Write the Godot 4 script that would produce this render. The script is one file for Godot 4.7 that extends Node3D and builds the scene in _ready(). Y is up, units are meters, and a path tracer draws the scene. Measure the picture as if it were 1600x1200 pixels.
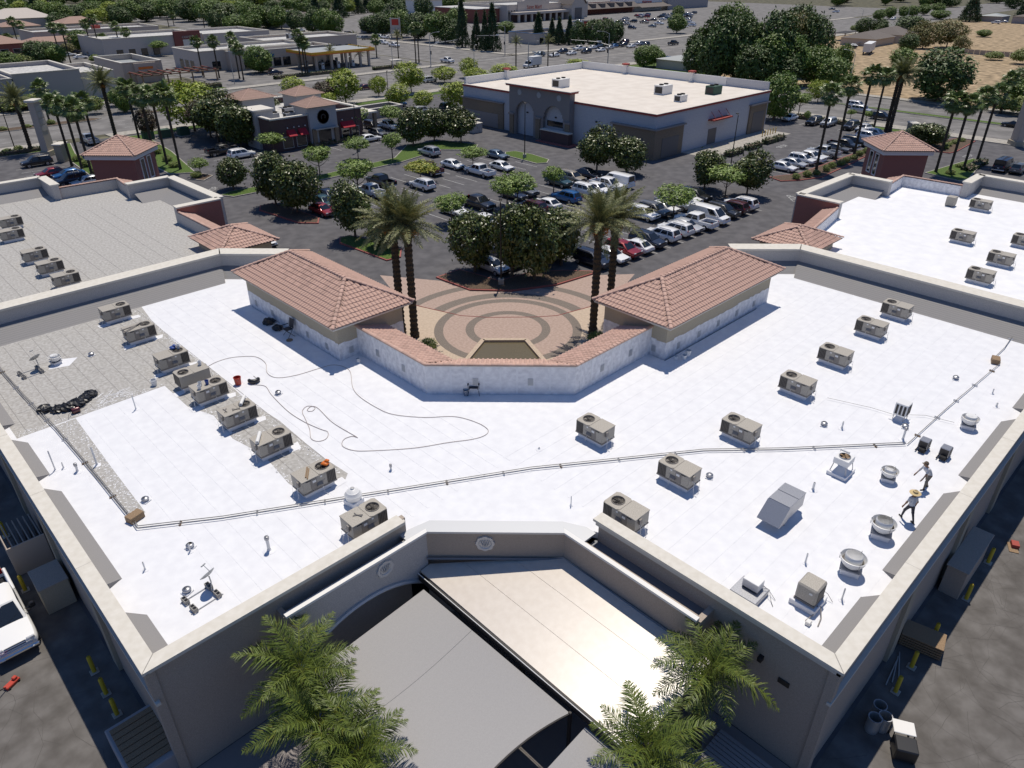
extends Node3D
# World axes: x runs along one wing of the shopping centre ("a"), -z along the other ("b"), y is up, metres.

const CARS := [
	["cars in the car park behind the tile roofed towers", 0, [
		["suv", "silver", "silver SUV seen from behind in the car park behind the tile roofed towers", [81.8, 105.0, 1]],
		["sedan", "white", "white sedan facing the towers beside empty stalls", [78.9, 95.0, 3, 62.3, 75.2, 3, 83.9, 88.4, 3, 62.4, 68.6, 3]],
		["pickup", "maroon", "maroon pickup truck seen from behind in the car park behind the tile roofed towers", [73.7, 95.0, 1]],
		["pickup", "white", "white pickup truck seen from behind beside empty stalls", [79.0, 88.4, 1, 59.4, 90.6, 1]],
		["suv", "white", "white SUV seen from behind beside empty stalls", [67.2, 88.4, 1]],
		["pickup", "black", "black pickup truck seen from behind in the car park behind the tile roofed towers", [63.7, 94.2, 1]],
		["pickup", "black", "black pickup truck facing the towers beside empty stalls", [66.7, 75.2, 3]],
		["sedan", "slate", "slate sedan facing the towers in the car park behind the tile roofed towers", [89.1, 95.0, 3]],
		["suv", "grey", "grey SUV facing the towers beside a navy sedan ", [76.0, 75.2, 3]],
		["sedan", "navy", "navy sedan facing the towers beside a grey SUV ", [73.6, 75.2, 3]],
		["suv", "maroon", "maroon SUV seen from behind beside a white sedan ", [70.8, 68.6, 1]],
		["sedan", "white", "white sedan seen from behind between a maroon SUV and a blue SUV", [73.7, 68.6, 1]],
		["suv", "blue", "blue SUV seen from behind in the car park behind the tile roofed towers", [77.9, 68.6, 1]],
		["suv", "white", "white SUV facing the towers beside a white sedan ", [82.5, 68.6, 3]],
		["sedan", "white", "white sedan facing the towers between a white SUV and a white pickup", [84.9, 68.6, 3]],
		["suv", "tan", "tan SUV facing the towers in the car park behind the tile roofed towers", [86.6, 75.2, 3]],
		["suv", "teal", "teal SUV facing the towers in the car park behind the tile roofed towers", [83.5, 75.2, 3]],
		["sedan", "navy", "navy sedan facing the towers beside a tan SUV ", [90.5, 75.2, 3]],
		["pickup", "white", "white pickup truck facing the towers in the car park behind the tile roofed towers", [87.2, 68.6, 3]],
		["van", "white", "white cargo van seen from behind in the car park behind the tile roofed towers", [89.6, 68.6, 1]],
		["sedan", "silver", "silver sedan facing the towers beside a black pickup ", [51.8, 56.3, 3]],
		["pickup", "black", "black pickup truck facing the towers between a silver sedan and a white SUV", [54.2, 57.2, 3]],
		["suv", "white", "white SUV facing the towers between a black pickup and a white sedan", [56.7, 55.4, 3]],
		["sedan", "white", "white sedan facing the towers between a white SUV and a silver sedan", [59.4, 55.2, 3]],
		["suv", "navy", "navy SUV facing the towers beside a white sedan ", [61.2, 49.6, 3]],
		["sedan", "silver", "silver sedan seen from behind in the car park behind the tile roofed towers", [63.2, 56.0, 1]],
		["sedan", "white", "white sedan facing the towers between a navy SUV and a red SUV", [64.0, 49.2, 3]],
		["suv", "red", "red SUV facing the towers in the car park behind the tile roofed towers", [66.3, 49.2, 3]],
		["sedan", "white", "white sedan seen from behind between a red SUV and a navy SUV", [68.6, 49.2, 1]],
		["suv", "navy", "navy SUV facing the towers between a white sedan and a white SUV", [71.1, 49.2, 3]],
		["suv", "white", "white SUV seen from behind between a navy SUV and a white SUV", [74.1, 49.2, 1]],
		["suv", "white", "white SUV seen from behind between a white SUV and a silver sedan", [77.0, 49.2, 1]],
		["sedan", "silver", "silver sedan facing the towers between a white SUV and a white pickup", [79.3, 49.2, 3]],
		["pickup", "white", "white pickup truck seen from behind between a silver sedan and a white cargo", [81.6, 49.2, 1]],
		["van", "white", "white cargo van facing the towers in the car park behind the tile roofed towers", [84.6, 49.2, 3]],
		["suv", "black", "black SUV facing the towers between a white cargo and a maroon SUV", [88.1, 49.2, 3]],
		["suv", "maroon", "maroon SUV seen from behind between a black SUV and a white SUV", [90.4, 49.2, 1]],
		["suv", "white", "white SUV seen from behind beside a maroon SUV ", [92.9, 49.2, 1]],
		["suv", "black", "black SUV facing the towers beside a white SUV ", [91.8, 56.0, 3]],
		["suv", "white", "white SUV facing the towers between a silver pickup and a black SUV", [89.5, 56.0, 3]],
		["pickup", "silver", "silver pickup truck facing the towers in the car park behind the tile roofed towers", [86.6, 56.0, 3]],
		["sedan", "white", "white sedan facing the towers between a grey SUV and a silver pickup", [84.0, 56.0, 3]],
		["suv", "grey", "grey SUV facing the towers between a white SUV and a white sedan", [81.7, 56.0, 3]],
		["suv", "white", "white SUV facing the towers beside a grey SUV ", [79.3, 56.0, 3]],
		["sedan", "navy", "navy sedan facing the towers beside empty stalls", [54.1, 93.6, 3]],
		["sedan", "teal", "teal sedan facing the towers in the car park behind the tile roofed towers", [51.8, 91.2, 3]],
		["sedan", "red", "red sedan facing the towers in the car park behind the tile roofed towers", [49.5, 88.0, 3]],
		["suv", "black", "black SUV facing the towers beside empty stalls", [50.4, 75.0, 3]],
	]],
	["cars on the drive just behind the left tower", 0, [
		["sedan", "white", "white sedan on the drive just behind the left tower", [37.5, 82.1, 3, 35.2, 79.7, 3]],
	]],
	["cars beside the dark restaurant kerb", 0, [
		["pickup", "black", "black pickup truck beside the dark restaurant kerb", [55.7, 131.6, 0]],
		["suv", "white", "white SUV beside the dark restaurant kerb", [56.9, 126.6, 0]],
	]],
	["cars near the left entrance palms", 0, [
		["suv", "black", "black SUV near the left entrance palms", [29.4, 145.5, 2]],
		["sedan", "red", "red sedan near the left entrance palms", [29.0, 135.9, 2]],
		["sedan", "blue", "blue sedan near the left entrance palms", [30.7, 133.1, 2]],
		["suv", "navy", "navy SUV near the left entrance palms", [29.8, 128.7, 2]],
		["sedan", "silver", "silver sedan near the left entrance palms", [31.4, 126.4, 2]],
		["pickup", "silver", "silver pickup truck near the left entrance palms", [41.7, 158.1, 1]],
	]],
	["cars in the row facing the red kerbed bed", 0, [
		["sedan", "white", "white sedan by the red kerbed bed beside a silver sedan ", [117.1, 55.6, 3]],
		["sedan", "silver", "silver sedan in the row facing the red kerbed bed", [120.7, 55.6, 3]],
		["suv", "white", "white SUV by the red kerbed bed between a silver sedan and a white pickup", [123.7, 55.6, 3]],
		["pickup", "white", "white pickup truck in the row facing the red kerbed bed", [126.0, 55.6, 3]],
		["sedan", "white", "white sedan by the red kerbed bed between a white pickup and a silver pickup", [128.3, 55.6, 3]],
		["pickup", "silver", "silver pickup truck in the row facing the red kerbed bed", [131.8, 55.6, 1]],
		["sedan", "grey", "grey sedan in the row facing the red kerbed bed", [137.2, 55.6, 3]],
		["pickup", "black", "black pickup truck in the row facing the red kerbed bed", [139.9, 55.6, 3]],
		["suv", "black", "black SUV in the row facing the red kerbed bed", [144.6, 55.6, 3]],
		["suv", "white", "white SUV by the red kerbed bed beside a white SUV ", [150.9, 55.6, 3, 154.2, 55.6, 3]],
	]],
	["cars in the row along the street hedge", 0, [
		["sedan", "white", "white sedan in the row along the street hedge", [158.5, 75.8, 2]],
		["suv", "black", "black SUV by the street hedge beside a silver SUV ", [158.0, 70.1, 2]],
		["suv", "silver", "silver SUV in the row along the street hedge", [158.8, 67.3, 2]],
		["suv", "black", "black SUV by the street hedge beside a silver sedan ", [158.8, 62.5, 2]],
		["sedan", "silver", "silver sedan in the row along the street hedge", [158.8, 59.9, 2]],
	]],
	["cars driving on the street by the dry field", 0, [
		["suv", "white", "white SUV driving on the street by the dry field", [184.2, 72.2, 3]],
		["suv", "silver", "silver SUV driving on the street by the dry field", [179.0, 68.9, 3]],
		["suv", "black", "black SUV driving on the street by the dry field", [174.1, 62.6, 3]],
		["sedan", "black", "black sedan driving on the street by the dry field", [185.4, 39.5, 1]],
	]],
	["cars behind the right neighbour parapet", 0, [
		["van", "navy", "navy cargo van behind the right neighbour parapet", [143.4, 30.2, 0]],
		["suv", "grey", "grey SUV behind the right neighbour parapet", [143.4, 27.9, 0]],
	]],
	["cars driving on the street past the lime trees", 0, [
		["sedan", "maroon", "maroon sedan driving on the street past the lime trees", [118.0, 177.6, 0]],
		["suv", "black", "black SUV driving on the street past the lime trees", [133.1, 178.3, 0]],
		["suv", "white", "white SUV driving on the street past the lime trees", [138.9, 176.3, 0]],
	]],
	["cars crossing the big road junction", 0, [
		["pickup", "white", "white pickup truck crossing the big road junction", [172.4, 208.4, 3]],
		["boxtruck", "white", "white box truck crossing the big road junction", [183.8, 179.0, 2]],
	]],
	["cars waiting in the queue at the far lights", 0, [
		["suv", "slate", "slate SUV waiting in the queue at the far lights", [208.2, 199.0, 2]],
		["sedan", "white", "white sedan in the far queue beside empty stalls", [211.6, 194.8, 2, 220.9, 194.7, 2, 242.3, 202.9, 2, 237.3, 194.4, 2, 257.4, 195.2, 2]],
		["suv", "navy", "navy SUV in the far queue beside empty stalls", [222.3, 200.5, 2]],
		["pickup", "white", "white pickup truck waiting in the queue at the far lights", [235.2, 203.4, 2]],
		["suv", "black", "black SUV in the far queue beside empty stalls", [228.7, 194.2, 2, 258.0, 199.9, 2]],
		["suv", "silver", "silver SUV in the far queue beside empty stalls", [248.6, 205.2, 2]],
		["sedan", "silver", "silver sedan waiting in the queue at the far lights", [246.9, 197.9, 2]],
		["sedan", "blue", "blue sedan waiting in the queue at the far lights", [252.4, 200.2, 2]],
		["suv", "maroon", "maroon SUV waiting in the queue at the far lights", [269.2, 207.7, 2]],
		["suv", "silver", "silver SUV in the far queue beside a navy SUV ", [266.8, 198.4, 2]],
		["suv", "navy", "navy SUV in the far queue beside a silver SUV ", [266.5, 195.0, 2]],
		["pickup", "black", "black pickup truck waiting in the queue at the far lights", [278.8, 189.7, 0]],
	]],
	["cars at the filling station", 0, [
		["sedan", "navy", "navy sedan at the filling station", [115.4, 222.3, 0]],
		["suv", "maroon", "maroon SUV at the filling station", [116.4, 230.3, 0]],
		["sedan", "white", "white sedan at the filling station", [137.6, 232.3, 0]],
		["suv", "black", "black SUV at the filling station", [140.6, 229.9, 0]],
	]],
	["cars on the road beyond the junction", 1, [
		["suv", "white", "white SUV on the road beyond the junction", [194.7, 276.4, 3]],
		["pickup", "white", "white pickup truck on the road beyond the junction", [191.0, 264.2, 3]],
		["suv", "silver", "silver SUV on the road beyond the junction", [209.6, 299.6, 3]],
	]],
	["cars in the lot before the shingled shop", 1, [
		["sedan", "white", "white sedan in the lot before the shingled shop", [201.5, 305.6, 0, 212.6, 354.3, 0, 211.2, 296.1, 0]],
		["suv", "black", "black SUV in the lot before the shingled shop", [208.7, 324.1, 0]],
		["sedan", "silver", "silver sedan in the lot before the shingled shop", [198.3, 317.8, 0]],
		["suv", "grey", "grey SUV in the lot before the shingled shop", [201.2, 298.9, 0]],
		["suv", "white", "white SUV in the lot before the shingled shop", [202.0, 356.4, 0]],
	]],
	["cars in the car park at far left", 1, [
		["sedan", "white", "white sedan in the car park at far left", [85.8, 320.6, 0, 86.2, 308.6, 0]],
		["suv", "navy", "navy SUV in the car park at far left", [89.4, 327.0, 0, 117.0, 303.2, 3]],
		["suv", "grey", "grey SUV in the car park at far left", [94.2, 319.3, 0, 85.5, 324.7, 0]],
		["suv", "white", "white SUV in the car park at far left", [111.1, 312.1, 0, 117.4, 309.2, 3]],
	]],
	["cars beside the restaurant patio", 0, [
		["suv", "black", "black SUV beside the restaurant patio", [88.2, 131.6, 3]],
		["pickup", "white", "white pickup truck beside the restaurant patio", [90.5, 129.4, 3]],
		["sedan", "grey", "grey sedan beside the restaurant patio", [85.2, 125.4, 3]],
		["sedan", "white", "white sedan beside the restaurant patio", [80.8, 122.1, 0]],
	]],
	["cars in the lane behind the restaurant", 0, [
		["suv", "teal", "teal SUV in the lane behind the restaurant", [114.1, 138.1, 0]],
		["suv", "blue", "blue SUV in the lane behind the restaurant", [107.6, 149.4, 0]],
		["suv", "silver", "silver SUV in the lane behind the restaurant", [106.6, 138.4, 0]],
	]],
	["cars on the dry field edge", 0, [
		["sedan", "black", "black sedan on the dry field edge", [376.6, 167.9, 1]],
	]],
	["cars on the far street right", 1, [
		["suv", "white", "white SUV on the far street right", [496.9, 185.3, 2]],
		["sedan", "black", "black sedan on the far street right", [640.5, 213.4, 2]],
	]],
	["cars before the long brown roofed house", 1, [
		["suv", "white", "white SUV before the long brown roofed house", [505.8, 132.8, 1, 519.5, 126.3, 1]],
		["sedan", "silver", "silver sedan before the long brown roofed house", [517.0, 132.0, 1]],
	]],
	["cars beside the pale corner house", 0, [
		["suv", "navy", "navy SUV beside the pale corner house", [221.8, 153.2, 0]],
		["suv", "blue", "blue SUV beside the pale corner house", [230.2, 157.9, 0]],
	]],
	["cars far beyond the dry field", 1, [
		["sedan", "grey", "grey sedan far beyond the dry field", [571.9, 257.1, 1]],
		["suv", "white", "white SUV far beyond the dry field", [541.0, 240.2, 1]],
	]],
	["cars in the supermarket car park", 1, [
		["suv", "slate", "slate SUV parked in the supermarket car park", [349.6, 240.3, 1, 404.5, 280.4, 3, 439.1, 291.9, 1, 423.5, 310.1, 1]],
		["sedan", "grey", "grey sedan parked in the supermarket car park", [354.7, 239.7, 3, 377.9, 259.9, 3, 391.2, 259.7, 3, 353.3, 272.1, 3, 402.3, 300.0, 1]],
		["sedan", "white", "white sedan parked in the supermarket car park", [361.0, 240.0, 3, 395.9, 271.6, 3, 404.0, 272.1, 1, 398.0, 280.2, 1, 452.6, 299.9, 1]],
		["suv", "white", "white SUV parked in the supermarket car park", [369.1, 240.5, 1, 416.0, 309.6, 1]],
		["suv", "navy", "navy SUV parked in the supermarket car park", [332.3, 252.2, 3]],
		["sedan", "slate", "slate sedan parked in the supermarket car park", [349.9, 252.4, 1]],
		["suv", "black", "black SUV parked in the supermarket car park", [368.5, 251.5, 1, 332.1, 260.4, 1, 369.6, 279.9, 1, 412.6, 291.9, 1]],
		["pickup", "white", "white pickup truck parked in the supermarket car park", [384.2, 251.9, 1, 367.2, 260.5, 3, 320.4, 279.9, 3, 354.7, 279.8, 3]],
		["suv", "silver", "silver SUV parked in the supermarket car park", [381.8, 259.8, 3, 341.5, 280.3, 3, 346.4, 300.4, 3, 437.0, 299.7, 3]],
		["suv", "tan", "tan SUV parked in the supermarket car park", [319.6, 271.7, 3]],
		["sedan", "tan", "tan sedan parked in the supermarket car park", [325.5, 271.7, 1, 349.6, 272.0, 1, 432.5, 300.2, 1]],
		["pickup", "tan", "tan pickup truck parked in the supermarket car park", [368.5, 271.5, 3, 360.8, 279.6, 3]],
		["sedan", "silver", "silver sedan parked in the supermarket car park", [411.5, 271.6, 1, 433.4, 291.7, 3, 445.5, 292.4, 1, 342.5, 300.3, 1]],
		["sedan", "black", "black sedan parked in the supermarket car park", [326.4, 279.6, 3, 388.6, 280.1, 1, 388.4, 299.8, 3]],
		["pickup", "silver", "silver pickup truck parked in the supermarket car park", [334.2, 280.4, 3, 376.3, 291.5, 1, 419.5, 292.2, 1]],
		["sedan", "red", "red sedan parked in the supermarket car park", [381.1, 279.9, 1, 412.7, 309.6, 3]],
		["pickup", "black", "black pickup truck parked in the supermarket car park", [424.5, 280.0, 3]],
		["suv", "grey", "grey SUV parked in the supermarket car park", [335.8, 291.6, 3, 461.0, 300.2, 1]],
		["pickup", "red", "red pickup truck parked in the supermarket car park", [353.9, 291.6, 1]],
		["suv", "red", "red SUV parked in the supermarket car park", [370.4, 300.4, 3, 409.2, 300.1, 1]],
		["pickup", "slate", "slate pickup truck parked in the supermarket car park", [426.9, 299.5, 1]],
	]],
]
const TREES := [
	["M", "dark glossy magnolia on a left lane island near a teal sedan", "magnolias on the left islands", [46.8, 95.9, 7.6, 2.8]],
	["M", "dark glossy magnolia on a left lane island near a red sedan", "magnolias on the left islands", [47.3, 90.8, 7.5, 3.2]],
	["M", "dark glossy magnolia on a left lane island near a black SUV", "magnolias on the left islands", [47.1, 76.4, 7.2, 2.6, 47.5, 70.8, 4.2, 2.1]],
	["M", "dark glossy magnolia on the plaza island near a silver sedan", "magnolias facing the plaza", [50.2, 57.4, 7.3, 2.6, 52.2, 53.5, 8.1, 2.4, 53.2, 51.0, 8.2, 2.6]],
	["M", "dark glossy magnolia on the plaza island near a white sedan", "magnolias facing the plaza", [58.7, 52.1, 7.0, 2.6]],
	["M", "dark glossy magnolia at the store end near a navy sedan", "magnolias at the store end of the rows", [93.8, 76.2, 7.2, 3.1, 96.7, 72.3, 6.0, 2.8]],
	["M", "dark glossy magnolia at the store end near a black SUV", "magnolias at the store end of the rows", [97.8, 58.3, 6.1, 2.6]],
	["M", "dark glossy magnolia at the store end near a white SUV", "magnolias at the store end of the rows", [99.0, 51.8, 6.5, 2.7]],
	["M", "dark glossy magnolia on the lawn before the store", "magnolias on the lawn by the store", [84.3, 112.9, 7.1, 3.1, 89.9, 113.6, 6.5, 2.7, 92.5, 108.7, 6.3, 3.1]],
	["M", "small magnolia at the rounded end of the lawn strip", "", [46.5, 108.3, 4.8, 2.2]],
	["M", "brownish magnolia in front of the restaurant", "magnolias round the restaurant", [60.4, 133.9, 8.1, 3.7, 59.8, 142.2, 9.2, 4.2, 73.4, 148.0, 6.3, 3.3]],
	["M", "low spreading magnolia beside the right entrance pier", "", [152.5, 45.5, 4.4, 3.6]],
	["A", "airy light green medium tree between parked cars near a grey SUV", "airy trees between parked cars", [82.1, 53.1, 4.8, 2.8]],
	["A", "airy light green medium tree between parked cars near a black SUV", "airy trees between parked cars", [96.0, 53.6, 5.0, 3.1]],
	["A", "airy light green small tree between parked cars near a blue SUV", "airy trees between parked cars", [78.8, 72.0, 4.5, 1.8]],
	["A", "airy light green medium tree between parked cars near a maroon SUV", "airy trees between parked cars", [71.4, 72.1, 4.9, 2.8, 69.3, 72.0, 4.9, 2.5]],
	["A", "airy young tree on the long lawn strip", "airy trees on the lawn strip", [74.6, 106.1, 5.0, 2.0, 71.1, 111.5, 4.0, 2.2, 60.2, 106.2, 5.1, 2.4]],
	["A", "airy light green small tree between parked cars near a white sedan", "airy trees between parked cars", [80.6, 91.8, 4.0, 2.5, 59.3, 72.2, 4.3, 2.4]],
	["A", "airy light green medium tree between parked cars near a white pickup truck", "airy trees between parked cars", [57.8, 91.6, 5.9, 2.9]],
	["A", "light green young tree close to the restaurant", "young trees close to the restaurant", [62.0, 124.5, 4.1, 2.7, 91.0, 128.9, 4.9, 2.9, 82.0, 128.8, 5.8, 2.9, 110, 297, 5.5, 3.3]],
	["A", "small young tree in a bed by the left drive", "", [46.4, 119.7, 3.0, 1.6]],
	["A", "thin young tree beside the street hedge", "young trees beside the street hedge", [166.3, 77.7, 5.2, 2.4, 156.2, 71.0, 3.1, 0.8, 170.1, 67.5, 2.1, 1.0, 169.6, 63.9, 2.4, 1.1, 296, 134, 6.2, 3.2, 237, 101, 8.5, 3.3]],
	["Y", "golden green umbrella shaped tree beside a white SUV", "", [69.5, 91.8, 3.9, 2.5]],
	["L", "lime green tall tree lining the street", "lime green trees lining the street", [61.0, 155.5, 10.8, 5.3]],
	["L", "lime green medium tree lining the street", "lime green trees lining the street", [96.6, 177.8, 5.0, 3.1, 100.6, 160.6, 8.6, 4.4, 113.6, 165.4, 5.6, 2.3, 122.8, 163.8, 7.4, 3.8, 153, 175, 5.9, 2.8, 141, 172, 5.0, 3.3, 153, 160, 5.0, 4.2, 180, 156, 5.0, 4.1]],
	["L", "lime green small tree lining the street", "lime green trees lining the street", [94.5, 159.2, 4.2, 2.5, 143, 160, 4.6, 3.9, 82.4, 173.5, 4.3, 2.3, 148, 162, 3.3, 3.6]],
	["L", "lime green medium tree behind the restaurant and store", "lime green trees behind the restaurant", [106.4, 147.6, 5.4, 2.8, 114.2, 135.3, 6.9, 3.8, 185.9, 82.6, 5.9, 2.5]],
	["L", "lime green small tree behind the restaurant and store", "lime green trees behind the restaurant", [108.7, 140.7, 4.4, 2.5]],
	["P", "purple leaved plum by the left entrance", "", [49.6, 149.0, 7.0, 2.0]],
	["P", "dark purple plum beside the lime trees", "", [96.4, 162.2, 6.0, 3.3]],
	["P", "wide purple tree under the lime topped tree", "", [60.6, 147.2, 7.7, 3.7]],
	["G", "medium broadleaf green tree beyond the far street", "broadleaf green trees beyond the far street", [114, 229, 8.0, 4.5, 117, 496, 7.4, 5.2, 106, 482, 7.7, 6.0, 108, 505, 8.0, 5.2, 172, 364, 8.7, 6.1, 99, 345, 5.1, 3.8, 95, 336, 7.6, 4.2, 76, 298, 5.9, 3.7, 60, 295, 5.3, 4.1]],
	["G", "tall broadleaf green tree beside the street", "broadleaf green trees beside the street", [156.6, 78.6, 10.1, 4.4]],
	["G", "medium broadleaf green tree at the dry field", "broadleaf green trees at the dry field", [209, 153, 6.9, 3.7, 215, 153, 6.7, 3.6, 208.3, 89.5, 8.3, 4.3, 263, 92, 6.7, 4.5, 215.5, 47.2, 6.2, 4.6, 487, 190, 6.0, 3.8, 503, 190, 6.9, 4.2, 520, 189, 6.7, 3.9, 537, 189, 6.4, 4.0, 556, 189, 6.6, 4.5, 575, 188, 6.8, 5.1, 524, 169, 5.1, 5.8]],
	["O", "tall dark oak like tree beside the street", "dark oak like trees beside the street", [198, 120, 20.1, 6.8, 195, 106, 11.5, 5.2]],
	["O", "tall dark oak like tree at the dry field", "dark oak like trees at the dry field", [203, 115, 17.8, 6.3, 206, 131, 13.7, 5.7, 205, 106, 19.6, 6.2, 228, 106, 17.2, 5.7, 202, 102, 9.1, 6.1, 263, 128, 18.4, 6.6, 223, 132, 14.6, 6.0, 208.8, 62.9, 13.0, 8.7, 374, 131, 9.9, 7.9]],
	["K", "tall bare branched grey tree at the dry field", "bare branched grey trees at the dry field", [205, 113, 17.0, 6.7]],
	["V", "tall olive brown tree at the dry field", "olive brown trees at the dry field", [225, 112, 18.4, 5.9, 338, 112, 10.5, 5.8, 350, 107, 10.7, 7.2]],
	["G", "tall broadleaf green tree at the dry field", "broadleaf green trees at the dry field", [201, 105, 14.0, 5.8, 207, 101, 13.6, 5.8, 212, 96, 10.4, 5.5, 252, 147, 18.2, 6.7, 232, 98, 9.7, 2.8]],
	["O", "medium dark oak like tree at the dry field", "dark oak like trees at the dry field", [386, 156, 7.4, 4.5, 387, 149, 7.3, 4.5, 319, 111, 6.6, 3.6, 245.2, 53.5, 5.8, 4.3]],
	["V", "medium olive brown tree at the dry field", "olive brown trees at the dry field", [334, 97, 6.2, 3.6]],
	["S", "small low shrubby shrub at the dry field", "low shrubby shrubs at the dry field", [315, 80, 2.9, 3.1, 202.5, 46.8, 3.9, 2.9, 201.8, 43.0, 4.1, 3.2, 397, 165, 3.4, 2.2]],
	["S", "medium low shrubby shrub at the dry field", "low shrubby shrubs at the dry field", [309, 70, 5.1, 3.7]],
	["C", "tall dark pointed conifer at the dry field", "dark pointed conifers at the dry field", [514, 149, 15.0, 6.2, 574, 137, 13.2, 5.1]],
	["G", "small broadleaf green tree at the dry field", "broadleaf green trees at the dry field", [412, 112, 3.2, 3.5]],
	["C", "tall dark pointed conifer round the far shops", "dark pointed conifers round the far shops", [210, 244, 17.8, 3.3, 208, 233, 13.0, 3.0, 209, 225, 16.3, 3.7, 207, 227, 13.7, 2.4, 248, 238, 11.3, 3.5, 248, 230, 9.2, 2.7, 246, 224, 10.0, 2.9, 249, 221, 10.5, 2.9, 314, 462, 10.7, 5.2, 302, 455, 11.9, 4.6, 256, 431, 12.3, 5.7, 272, 431, 12.5, 5.9]],
	["O", "tall dark oak like tree round the far shops", "dark oak like trees round the far shops", [244, 211, 10.2, 3.8, 248, 207, 10.7, 4.4, 256, 207, 10.4, 3.9, 267, 211, 9.2, 4.0, 218, 310, 10.1, 5.9, 218, 283, 11.2, 5.6, 216, 260, 10.7, 5.4, 302, 386, 12.9, 6.5, 260, 356, 12.3, 5.9, 202, 345, 12.1, 5.5, 204, 364, 9.7, 5.7, 201, 389, 10.7, 6.6]],
	["G", "medium broadleaf green tree round the far shops", "broadleaf green trees round the far shops", [269, 280, 5.3, 4.6, 328, 222, 8.8, 4.9, 412, 279, 7.5, 3.8]],
	["O", "medium dark oak like tree round the far shops", "dark oak like trees round the far shops", [222, 326, 8.3, 5.2]],
	["G", "tall broadleaf green tree round the far shops", "broadleaf green trees round the far shops", [220, 298, 11.5, 5.8, 216, 269, 12.3, 6.0, 256, 302, 11.2, 5.6, 296, 425, 10.0, 6.0, 203, 377, 11.0, 5.8, 201, 414, 12.3, 7.6]],
	["G", "tall broadleaf green tree beyond the far street", "broadleaf green trees beyond the far street", [199, 328, 11.7, 5.9, 198, 320, 11.0, 5.0, 193, 386, 12.2, 6.5, 192, 436, 12.5, 8.1, 195, 490, 12.3, 8.4, 193, 509, 10.5, 8.6, 164, 477, 12.1, 7.9, 169, 516, 9.6, 8.4, 161, 524, 10.2, 8.4, 130, 484, 11.7, 6.9, 181, 365, 9.4, 5.5]],
	["O", "tall dark oak like tree beyond the far street", "dark oak like trees beyond the far street", [190, 412, 12.1, 7.4, 193, 462, 12.4, 8.4, 174, 480, 11.1, 7.3, 142, 498, 9.6, 7.9, 176, 392, 9.7, 4.8]],
	["O", "medium dark oak like tree beyond the far street", "dark oak like trees beyond the far street", [125, 463, 7.7, 6.6, 70, 299, 7.8, 4.2, 75, 304, 6.8, 4.1]],
	["C", "tall dark pointed conifer beyond the far street", "dark pointed conifers beyond the far street", [129, 524, 14.3, 4.0, 141, 543, 14.3, 5.0]],
	["S", "medium low shrubby shrub beyond the far street", "low shrubby shrubs beyond the far street", [136, 564, 6.3, 5.9]],
	["S", "small low shrubby shrub beyond the far street", "low shrubby shrubs beyond the far street", [66, 298, 3.9, 4.2, 86, 293, 2.8, 2.0, 45.6, 206.9, 3.4, 3.8, 40.0, 205.4, 3.6, 2.9]],
	["V", "small olive brown tree beyond the far street", "olive brown trees beyond the far street", [87, 325, 4.3, 2.8, 94, 281, 2.0, 2.2]],
	["S", "small low shrubby shrub beside the street", "low shrubby shrubs beside the street", [60.4, 197.3, 3.7, 2.6, 61.3, 191.6, 3.4, 2.3, 53.1, 190.3, 3.8, 2.2]],
	["G", "medium broadleaf green tree beside the street", "broadleaf green trees beside the street", [58.4, 187.4, 6.0, 2.6]],
	["O", "green tree in the dense belt behind the far shops", "trees in the belt behind the far shops", [144, 547, 10.4, 6.8, 363, 427, 11.8, 7.0, 274, 558, 9.0, 6.0, 240, 604, 9.5, 5.3, 278, 627, 11.3, 7.1, 334, 448, 9.2, 6.1, 161, 747, 8.8, 4.8, 342, 565, 9.0, 5.9, 152, 455, 9.3, 5.7, 368, 467, 11.4, 7.3, 229, 581, 11.1, 6.3, 259, 438, 8.6, 4.9, 142, 731, 8.9, 5.6, 411, 576, 10.6, 5.7, 250, 651, 8.3, 4.2, 349, 501, 9.1, 4.6, 215, 481, 10.4, 5.3, 363, 486, 7.9, 4.8, 320, 689, 8.6, 5.2, 234, 543, 8.4, 4.6, 159, 482, 9.6, 5.2, 223, 628, 10.0, 6.1, 246, 465, 9.8, 5.8, 111, 566, 10.2, 6.0, 278, 459, 9.5, 4.8, 247, 858, 8.2, 4.4, 146, 610, 8.0, 4.2, 324, 698, 11.9, 7.1, 127, 643, 8.2, 4.4, 365, 498, 10.5, 6.9, 233, 774, 7.6, 4.9]],
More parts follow.
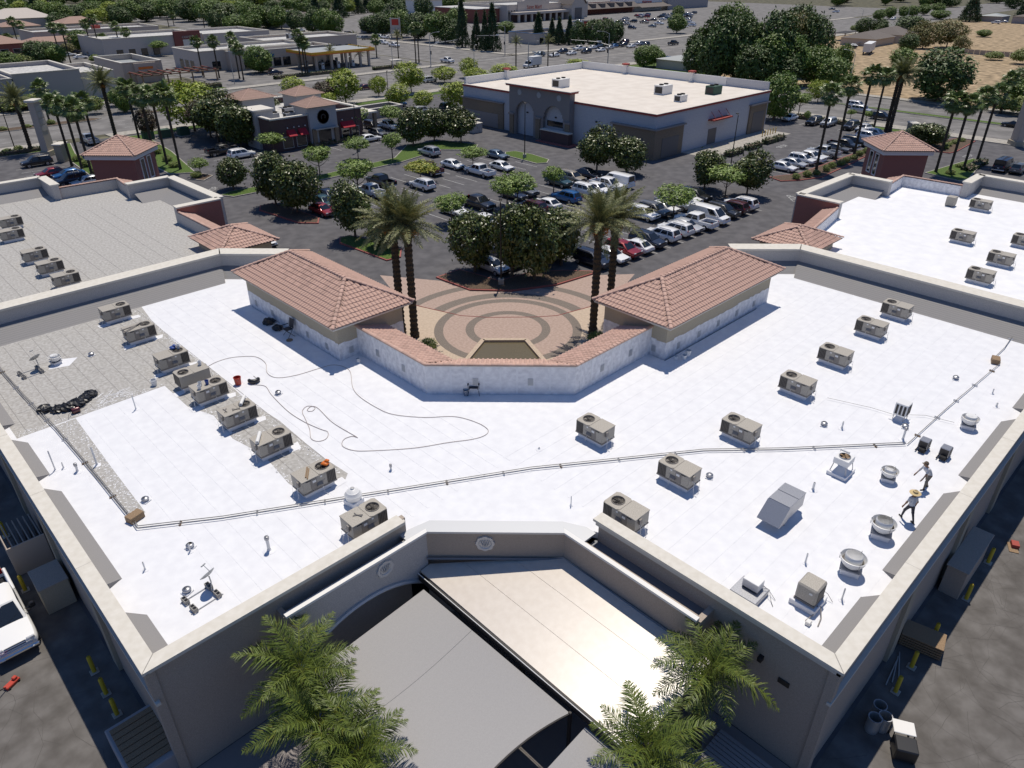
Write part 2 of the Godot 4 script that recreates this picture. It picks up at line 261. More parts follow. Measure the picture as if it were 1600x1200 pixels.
	["G", "green tree in the dense belt behind the far shops", "trees in the belt behind the far shops", [260, 852, 9.2, 5.3, 148, 716, 9.7, 6.0, 488, 611, 10.8, 5.7, 353, 448, 10.0, 5.7, 289, 450, 10.8, 6.5, 359, 421, 9.7, 5.9, 236, 506, 8.9, 4.6, 261, 459, 11.3, 6.3, 301, 580, 8.0, 5.3, 241, 580, 10.8, 7.1, 114, 531, 11.9, 6.1, 232, 536, 11.4, 6.2, 220, 496, 11.8, 6.0, 228, 812, 7.6, 4.2, 412, 689, 9.8, 5.6, 235, 564, 12.0, 6.3, 436, 524, 9.2, 5.2, 130, 524, 11.2, 7.3, 453, 601, 7.8, 4.0, 225, 724, 8.4, 4.8, 325, 774, 8.8, 4.7, 139, 710, 10.3, 5.2, 255, 564, 8.5, 5.1, 363, 580, 9.9, 6.5, 243, 594, 9.7, 4.9, 399, 550, 11.1, 6.7, 350, 641, 11.2, 5.8, 354, 586, 10.6, 7.1, 355, 754, 11.3, 5.8, 304, 515, 8.1, 5.0, 243, 509, 9.4, 5.8, 283, 515, 8.5, 5.6, 332, 526, 8.2, 5.3, 225, 641, 8.5, 4.9, 135, 552, 8.4, 4.3, 350, 468, 10.1, 6.7, 288, 474, 8.2, 4.7, 281, 626, 11.6, 5.9, 332, 545, 9.3, 5.7, 258, 692, 9.7, 5.9, 393, 528, 12.0, 7.2, 415, 678, 10.1, 5.4, 354, 423, 10.7, 5.7, 149, 645, 10.9, 5.6]],
	["L", "green tree in the dense belt behind the far shops", "trees in the belt behind the far shops", [135, 533, 11.6, 5.9, 375, 571, 11.9, 7.5, 228, 852, 9.8, 6.6, 353, 638, 8.2, 4.8, 141, 460, 9.9, 5.8, 161, 502, 7.5, 3.9, 295, 699, 11.4, 6.3, 135, 497, 8.4, 5.0, 145, 538, 8.6, 5.3, 356, 565, 8.2, 5.4, 137, 589, 9.8, 5.5, 293, 523, 11.4, 5.9, 213, 508, 7.6, 4.8, 141, 664, 8.6, 5.2, 323, 617, 9.5, 6.1, 229, 492, 9.2, 5.4, 354, 593, 9.0, 5.4, 224, 570, 10.5, 5.6, 251, 528, 10.6, 5.9, 243, 693, 9.8, 5.5, 230, 487, 8.3, 4.7, 378, 456, 11.7, 7.5, 227, 601, 7.5, 4.9, 295, 570, 11.3, 6.3, 232, 623, 10.9, 6.7, 216, 431, 9.8, 6.4, 291, 449, 8.3, 4.3, 165, 505, 10.6, 7.2, 301, 466, 7.7, 3.9, 252, 714, 10.1, 5.9, 308, 512, 9.3, 5.6]],
	["V", "green tree in the dense belt behind the far shops", "trees in the belt behind the far shops", [143, 557, 9.6, 5.2, 268, 716, 9.2, 5.3, 308, 604, 9.3, 6.2, 118, 565, 11.4, 5.8, 282, 607, 10.3, 6.2, 394, 528, 10.1, 6.6, 121, 614, 7.9, 5.0, 375, 585, 7.8, 4.6, 328, 738, 9.2, 4.8, 326, 515, 8.6, 5.0, 257, 776, 9.0, 4.7, 274, 654, 9.2, 6.0, 415, 504, 9.1, 5.2, 265, 601, 11.5, 7.1]],
	["V", "far green tree among the trees on the skyline", "trees on the skyline", [637, 721, 9.7, 5.3, 745, 396, 9.2, 5.8, 1311, 406, 11.5, 7.2, 486, 1139, 13.7, 7.6, 375, 529, 9.8, 6.0, 948, 994, 13.4, 7.5, 185, 898, 10.0, 5.7, 335, 575, 12.2, 7.4, 315, 845, 9.9, 6.2, 791, 511, 10.1, 6.2, 862, 341, 9.5, 5.2, 1270, 791, 11.4, 7.2, 633, 278, 11.2, 8.3, 1306, 653, 10.8, 7.4, 1341, 557, 12.8, 7.9, 1135, 946, 10.4, 6.9, 647, 938, 12.5, 8.8, 644, 946, 11.2, 8.3, 279, 702, 12.5, 8.1, 749, 279, 9.3, 6.6, 301, 1123, 11.3, 6.6, 1161, 902, 10.7, 7.9, 270, 590, 14.0, 8.8, 813, 583, 11.4, 8.5, 1287, 338, 10.2, 6.9, 267, 1151, 9.4, 6.3, 160, 688, 9.8, 6.5]],
	["G", "far green tree among the trees on the skyline", "trees on the skyline", [241, 907, 12.1, 8.4, 576, 1233, 11.5, 6.5, 770, 1214, 12.5, 9.1, 259, 1082, 11.5, 6.8, 1100, 542, 13.3, 7.3, 246, 916, 9.1, 6.0, 246, 879, 9.9, 6.8, 1273, 610, 10.7, 6.7, 320, 627, 10.5, 6.0, 215, 766, 11.5, 7.2, 1024, 667, 13.2, 7.3, 736, 1328, 13.0, 7.5, 942, 818, 9.4, 5.7, 305, 987, 9.7, 6.8, 362, 871, 12.0, 7.5, 334, 889, 13.7, 7.7, 707, 576, 10.5, 6.9, 362, 647, 12.6, 7.2, 1249, 639, 9.1, 5.9, 1055, 984, 12.9, 7.3, 776, 171, 9.5, 6.5, 818, 955, 13.8, 7.9, 205, 666, 13.9, 7.9, 154, 823, 12.4, 7.9, 214, 740, 9.3, 6.0, 666, 226, 13.8, 7.7, 590, 713, 10.6, 6.6, 958, 375, 10.0, 6.1, 623, 719, 10.6, 6.5, 819, 529, 12.5, 7.1, 1259, 374, 10.1, 5.7, 265, 777, 12.7, 8.4, 273, 697, 12.3, 7.9, 304, 734, 11.1, 8.3, 807, 220, 11.5, 7.2, 357, 546, 12.8, 7.5, 1371, 324, 9.3, 6.2, 615, 273, 10.9, 6.3, 355, 507, 11.0, 7.0, 609, 604, 10.3, 6.9, 742, 511, 13.7, 8.1, 205, 1033, 9.6, 5.9, 170, 878, 11.1, 6.9, 839, 592, 13.6, 9.3, 744, 286, 10.8, 7.6, 426, 633, 13.5, 9.4, 663, 651, 9.8, 6.0, 689, 791, 13.0, 8.2, 467, 1052, 11.3, 8.4, 844, 364, 12.6, 8.6, 750, 331, 11.1, 6.8, 319, 1198, 10.0, 7.4, 1384, 320, 9.1, 6.3, 202, 1064, 9.5, 5.8, 1344, 326, 13.4, 8.8, 1182, 530, 13.8, 8.0, 844, 305, 10.3, 6.0, 646, 1205, 11.8, 8.4, 297, 1304, 13.2, 8.7, 202, 769, 13.3, 7.4, 524, 1020, 12.5, 7.5, 256, 739, 12.8, 8.5, 297, 907, 12.0, 7.5, 347, 1054, 13.0, 8.6, 1056, 772, 9.0, 5.8, 373, 1182, 9.8, 6.7, 957, 540, 12.3, 7.8, 138, 734, 9.5, 6.4, 1253, 864, 12.9, 9.0, 1190, 319, 9.8, 6.7, 330, 591, 10.5, 6.7, 816, 688, 10.8, 7.9, 1033, 504, 9.3, 6.4, 723, 267, 12.5, 9.2, 204, 637, 12.3, 8.4, 381, 856, 10.4, 6.7, 351, 891, 9.5, 5.5, 1364, 563, 10.3, 5.9, 725, 716, 9.8, 7.1, 1041, 382, 13.5, 9.5, 400, 666, 9.6, 5.4, 898, 510, 13.8, 8.4, 662, 255, 9.6, 5.4, 711, 717, 11.9, 7.4, 535, 1295, 12.1, 7.0, 609, 954, 12.8, 9.4, 483, 1298, 9.6, 5.3, 800, 537, 13.8, 10.0, 1102, 488, 10.8, 7.6, 1263, 711, 11.7, 6.4, 184, 800, 10.7, 6.0, 422, 578, 11.9, 8.3, 718, 455, 12.6, 7.5, 447, 1191, 9.4, 5.2, 348, 831, 10.6, 5.9, 187, 682, 9.4, 5.8, 991, 563, 12.7, 8.6, 317, 1029, 9.8, 6.8, 1138, 578, 12.3, 8.7, 621, 1018, 13.8, 8.2, 651, 222, 9.5, 5.8, 662, 993, 13.0, 7.5, 977, 550, 9.1, 5.2, 688, 300, 11.1, 7.8]],
	["O", "far green tree among the trees on the skyline", "trees on the skyline", [233, 634, 13.8, 8.0, 673, 219, 10.0, 7.0, 826, 1044, 10.3, 6.5, 849, 787, 9.3, 6.3, 277, 1221, 12.4, 8.7, 989, 437, 11.2, 6.6, 1398, 651, 12.9, 8.4, 982, 568, 12.7, 8.6, 758, 203, 10.3, 7.7, 1177, 907, 9.3, 6.6, 345, 537, 10.4, 6.1, 1094, 791, 12.9, 9.3, 766, 595, 13.4, 8.4, 921, 226, 11.5, 6.4, 809, 511, 9.3, 5.2, 466, 780, 11.2, 8.4, 343, 614, 13.9, 10.2, 669, 210, 9.4, 7.0, 437, 1256, 9.5, 6.4, 382, 521, 11.5, 7.5, 345, 524, 10.0, 6.6, 682, 299, 9.9, 5.5, 415, 774, 11.4, 6.7, 384, 610, 9.7, 5.7, 272, 663, 10.4, 6.4, 805, 1093, 13.1, 8.4, 476, 1258, 11.9, 8.0, 1114, 291, 9.1, 6.3, 208, 645, 9.4, 5.2, 558, 733, 9.9, 6.6, 334, 585, 11.1, 6.5, 853, 592, 12.4, 7.0, 143, 764, 11.6, 8.4, 679, 171, 10.6, 6.2, 850, 193, 10.6, 6.0, 264, 1035, 11.3, 7.2, 741, 241, 11.2, 6.5, 189, 698, 9.5, 5.7, 887, 647, 11.9, 7.4, 573, 1040, 12.1, 8.6, 533, 1369, 13.5, 8.6, 370, 700, 9.8, 6.4, 1320, 305, 13.5, 7.7, 903, 773, 11.9, 6.6, 741, 695, 12.6, 8.4, 374, 887, 11.4, 7.1, 447, 857, 13.7, 8.1, 281, 578, 12.9, 7.7, 299, 589, 11.0, 7.0, 706, 692, 9.1, 6.6, 858, 1111, 10.8, 6.7, 257, 642, 13.5, 10.1, 807, 643, 11.8, 7.4, 1287, 623, 9.3, 5.7, 421, 591, 10.4, 7.5, 388, 672, 12.7, 8.9, 742, 518, 13.9, 8.3, 571, 883, 12.5, 9.2, 327, 926, 10.7, 6.2]],
]
const PALMS := [
	["D", "tall date palm at the left street entrance", "date palms at the left entrance", [31.6, 157.6, 8.8, 46.6, 158.3, 10.2]],
	["F", "tall fan palm in the left entrance planting", "fan palms at the left entrance", [42.4, 186.0, 6.7, 33.5, 141.2, 9.8, 34.0, 137.6, 10.0, 33.1, 129.3, 10.5, 39.8, 148.2, 8.7, 48.2, 150.3, 10.0, 46.1, 137.9, 10.0, 45.4, 130.7, 11.1, 45.6, 125.7, 11.8]],
	["F", "tall fan palm in the right entrance planting", "fan palms at the right entrance", [121.3, 51.8, 11.8, 130.5, 52.8, 12.1, 134.8, 51.4, 13.5, 155.8, 56.8, 10.9, 133.7, 37.3, 10.9, 134.0, 35.4, 10.8, 138.8, 34.7, 11.4, 146.3, 34.9, 11.0, 200.7, 46.3, 7.3]],
	["D", "tall date palm at the right street entrance", "date palms at the right entrance", [161.6, 56.4, 10.4, 160.8, 55.4, 10.9]],
	["D", "tall date palm with orange fruit beside the left tower of the plaza", "date palms beside the left tower", [35.0, 50.6, 10.4, 35.3, 49.0, 10.5]],
	["D", "tall date palm with orange fruit beside the right tower of the plaza", "date palms beside the right tower", [47.2, 37.7, 10.6, 50.5, 38.5, 10.1]],
	["F", "fan palm beside the filling station", "fan palms at the filling station", [121.0, 216.0, 10.8, 121.7, 215.3, 9.1, 122.2, 214.9, 8.7, 164.2, 238.3, 5.7, 164.9, 216.2, 10.3, 165.7, 215.5, 10.7, 168.1, 433.7, 7.3, 173.7, 440.7, 5.0, 161.7, 374.4, 8.7, 164.7, 361.9, 9.1, 111.4, 240.1, 9.3]],
	["d", "young date palm at the road junction", "young date palms at the junction", [135.0, 221.6, 5.3, 149.2, 226.6, 3.2, 166.3, 228.0, 7.6, 179.0, 274.4, 3.8, 173.1, 175.6, 8.4, 187.2, 175.1, 8.0]],
	["F", "fan palm in the far left car park", "fan palms in the far left car park", [79.5, 297.1, 10.4, 80.6, 311.6, 10.0, 95.7, 316.9, 11.9, 92.9, 316.6, 10.4, 80.4, 363.8, 9.6, 85.0, 373.3, 7.6, 102.7, 316.0, 9.1, 102.1, 304.7, 8.0, 100.1, 324.8, 4.9, 98.5, 235.9, 9.2, 99.6, 227.0, 9.7, 103.3, 221.5, 8.8, 102.9, 218.2, 8.1, 72.1, 339.8, 5.6]],
]
const QUEENS := [
	[7.47,20.03,4.9,"queen palm over the left patio railing",""],
	[6.99,17.95,4.2,"lower queen palm beside the grey shade cloth",""],
	[7.40,15.97,3.9,"queen palm hanging over the corner of the grey shade cloth",""],
	[19.55,8.35,4.8,"queen palm beside the beige patio cover",""],
	[15.07,8.22,4.4,"queen palm at the outer corner of the beige patio cover",""]]
var mats := {}
var mesh_cache := {}
var taken := {}
var tex_cache := {}
func P(a, y, b) -> Vector3:
	return Vector3(a, y, -b)
class MB:
	var v := PackedVector3Array()
	var n := PackedVector3Array()
	var c := PackedColorArray()
	var col := Color(1, 1, 1)
	var xf := Transform3D()
	func tri(p: Vector3, q: Vector3, r: Vector3) -> void:
		p = xf * p; q = xf * q; r = xf * r
		var m := (q - p).cross(r - p)
		if m.length_squared() < 1e-14:
			return
		m = m.normalized()
		v.append(p); v.append(r); v.append(q)
		n.append(m); n.append(m); n.append(m)
		c.append(col); c.append(col); c.append(col)
	func quad(p: Vector3, q: Vector3, r: Vector3, s: Vector3) -> void:
		tri(p, q, r)
		tri(p, r, s)
	func hexa(k: Array) -> void:      # 8 corners: bottom 0-3 counter-clockwise from above, top 4-7
		quad(k[3], k[2], k[1], k[0]); quad(k[4], k[5], k[6], k[7])
		for i in 4:
			var j := (i + 1) % 4
			quad(k[i], k[j], k[4 + j], k[4 + i])
	func box(ce: Vector3, sz: Vector3) -> void:
		var h := sz * 0.5
		hexa([ce + Vector3(-h.x, -h.y, h.z), ce + Vector3(h.x, -h.y, h.z), ce + Vector3(h.x, -h.y, -h.z), ce + Vector3(-h.x, -h.y, -h.z),
			ce + Vector3(-h.x, h.y, h.z), ce + Vector3(h.x, h.y, h.z), ce + Vector3(h.x, h.y, -h.z), ce + Vector3(-h.x, h.y, -h.z)])
	func bbox(ce: Vector3, sz: Vector3, e := 0.02) -> void:
		var h := sz * 0.5
		e = minf(e, minf(h.x, minf(h.y, h.z)) * 0.9)
		var g := h - Vector3(e, e, e)
		var sg := [-1.0, 1.0]
		for s in sg:
			_q(ce, [Vector3(s * h.x, -g.y, -g.z), Vector3(s * h.x, g.y, -g.z), Vector3(s * h.x, g.y, g.z), Vector3(s * h.x, -g.y, g.z)])
			_q(ce, [Vector3(-g.x, s * h.y, -g.z), Vector3(g.x, s * h.y, -g.z), Vector3(g.x, s * h.y, g.z), Vector3(-g.x, s * h.y, g.z)])
			_q(ce, [Vector3(-g.x, -g.y, s * h.z), Vector3(g.x, -g.y, s * h.z), Vector3(g.x, g.y, s * h.z), Vector3(-g.x, g.y, s * h.z)])
			for t in sg:
				_q(ce, [Vector3(s * h.x, t * g.y, -g.z), Vector3(s * g.x, t * h.y, -g.z), Vector3(s * g.x, t * h.y, g.z), Vector3(s * h.x, t * g.y, g.z)])
				_q(ce, [Vector3(s * h.x, -g.y, t * g.z), Vector3(s * g.x, -g.y, t * h.z), Vector3(s * g.x, g.y, t * h.z), Vector3(s * h.x, g.y, t * g.z)])
				_q(ce, [Vector3(-g.x, s * h.y, t * g.z), Vector3(-g.x, s * g.y, t * h.z), Vector3(g.x, s * g.y, t * h.z), Vector3(g.x, s * h.y, t * g.z)])
				for u in sg:
					_t(ce, Vector3(s * h.x, t * g.y, u * g.z), Vector3(s * g.x, t * h.y, u * g.z), Vector3(s * g.x, t * g.y, u * h.z))
	func _t(ce: Vector3, p: Vector3, q: Vector3, r: Vector3) -> void:
		if (q - p).cross(r - p).dot(p + q + r) > 0.0:
			tri(ce + p, ce + q, ce + r)
		else:
			tri(ce + p, ce + r, ce + q)
	func _q(ce: Vector3, k: Array) -> void:
		_t(ce, k[0], k[1], k[2]); _t(ce, k[0], k[2], k[3])
	func prism(poly: PackedVector2Array, y0: float, y1: float, bottom := false) -> void:
		if Geometry2D.is_polygon_clockwise(poly):
			poly = poly.duplicate(); poly.reverse()
		var ix := Geometry2D.triangulate_polygon(poly)
		for i in range(0, ix.size(), 3):
			var k := [poly[ix[i]], poly[ix[i + 1]], poly[ix[i + 2]]]
			if (k[1] - k[0]).cross(k[2] - k[0]) < 0.0:
				k = [k[0], k[2], k[1]]
			tri(Vector3(k[0].x, y1, -k[0].y), Vector3(k[1].x, y1, -k[1].y), Vector3(k[2].x, y1, -k[2].y))
			if bottom:
				tri(Vector3(k[0].x, y0, -k[0].y), Vector3(k[2].x, y0, -k[2].y), Vector3(k[1].x, y0, -k[1].y))
		if y1 - y0 > 0.0005:
			for i in poly.size():
				var p := poly[i]
				var q := poly[(i + 1) % poly.size()]
				quad(Vector3(p.x, y0, -p.y), Vector3(q.x, y0, -q.y), Vector3(q.x, y1, -q.y), Vector3(p.x, y1, -p.y))
	func tube(pts: Array, rad, sides := 6, caps := true) -> void:
		var rings := []
		for i in pts.size():
			var d: Vector3
			if i == 0: d = pts[1] - pts[0]
			elif i == pts.size() - 1: d = pts[i] - pts[i - 1]
			else: d = (pts[i + 1] - pts[i]).normalized() + (pts[i] - pts[i - 1]).normalized()
			d = d.normalized()
			var up := Vector3.UP if absf(d.y) < 0.9 else Vector3.RIGHT
			var s := d.cross(up).normalized()
			var t := s.cross(d).normalized()
			var r: float = rad[i] if rad is Array else rad
			var ring := []
			for k in sides:
				var an := TAU * k / sides
				ring.append(pts[i] + (s * cos(an) + t * sin(an)) * r)
			rings.append(ring)
		for i in pts.size() - 1:
			for k in sides:
				var j := (k + 1) % sides
				quad(rings[i][j], rings[i][k], rings[i + 1][k], rings[i + 1][j])
		if caps:
			for k in range(1, sides - 1):
				tri(rings[0][0], rings[0][k], rings[0][k + 1])
				var l: Array = rings[-1]
				tri(l[0], l[k + 1], l[k])
	func lathe(prof: Array, ce := Vector3.ZERO, seg := 16) -> void:
		for i in prof.size() - 1:
			for k in seg:
				var a0 := TAU * k / seg
				var a1 := TAU * (k + 1) / seg
				var d0 := Vector3(cos(a0), 0, -sin(a0))
				var d1 := Vector3(cos(a1), 0, -sin(a1))
				var p: Vector2 = prof[i]
				var q: Vector2 = prof[i + 1]
				var A := ce + d0 * p.x + Vector3(0, p.y, 0)
				var B := ce + d1 * p.x + Vector3(0, p.y, 0)
				var C := ce + d1 * q.x + Vector3(0, q.y, 0)
				var D := ce + d0 * q.x + Vector3(0, q.y, 0)
				if p.x > 1e-5: tri(A, B, C)
				if q.x > 1e-5: tri(A, C, D)
				if p.x <= 1e-5: tri(A, C, D)
				if q.x <= 1e-5: tri(A, B, C)
	func mesh(crease := 0.0, uv_scale := 0.0) -> ArrayMesh:
		if crease > 0.0:
			var lim := cos(deg_to_rad(crease))
			var at := {}
			for i in v.size():
				var key := Vector3i((v[i] * 2000.0).round())
				if not at.has(key): at[key] = []
				at[key].append(i)
			var nn := n.duplicate()
			for key in at:
				var l: Array = at[key]
				for i in l:
					var s := Vector3.ZERO
					for j in l:
						if n[i].dot(n[j]) >= lim: s += n[j]
					nn[i] = s.normalized()
			n = nn
		var ar := []
		ar.resize(Mesh.ARRAY_MAX)
		ar[Mesh.ARRAY_VERTEX] = v
		ar[Mesh.ARRAY_NORMAL] = n
		ar[Mesh.ARRAY_COLOR] = c
		var m := ArrayMesh.new()
		m.add_surface_from_arrays(Mesh.PRIMITIVE_TRIANGLES, ar)
		return m
func uniq(parent: Node, nm: String) -> String:
	var key := str(parent.get_instance_id()) + "/" + nm
	var k: int = taken.get(key, 0)
	taken[key] = k + 1
	return nm if k == 0 else "%s_%03d" % [nm, k]
func part(parent: Node, nm: String, me: Mesh, m: Material, at := Vector3.ZERO, turn := 0.0) -> MeshInstance3D:
	var o := MeshInstance3D.new()
	o.mesh = me
	o.material_override = m
	o.name = uniq(parent, nm)
	o.position = at
	o.rotation.y = turn
	parent.add_child(o, true)
	return o
func thing(nm: String, label: String, category: String, at := Vector3.ZERO, turn := 0.0, group := "") -> Node3D:
	var o := Node3D.new()
	o.name = uniq(self, nm)
	o.position = at
	o.rotation.y = turn
	add_child(o, true)
	return tag(o, label, category, group)
func tag(o: Node3D, label: String, category: String, group := "") -> Node3D:
	o.set_meta("label", label)
	o.set_meta("category", category)
	if group != "": o.set_meta("group", group)
	return o
func holder(parent: Node, nm: String, at := Vector3.ZERO, turn := 0.0) -> Node3D:
	var o := Node3D.new()
	o.name = uniq(parent, nm)
	o.position = at
	o.rotation.y = turn
	parent.add_child(o, true)
	return o
func structure(nm: String, me: Mesh, m: Material) -> MeshInstance3D:
	var o := part(self, nm, me, m)
	o.set_meta("kind", "structure")
	return o
func lin(r: float, g: float, b: float) -> Color:
	return Color(r, g, b).linear_to_srgb()
func noise_tex(key: String, seed_: int, freq: float, lo: Color, hi: Color, kind := FastNoiseLite.TYPE_SIMPLEX_SMOOTH, oct := 4, size := 512, mid := 0.5) -> NoiseTexture2D:
	if tex_cache.has(key): return tex_cache[key]
	var fn := FastNoiseLite.new()
	fn.seed = seed_
	fn.noise_type = kind
	fn.frequency = freq
	fn.fractal_octaves = oct
	var t := NoiseTexture2D.new()
	t.width = size; t.height = size
	t.seamless = true
	t.generate_mipmaps = false
	t.noise = fn
	var g := Gradient.new()
	g.set_color(0, lo); g.set_color(1, hi)
	g.set_offset(0, clampf(mid - 0.35, 0, 1)); g.set_offset(1, clampf(mid + 0.35, 0, 1))
	t.color_ramp = g
	tex_cache[key] = t
	return t
func mat(key: String, r := 0.5, g := 0.5, b := 0.5, rough := 0.85, metal := 0.0, tex: Texture2D = null, scale := 0.3) -> StandardMaterial3D:
	if mats.has(key): return mats[key]
	var m := StandardMaterial3D.new()
	m.albedo_color = lin(r, g, b)
	m.roughness = rough
	m.metallic = metal
	m.resource_name = key
	m.cull_mode = BaseMaterial3D.CULL_DISABLED
	if tex:
		m.albedo_texture = tex
		m.uv1_triplanar = true
		m.uv1_world_triplanar = true
		m.uv1_scale = Vector3(scale, scale, scale)
	mats[key] = m
	return m
func vmat(key: String, rough := 0.7, back := 0.0) -> StandardMaterial3D:
	if mats.has(key): return mats[key]
	var m := StandardMaterial3D.new()
	m.vertex_color_use_as_albedo = true
	m.roughness = rough
	m.resource_name = key
	m.cull_mode = BaseMaterial3D.CULL_DISABLED
	if back > 0.0:
		m.backlight_enabled = true
		m.backlight = Color(back, back, back * 0.6)
	mats[key] = m
	return m
func shared(key: String, fn: Callable) -> Mesh:
	if not mesh_cache.has(key): mesh_cache[key] = fn.call()
	return mesh_cache[key]
func pv(l: Array) -> PackedVector2Array:
	var o := PackedVector2Array()
	for i in range(0, l.size(), 2): o.append(Vector2(l[i], l[i + 1]))
	return o
func rect(a0: float, b0: float, a1: float, b1: float) -> PackedVector2Array:
	return pv([a0, b0, a1, b0, a1, b1, a0, b1])
func sheet(poly: PackedVector2Array, y: float, th := 0.0) -> ArrayMesh:
	var k := MB.new()
	k.prism(poly, y - th, y)
	return k.mesh()
func slab(poly: PackedVector2Array, y0: float, y1: float) -> ArrayMesh:
	var k := MB.new()
	k.prism(poly, y0, y1, true)
	return k.mesh()
func wall_mesh(p: Vector2, q: Vector2, th: float, y0: float, y1: float) -> ArrayMesh:
	var d := (q - p).normalized()
	var s := Vector2(-d.y, d.x) * th
	return slab(PackedVector2Array([p, q, q + s, p + s]), y0, y1)
func box_mesh(sx: float, sy: float, sz: float, e := 0.02) -> Mesh:
	return shared("bb%.3f_%.3f_%.3f_%.3f" % [sx, sy, sz, e], func():
		var k := MB.new()
		k.bbox(Vector3(0, sy * 0.5, 0), Vector3(sx, sy, sz), e)
		return k.mesh())
func make_materials() -> void:
	var W := Color(1, 1, 1)
	mat("coating", .80, .805, .82, .6, 0, noise_tex("n_coat", 3, .02, Color(.965, .965, .97), W, FastNoiseLite.TYPE_SIMPLEX_SMOOTH, 5), .11)
	mat("coating_new", .9, .9, .9, .5, 0, noise_tex("n_coat2", 9, .015, Color(.96, .96, .965), W), .08)
	mat("coating_wall", .86, .86, .87, .7, 0, noise_tex("n_cw", 5, .012, Color(.88, .88, .89), W, FastNoiseLite.TYPE_SIMPLEX_SMOOTH, 5), .35)
	mat("capsheet", .49, .48, .455, .95, 0, noise_tex("n_cap", 7, .025, Color(.86, .85, .84), W, FastNoiseLite.TYPE_SIMPLEX_SMOOTH, 6), .25)
	mat("capsheet_seam", .26, .25, .24, .95)
	mat("cant", .33, .32, .315, .95, 0, noise_tex("n_cant", 8, .2, Color(.82, .82, .82), W, FastNoiseLite.TYPE_SIMPLEX_SMOOTH, 3), .5)
	mat("cant_line", .2, .2, .2, .95)
	mat("coping", .70, .665, .59, .75, 0, noise_tex("n_cop", 11, .012, Color(.955, .95, .94), W, FastNoiseLite.TYPE_SIMPLEX_SMOOTH, 6), .3)
	mat("coping_joint", .33, .31, .28, .9)
	mat("metal_coping", .55, .56, .57, .45, .3)
	mat("parapet_in", .68, .655, .61, .95, 0, noise_tex("n_par", 13, .25, Color(.72, .72, .74), W, FastNoiseLite.TYPE_VALUE, 3), .6)
	mat("stucco_brown", .52, .44, .365, .95, 0, noise_tex("n_sb", 14, .3, Color(.8, .8, .8), W, FastNoiseLite.TYPE_VALUE, 3), .5)
	mat("stucco_tan", .50, .44, .335, .95, 0, noise_tex("n_st", 15, .25, Color(.85, .85, .84), W, FastNoiseLite.TYPE_VALUE, 3), .5)
	mat("stucco_brick", .40, .18, .145, .9, 0, noise_tex("n_br", 16, .25, Color(.8, .78, .78), W, FastNoiseLite.TYPE_VALUE, 3), .5)
	mat("trim", .62, .59, .53, .8)
	mat("trim_white", .78, .77, .74, .7)
	for i in 4:
		var s: float = [1.0, .88, 1.08, .95][i]
		mat("tile%d" % i, .56 * s, .37 * s, .295 * s, .85)
	mat("tile_far", .46, .31, .245, .85, 0, noise_tex("n_tf", 17, .1, Color(.75, .73, .72), W), .8)
	mat("asphalt", .122, .118, .123, .9, 0, noise_tex("n_asp", 21, .012, Color(.82, .82, .83), W, FastNoiseLite.TYPE_SIMPLEX_SMOOTH, 7, 1024), .035)
	mat("asphalt_road", .22, .21, .2, .9, 0, noise_tex("n_aspr", 22, .012, Color(.8, .8, .8), W, FastNoiseLite.TYPE_SIMPLEX_SMOOTH, 7), .03)
	mat("crack", .085, .078, .074, .95)
	mat("alley", .165, .155, .146, .9, 0, noise_tex("n_all", 23, .01, Color(.78, .77, .76), W, FastNoiseLite.TYPE_SIMPLEX_SMOOTH, 7, 1024), .06)
	mat("concrete", .46, .43, .385, .9, 0, noise_tex("n_con", 24, .02, Color(.82, .82, .8), W, FastNoiseLite.TYPE_SIMPLEX_SMOOTH, 6), .12)
	mat("paver_tan", .46, .345, .29, .9, 0, noise_tex("n_pt", 25, .03, Color(.9, .89, .88), W, FastNoiseLite.TYPE_SIMPLEX_SMOOTH, 6), .2)
	mat("paver_cream", .56, .45, .345, .9, 0, noise_tex("n_pc", 26, .03, Color(.92, .91, .9), W, FastNoiseLite.TYPE_SIMPLEX_SMOOTH, 6), .2)
	mat("paver_dark", .34, .285, .24, .9, 0, noise_tex("n_pd", 27, .4, Color(.55, .55, .55), W, FastNoiseLite.TYPE_VALUE, 2), .6)
	mat("paint_white", .7, .7, .68, .7, 0, noise_tex("n_pw", 28, .05, Color(.6, .6, .6), W, FastNoiseLite.TYPE_SIMPLEX_SMOOTH, 5), .5)
	mat("paint_yellow", .62, .42, .06, .7)
	mat("kerb_red", .33, .10, .085, .8)
	mat("grass", .125, .2, .03, .95, 0, noise_tex("n_gr", 31, .03, Color(.55, .6, .5), W, FastNoiseLite.TYPE_SIMPLEX_SMOOTH, 6), .3)
	mat("soil", .17, .115, .075, .95, 0, noise_tex("n_so", 32, .04, Color(.6, .6, .6), W, FastNoiseLite.TYPE_SIMPLEX_SMOOTH, 6), .3)
	mat("terrain", .17, .16, .1, .95, 0, noise_tex("n_te", 33, .01, Color(.6, .6, .58), W, FastNoiseLite.TYPE_SIMPLEX_SMOOTH, 7, 1024), .02)
	mat("dry_field", .52, .385, .235, .95, 0, noise_tex("n_df", 34, .01, Color(.66, .66, .64), W, FastNoiseLite.TYPE_SIMPLEX_SMOOTH, 7, 1024), .03)
	mat("rtu", .47, .44, .39, .6, .1, noise_tex("n_rtu", 35, .05, Color(.85, .84, .82), W, FastNoiseLite.TYPE_SIMPLEX_SMOOTH, 5), .6)
	mat("rtu_dark", .24, .22, .2, .6, .1)
	mat("coil", .055, .05, .047, .6, .3)
	mat("black_hole", .012, .012, .013, .8)
	mat("galv", .55, .56, .58, .38, .75, noise_tex("n_gal", 36, .06, Color(.7, .7, .72), W), .8)
	mat("white_metal", .75, .75, .74, .5, .1)
	mat("pipe", .27, .265, .255, .55, .4)
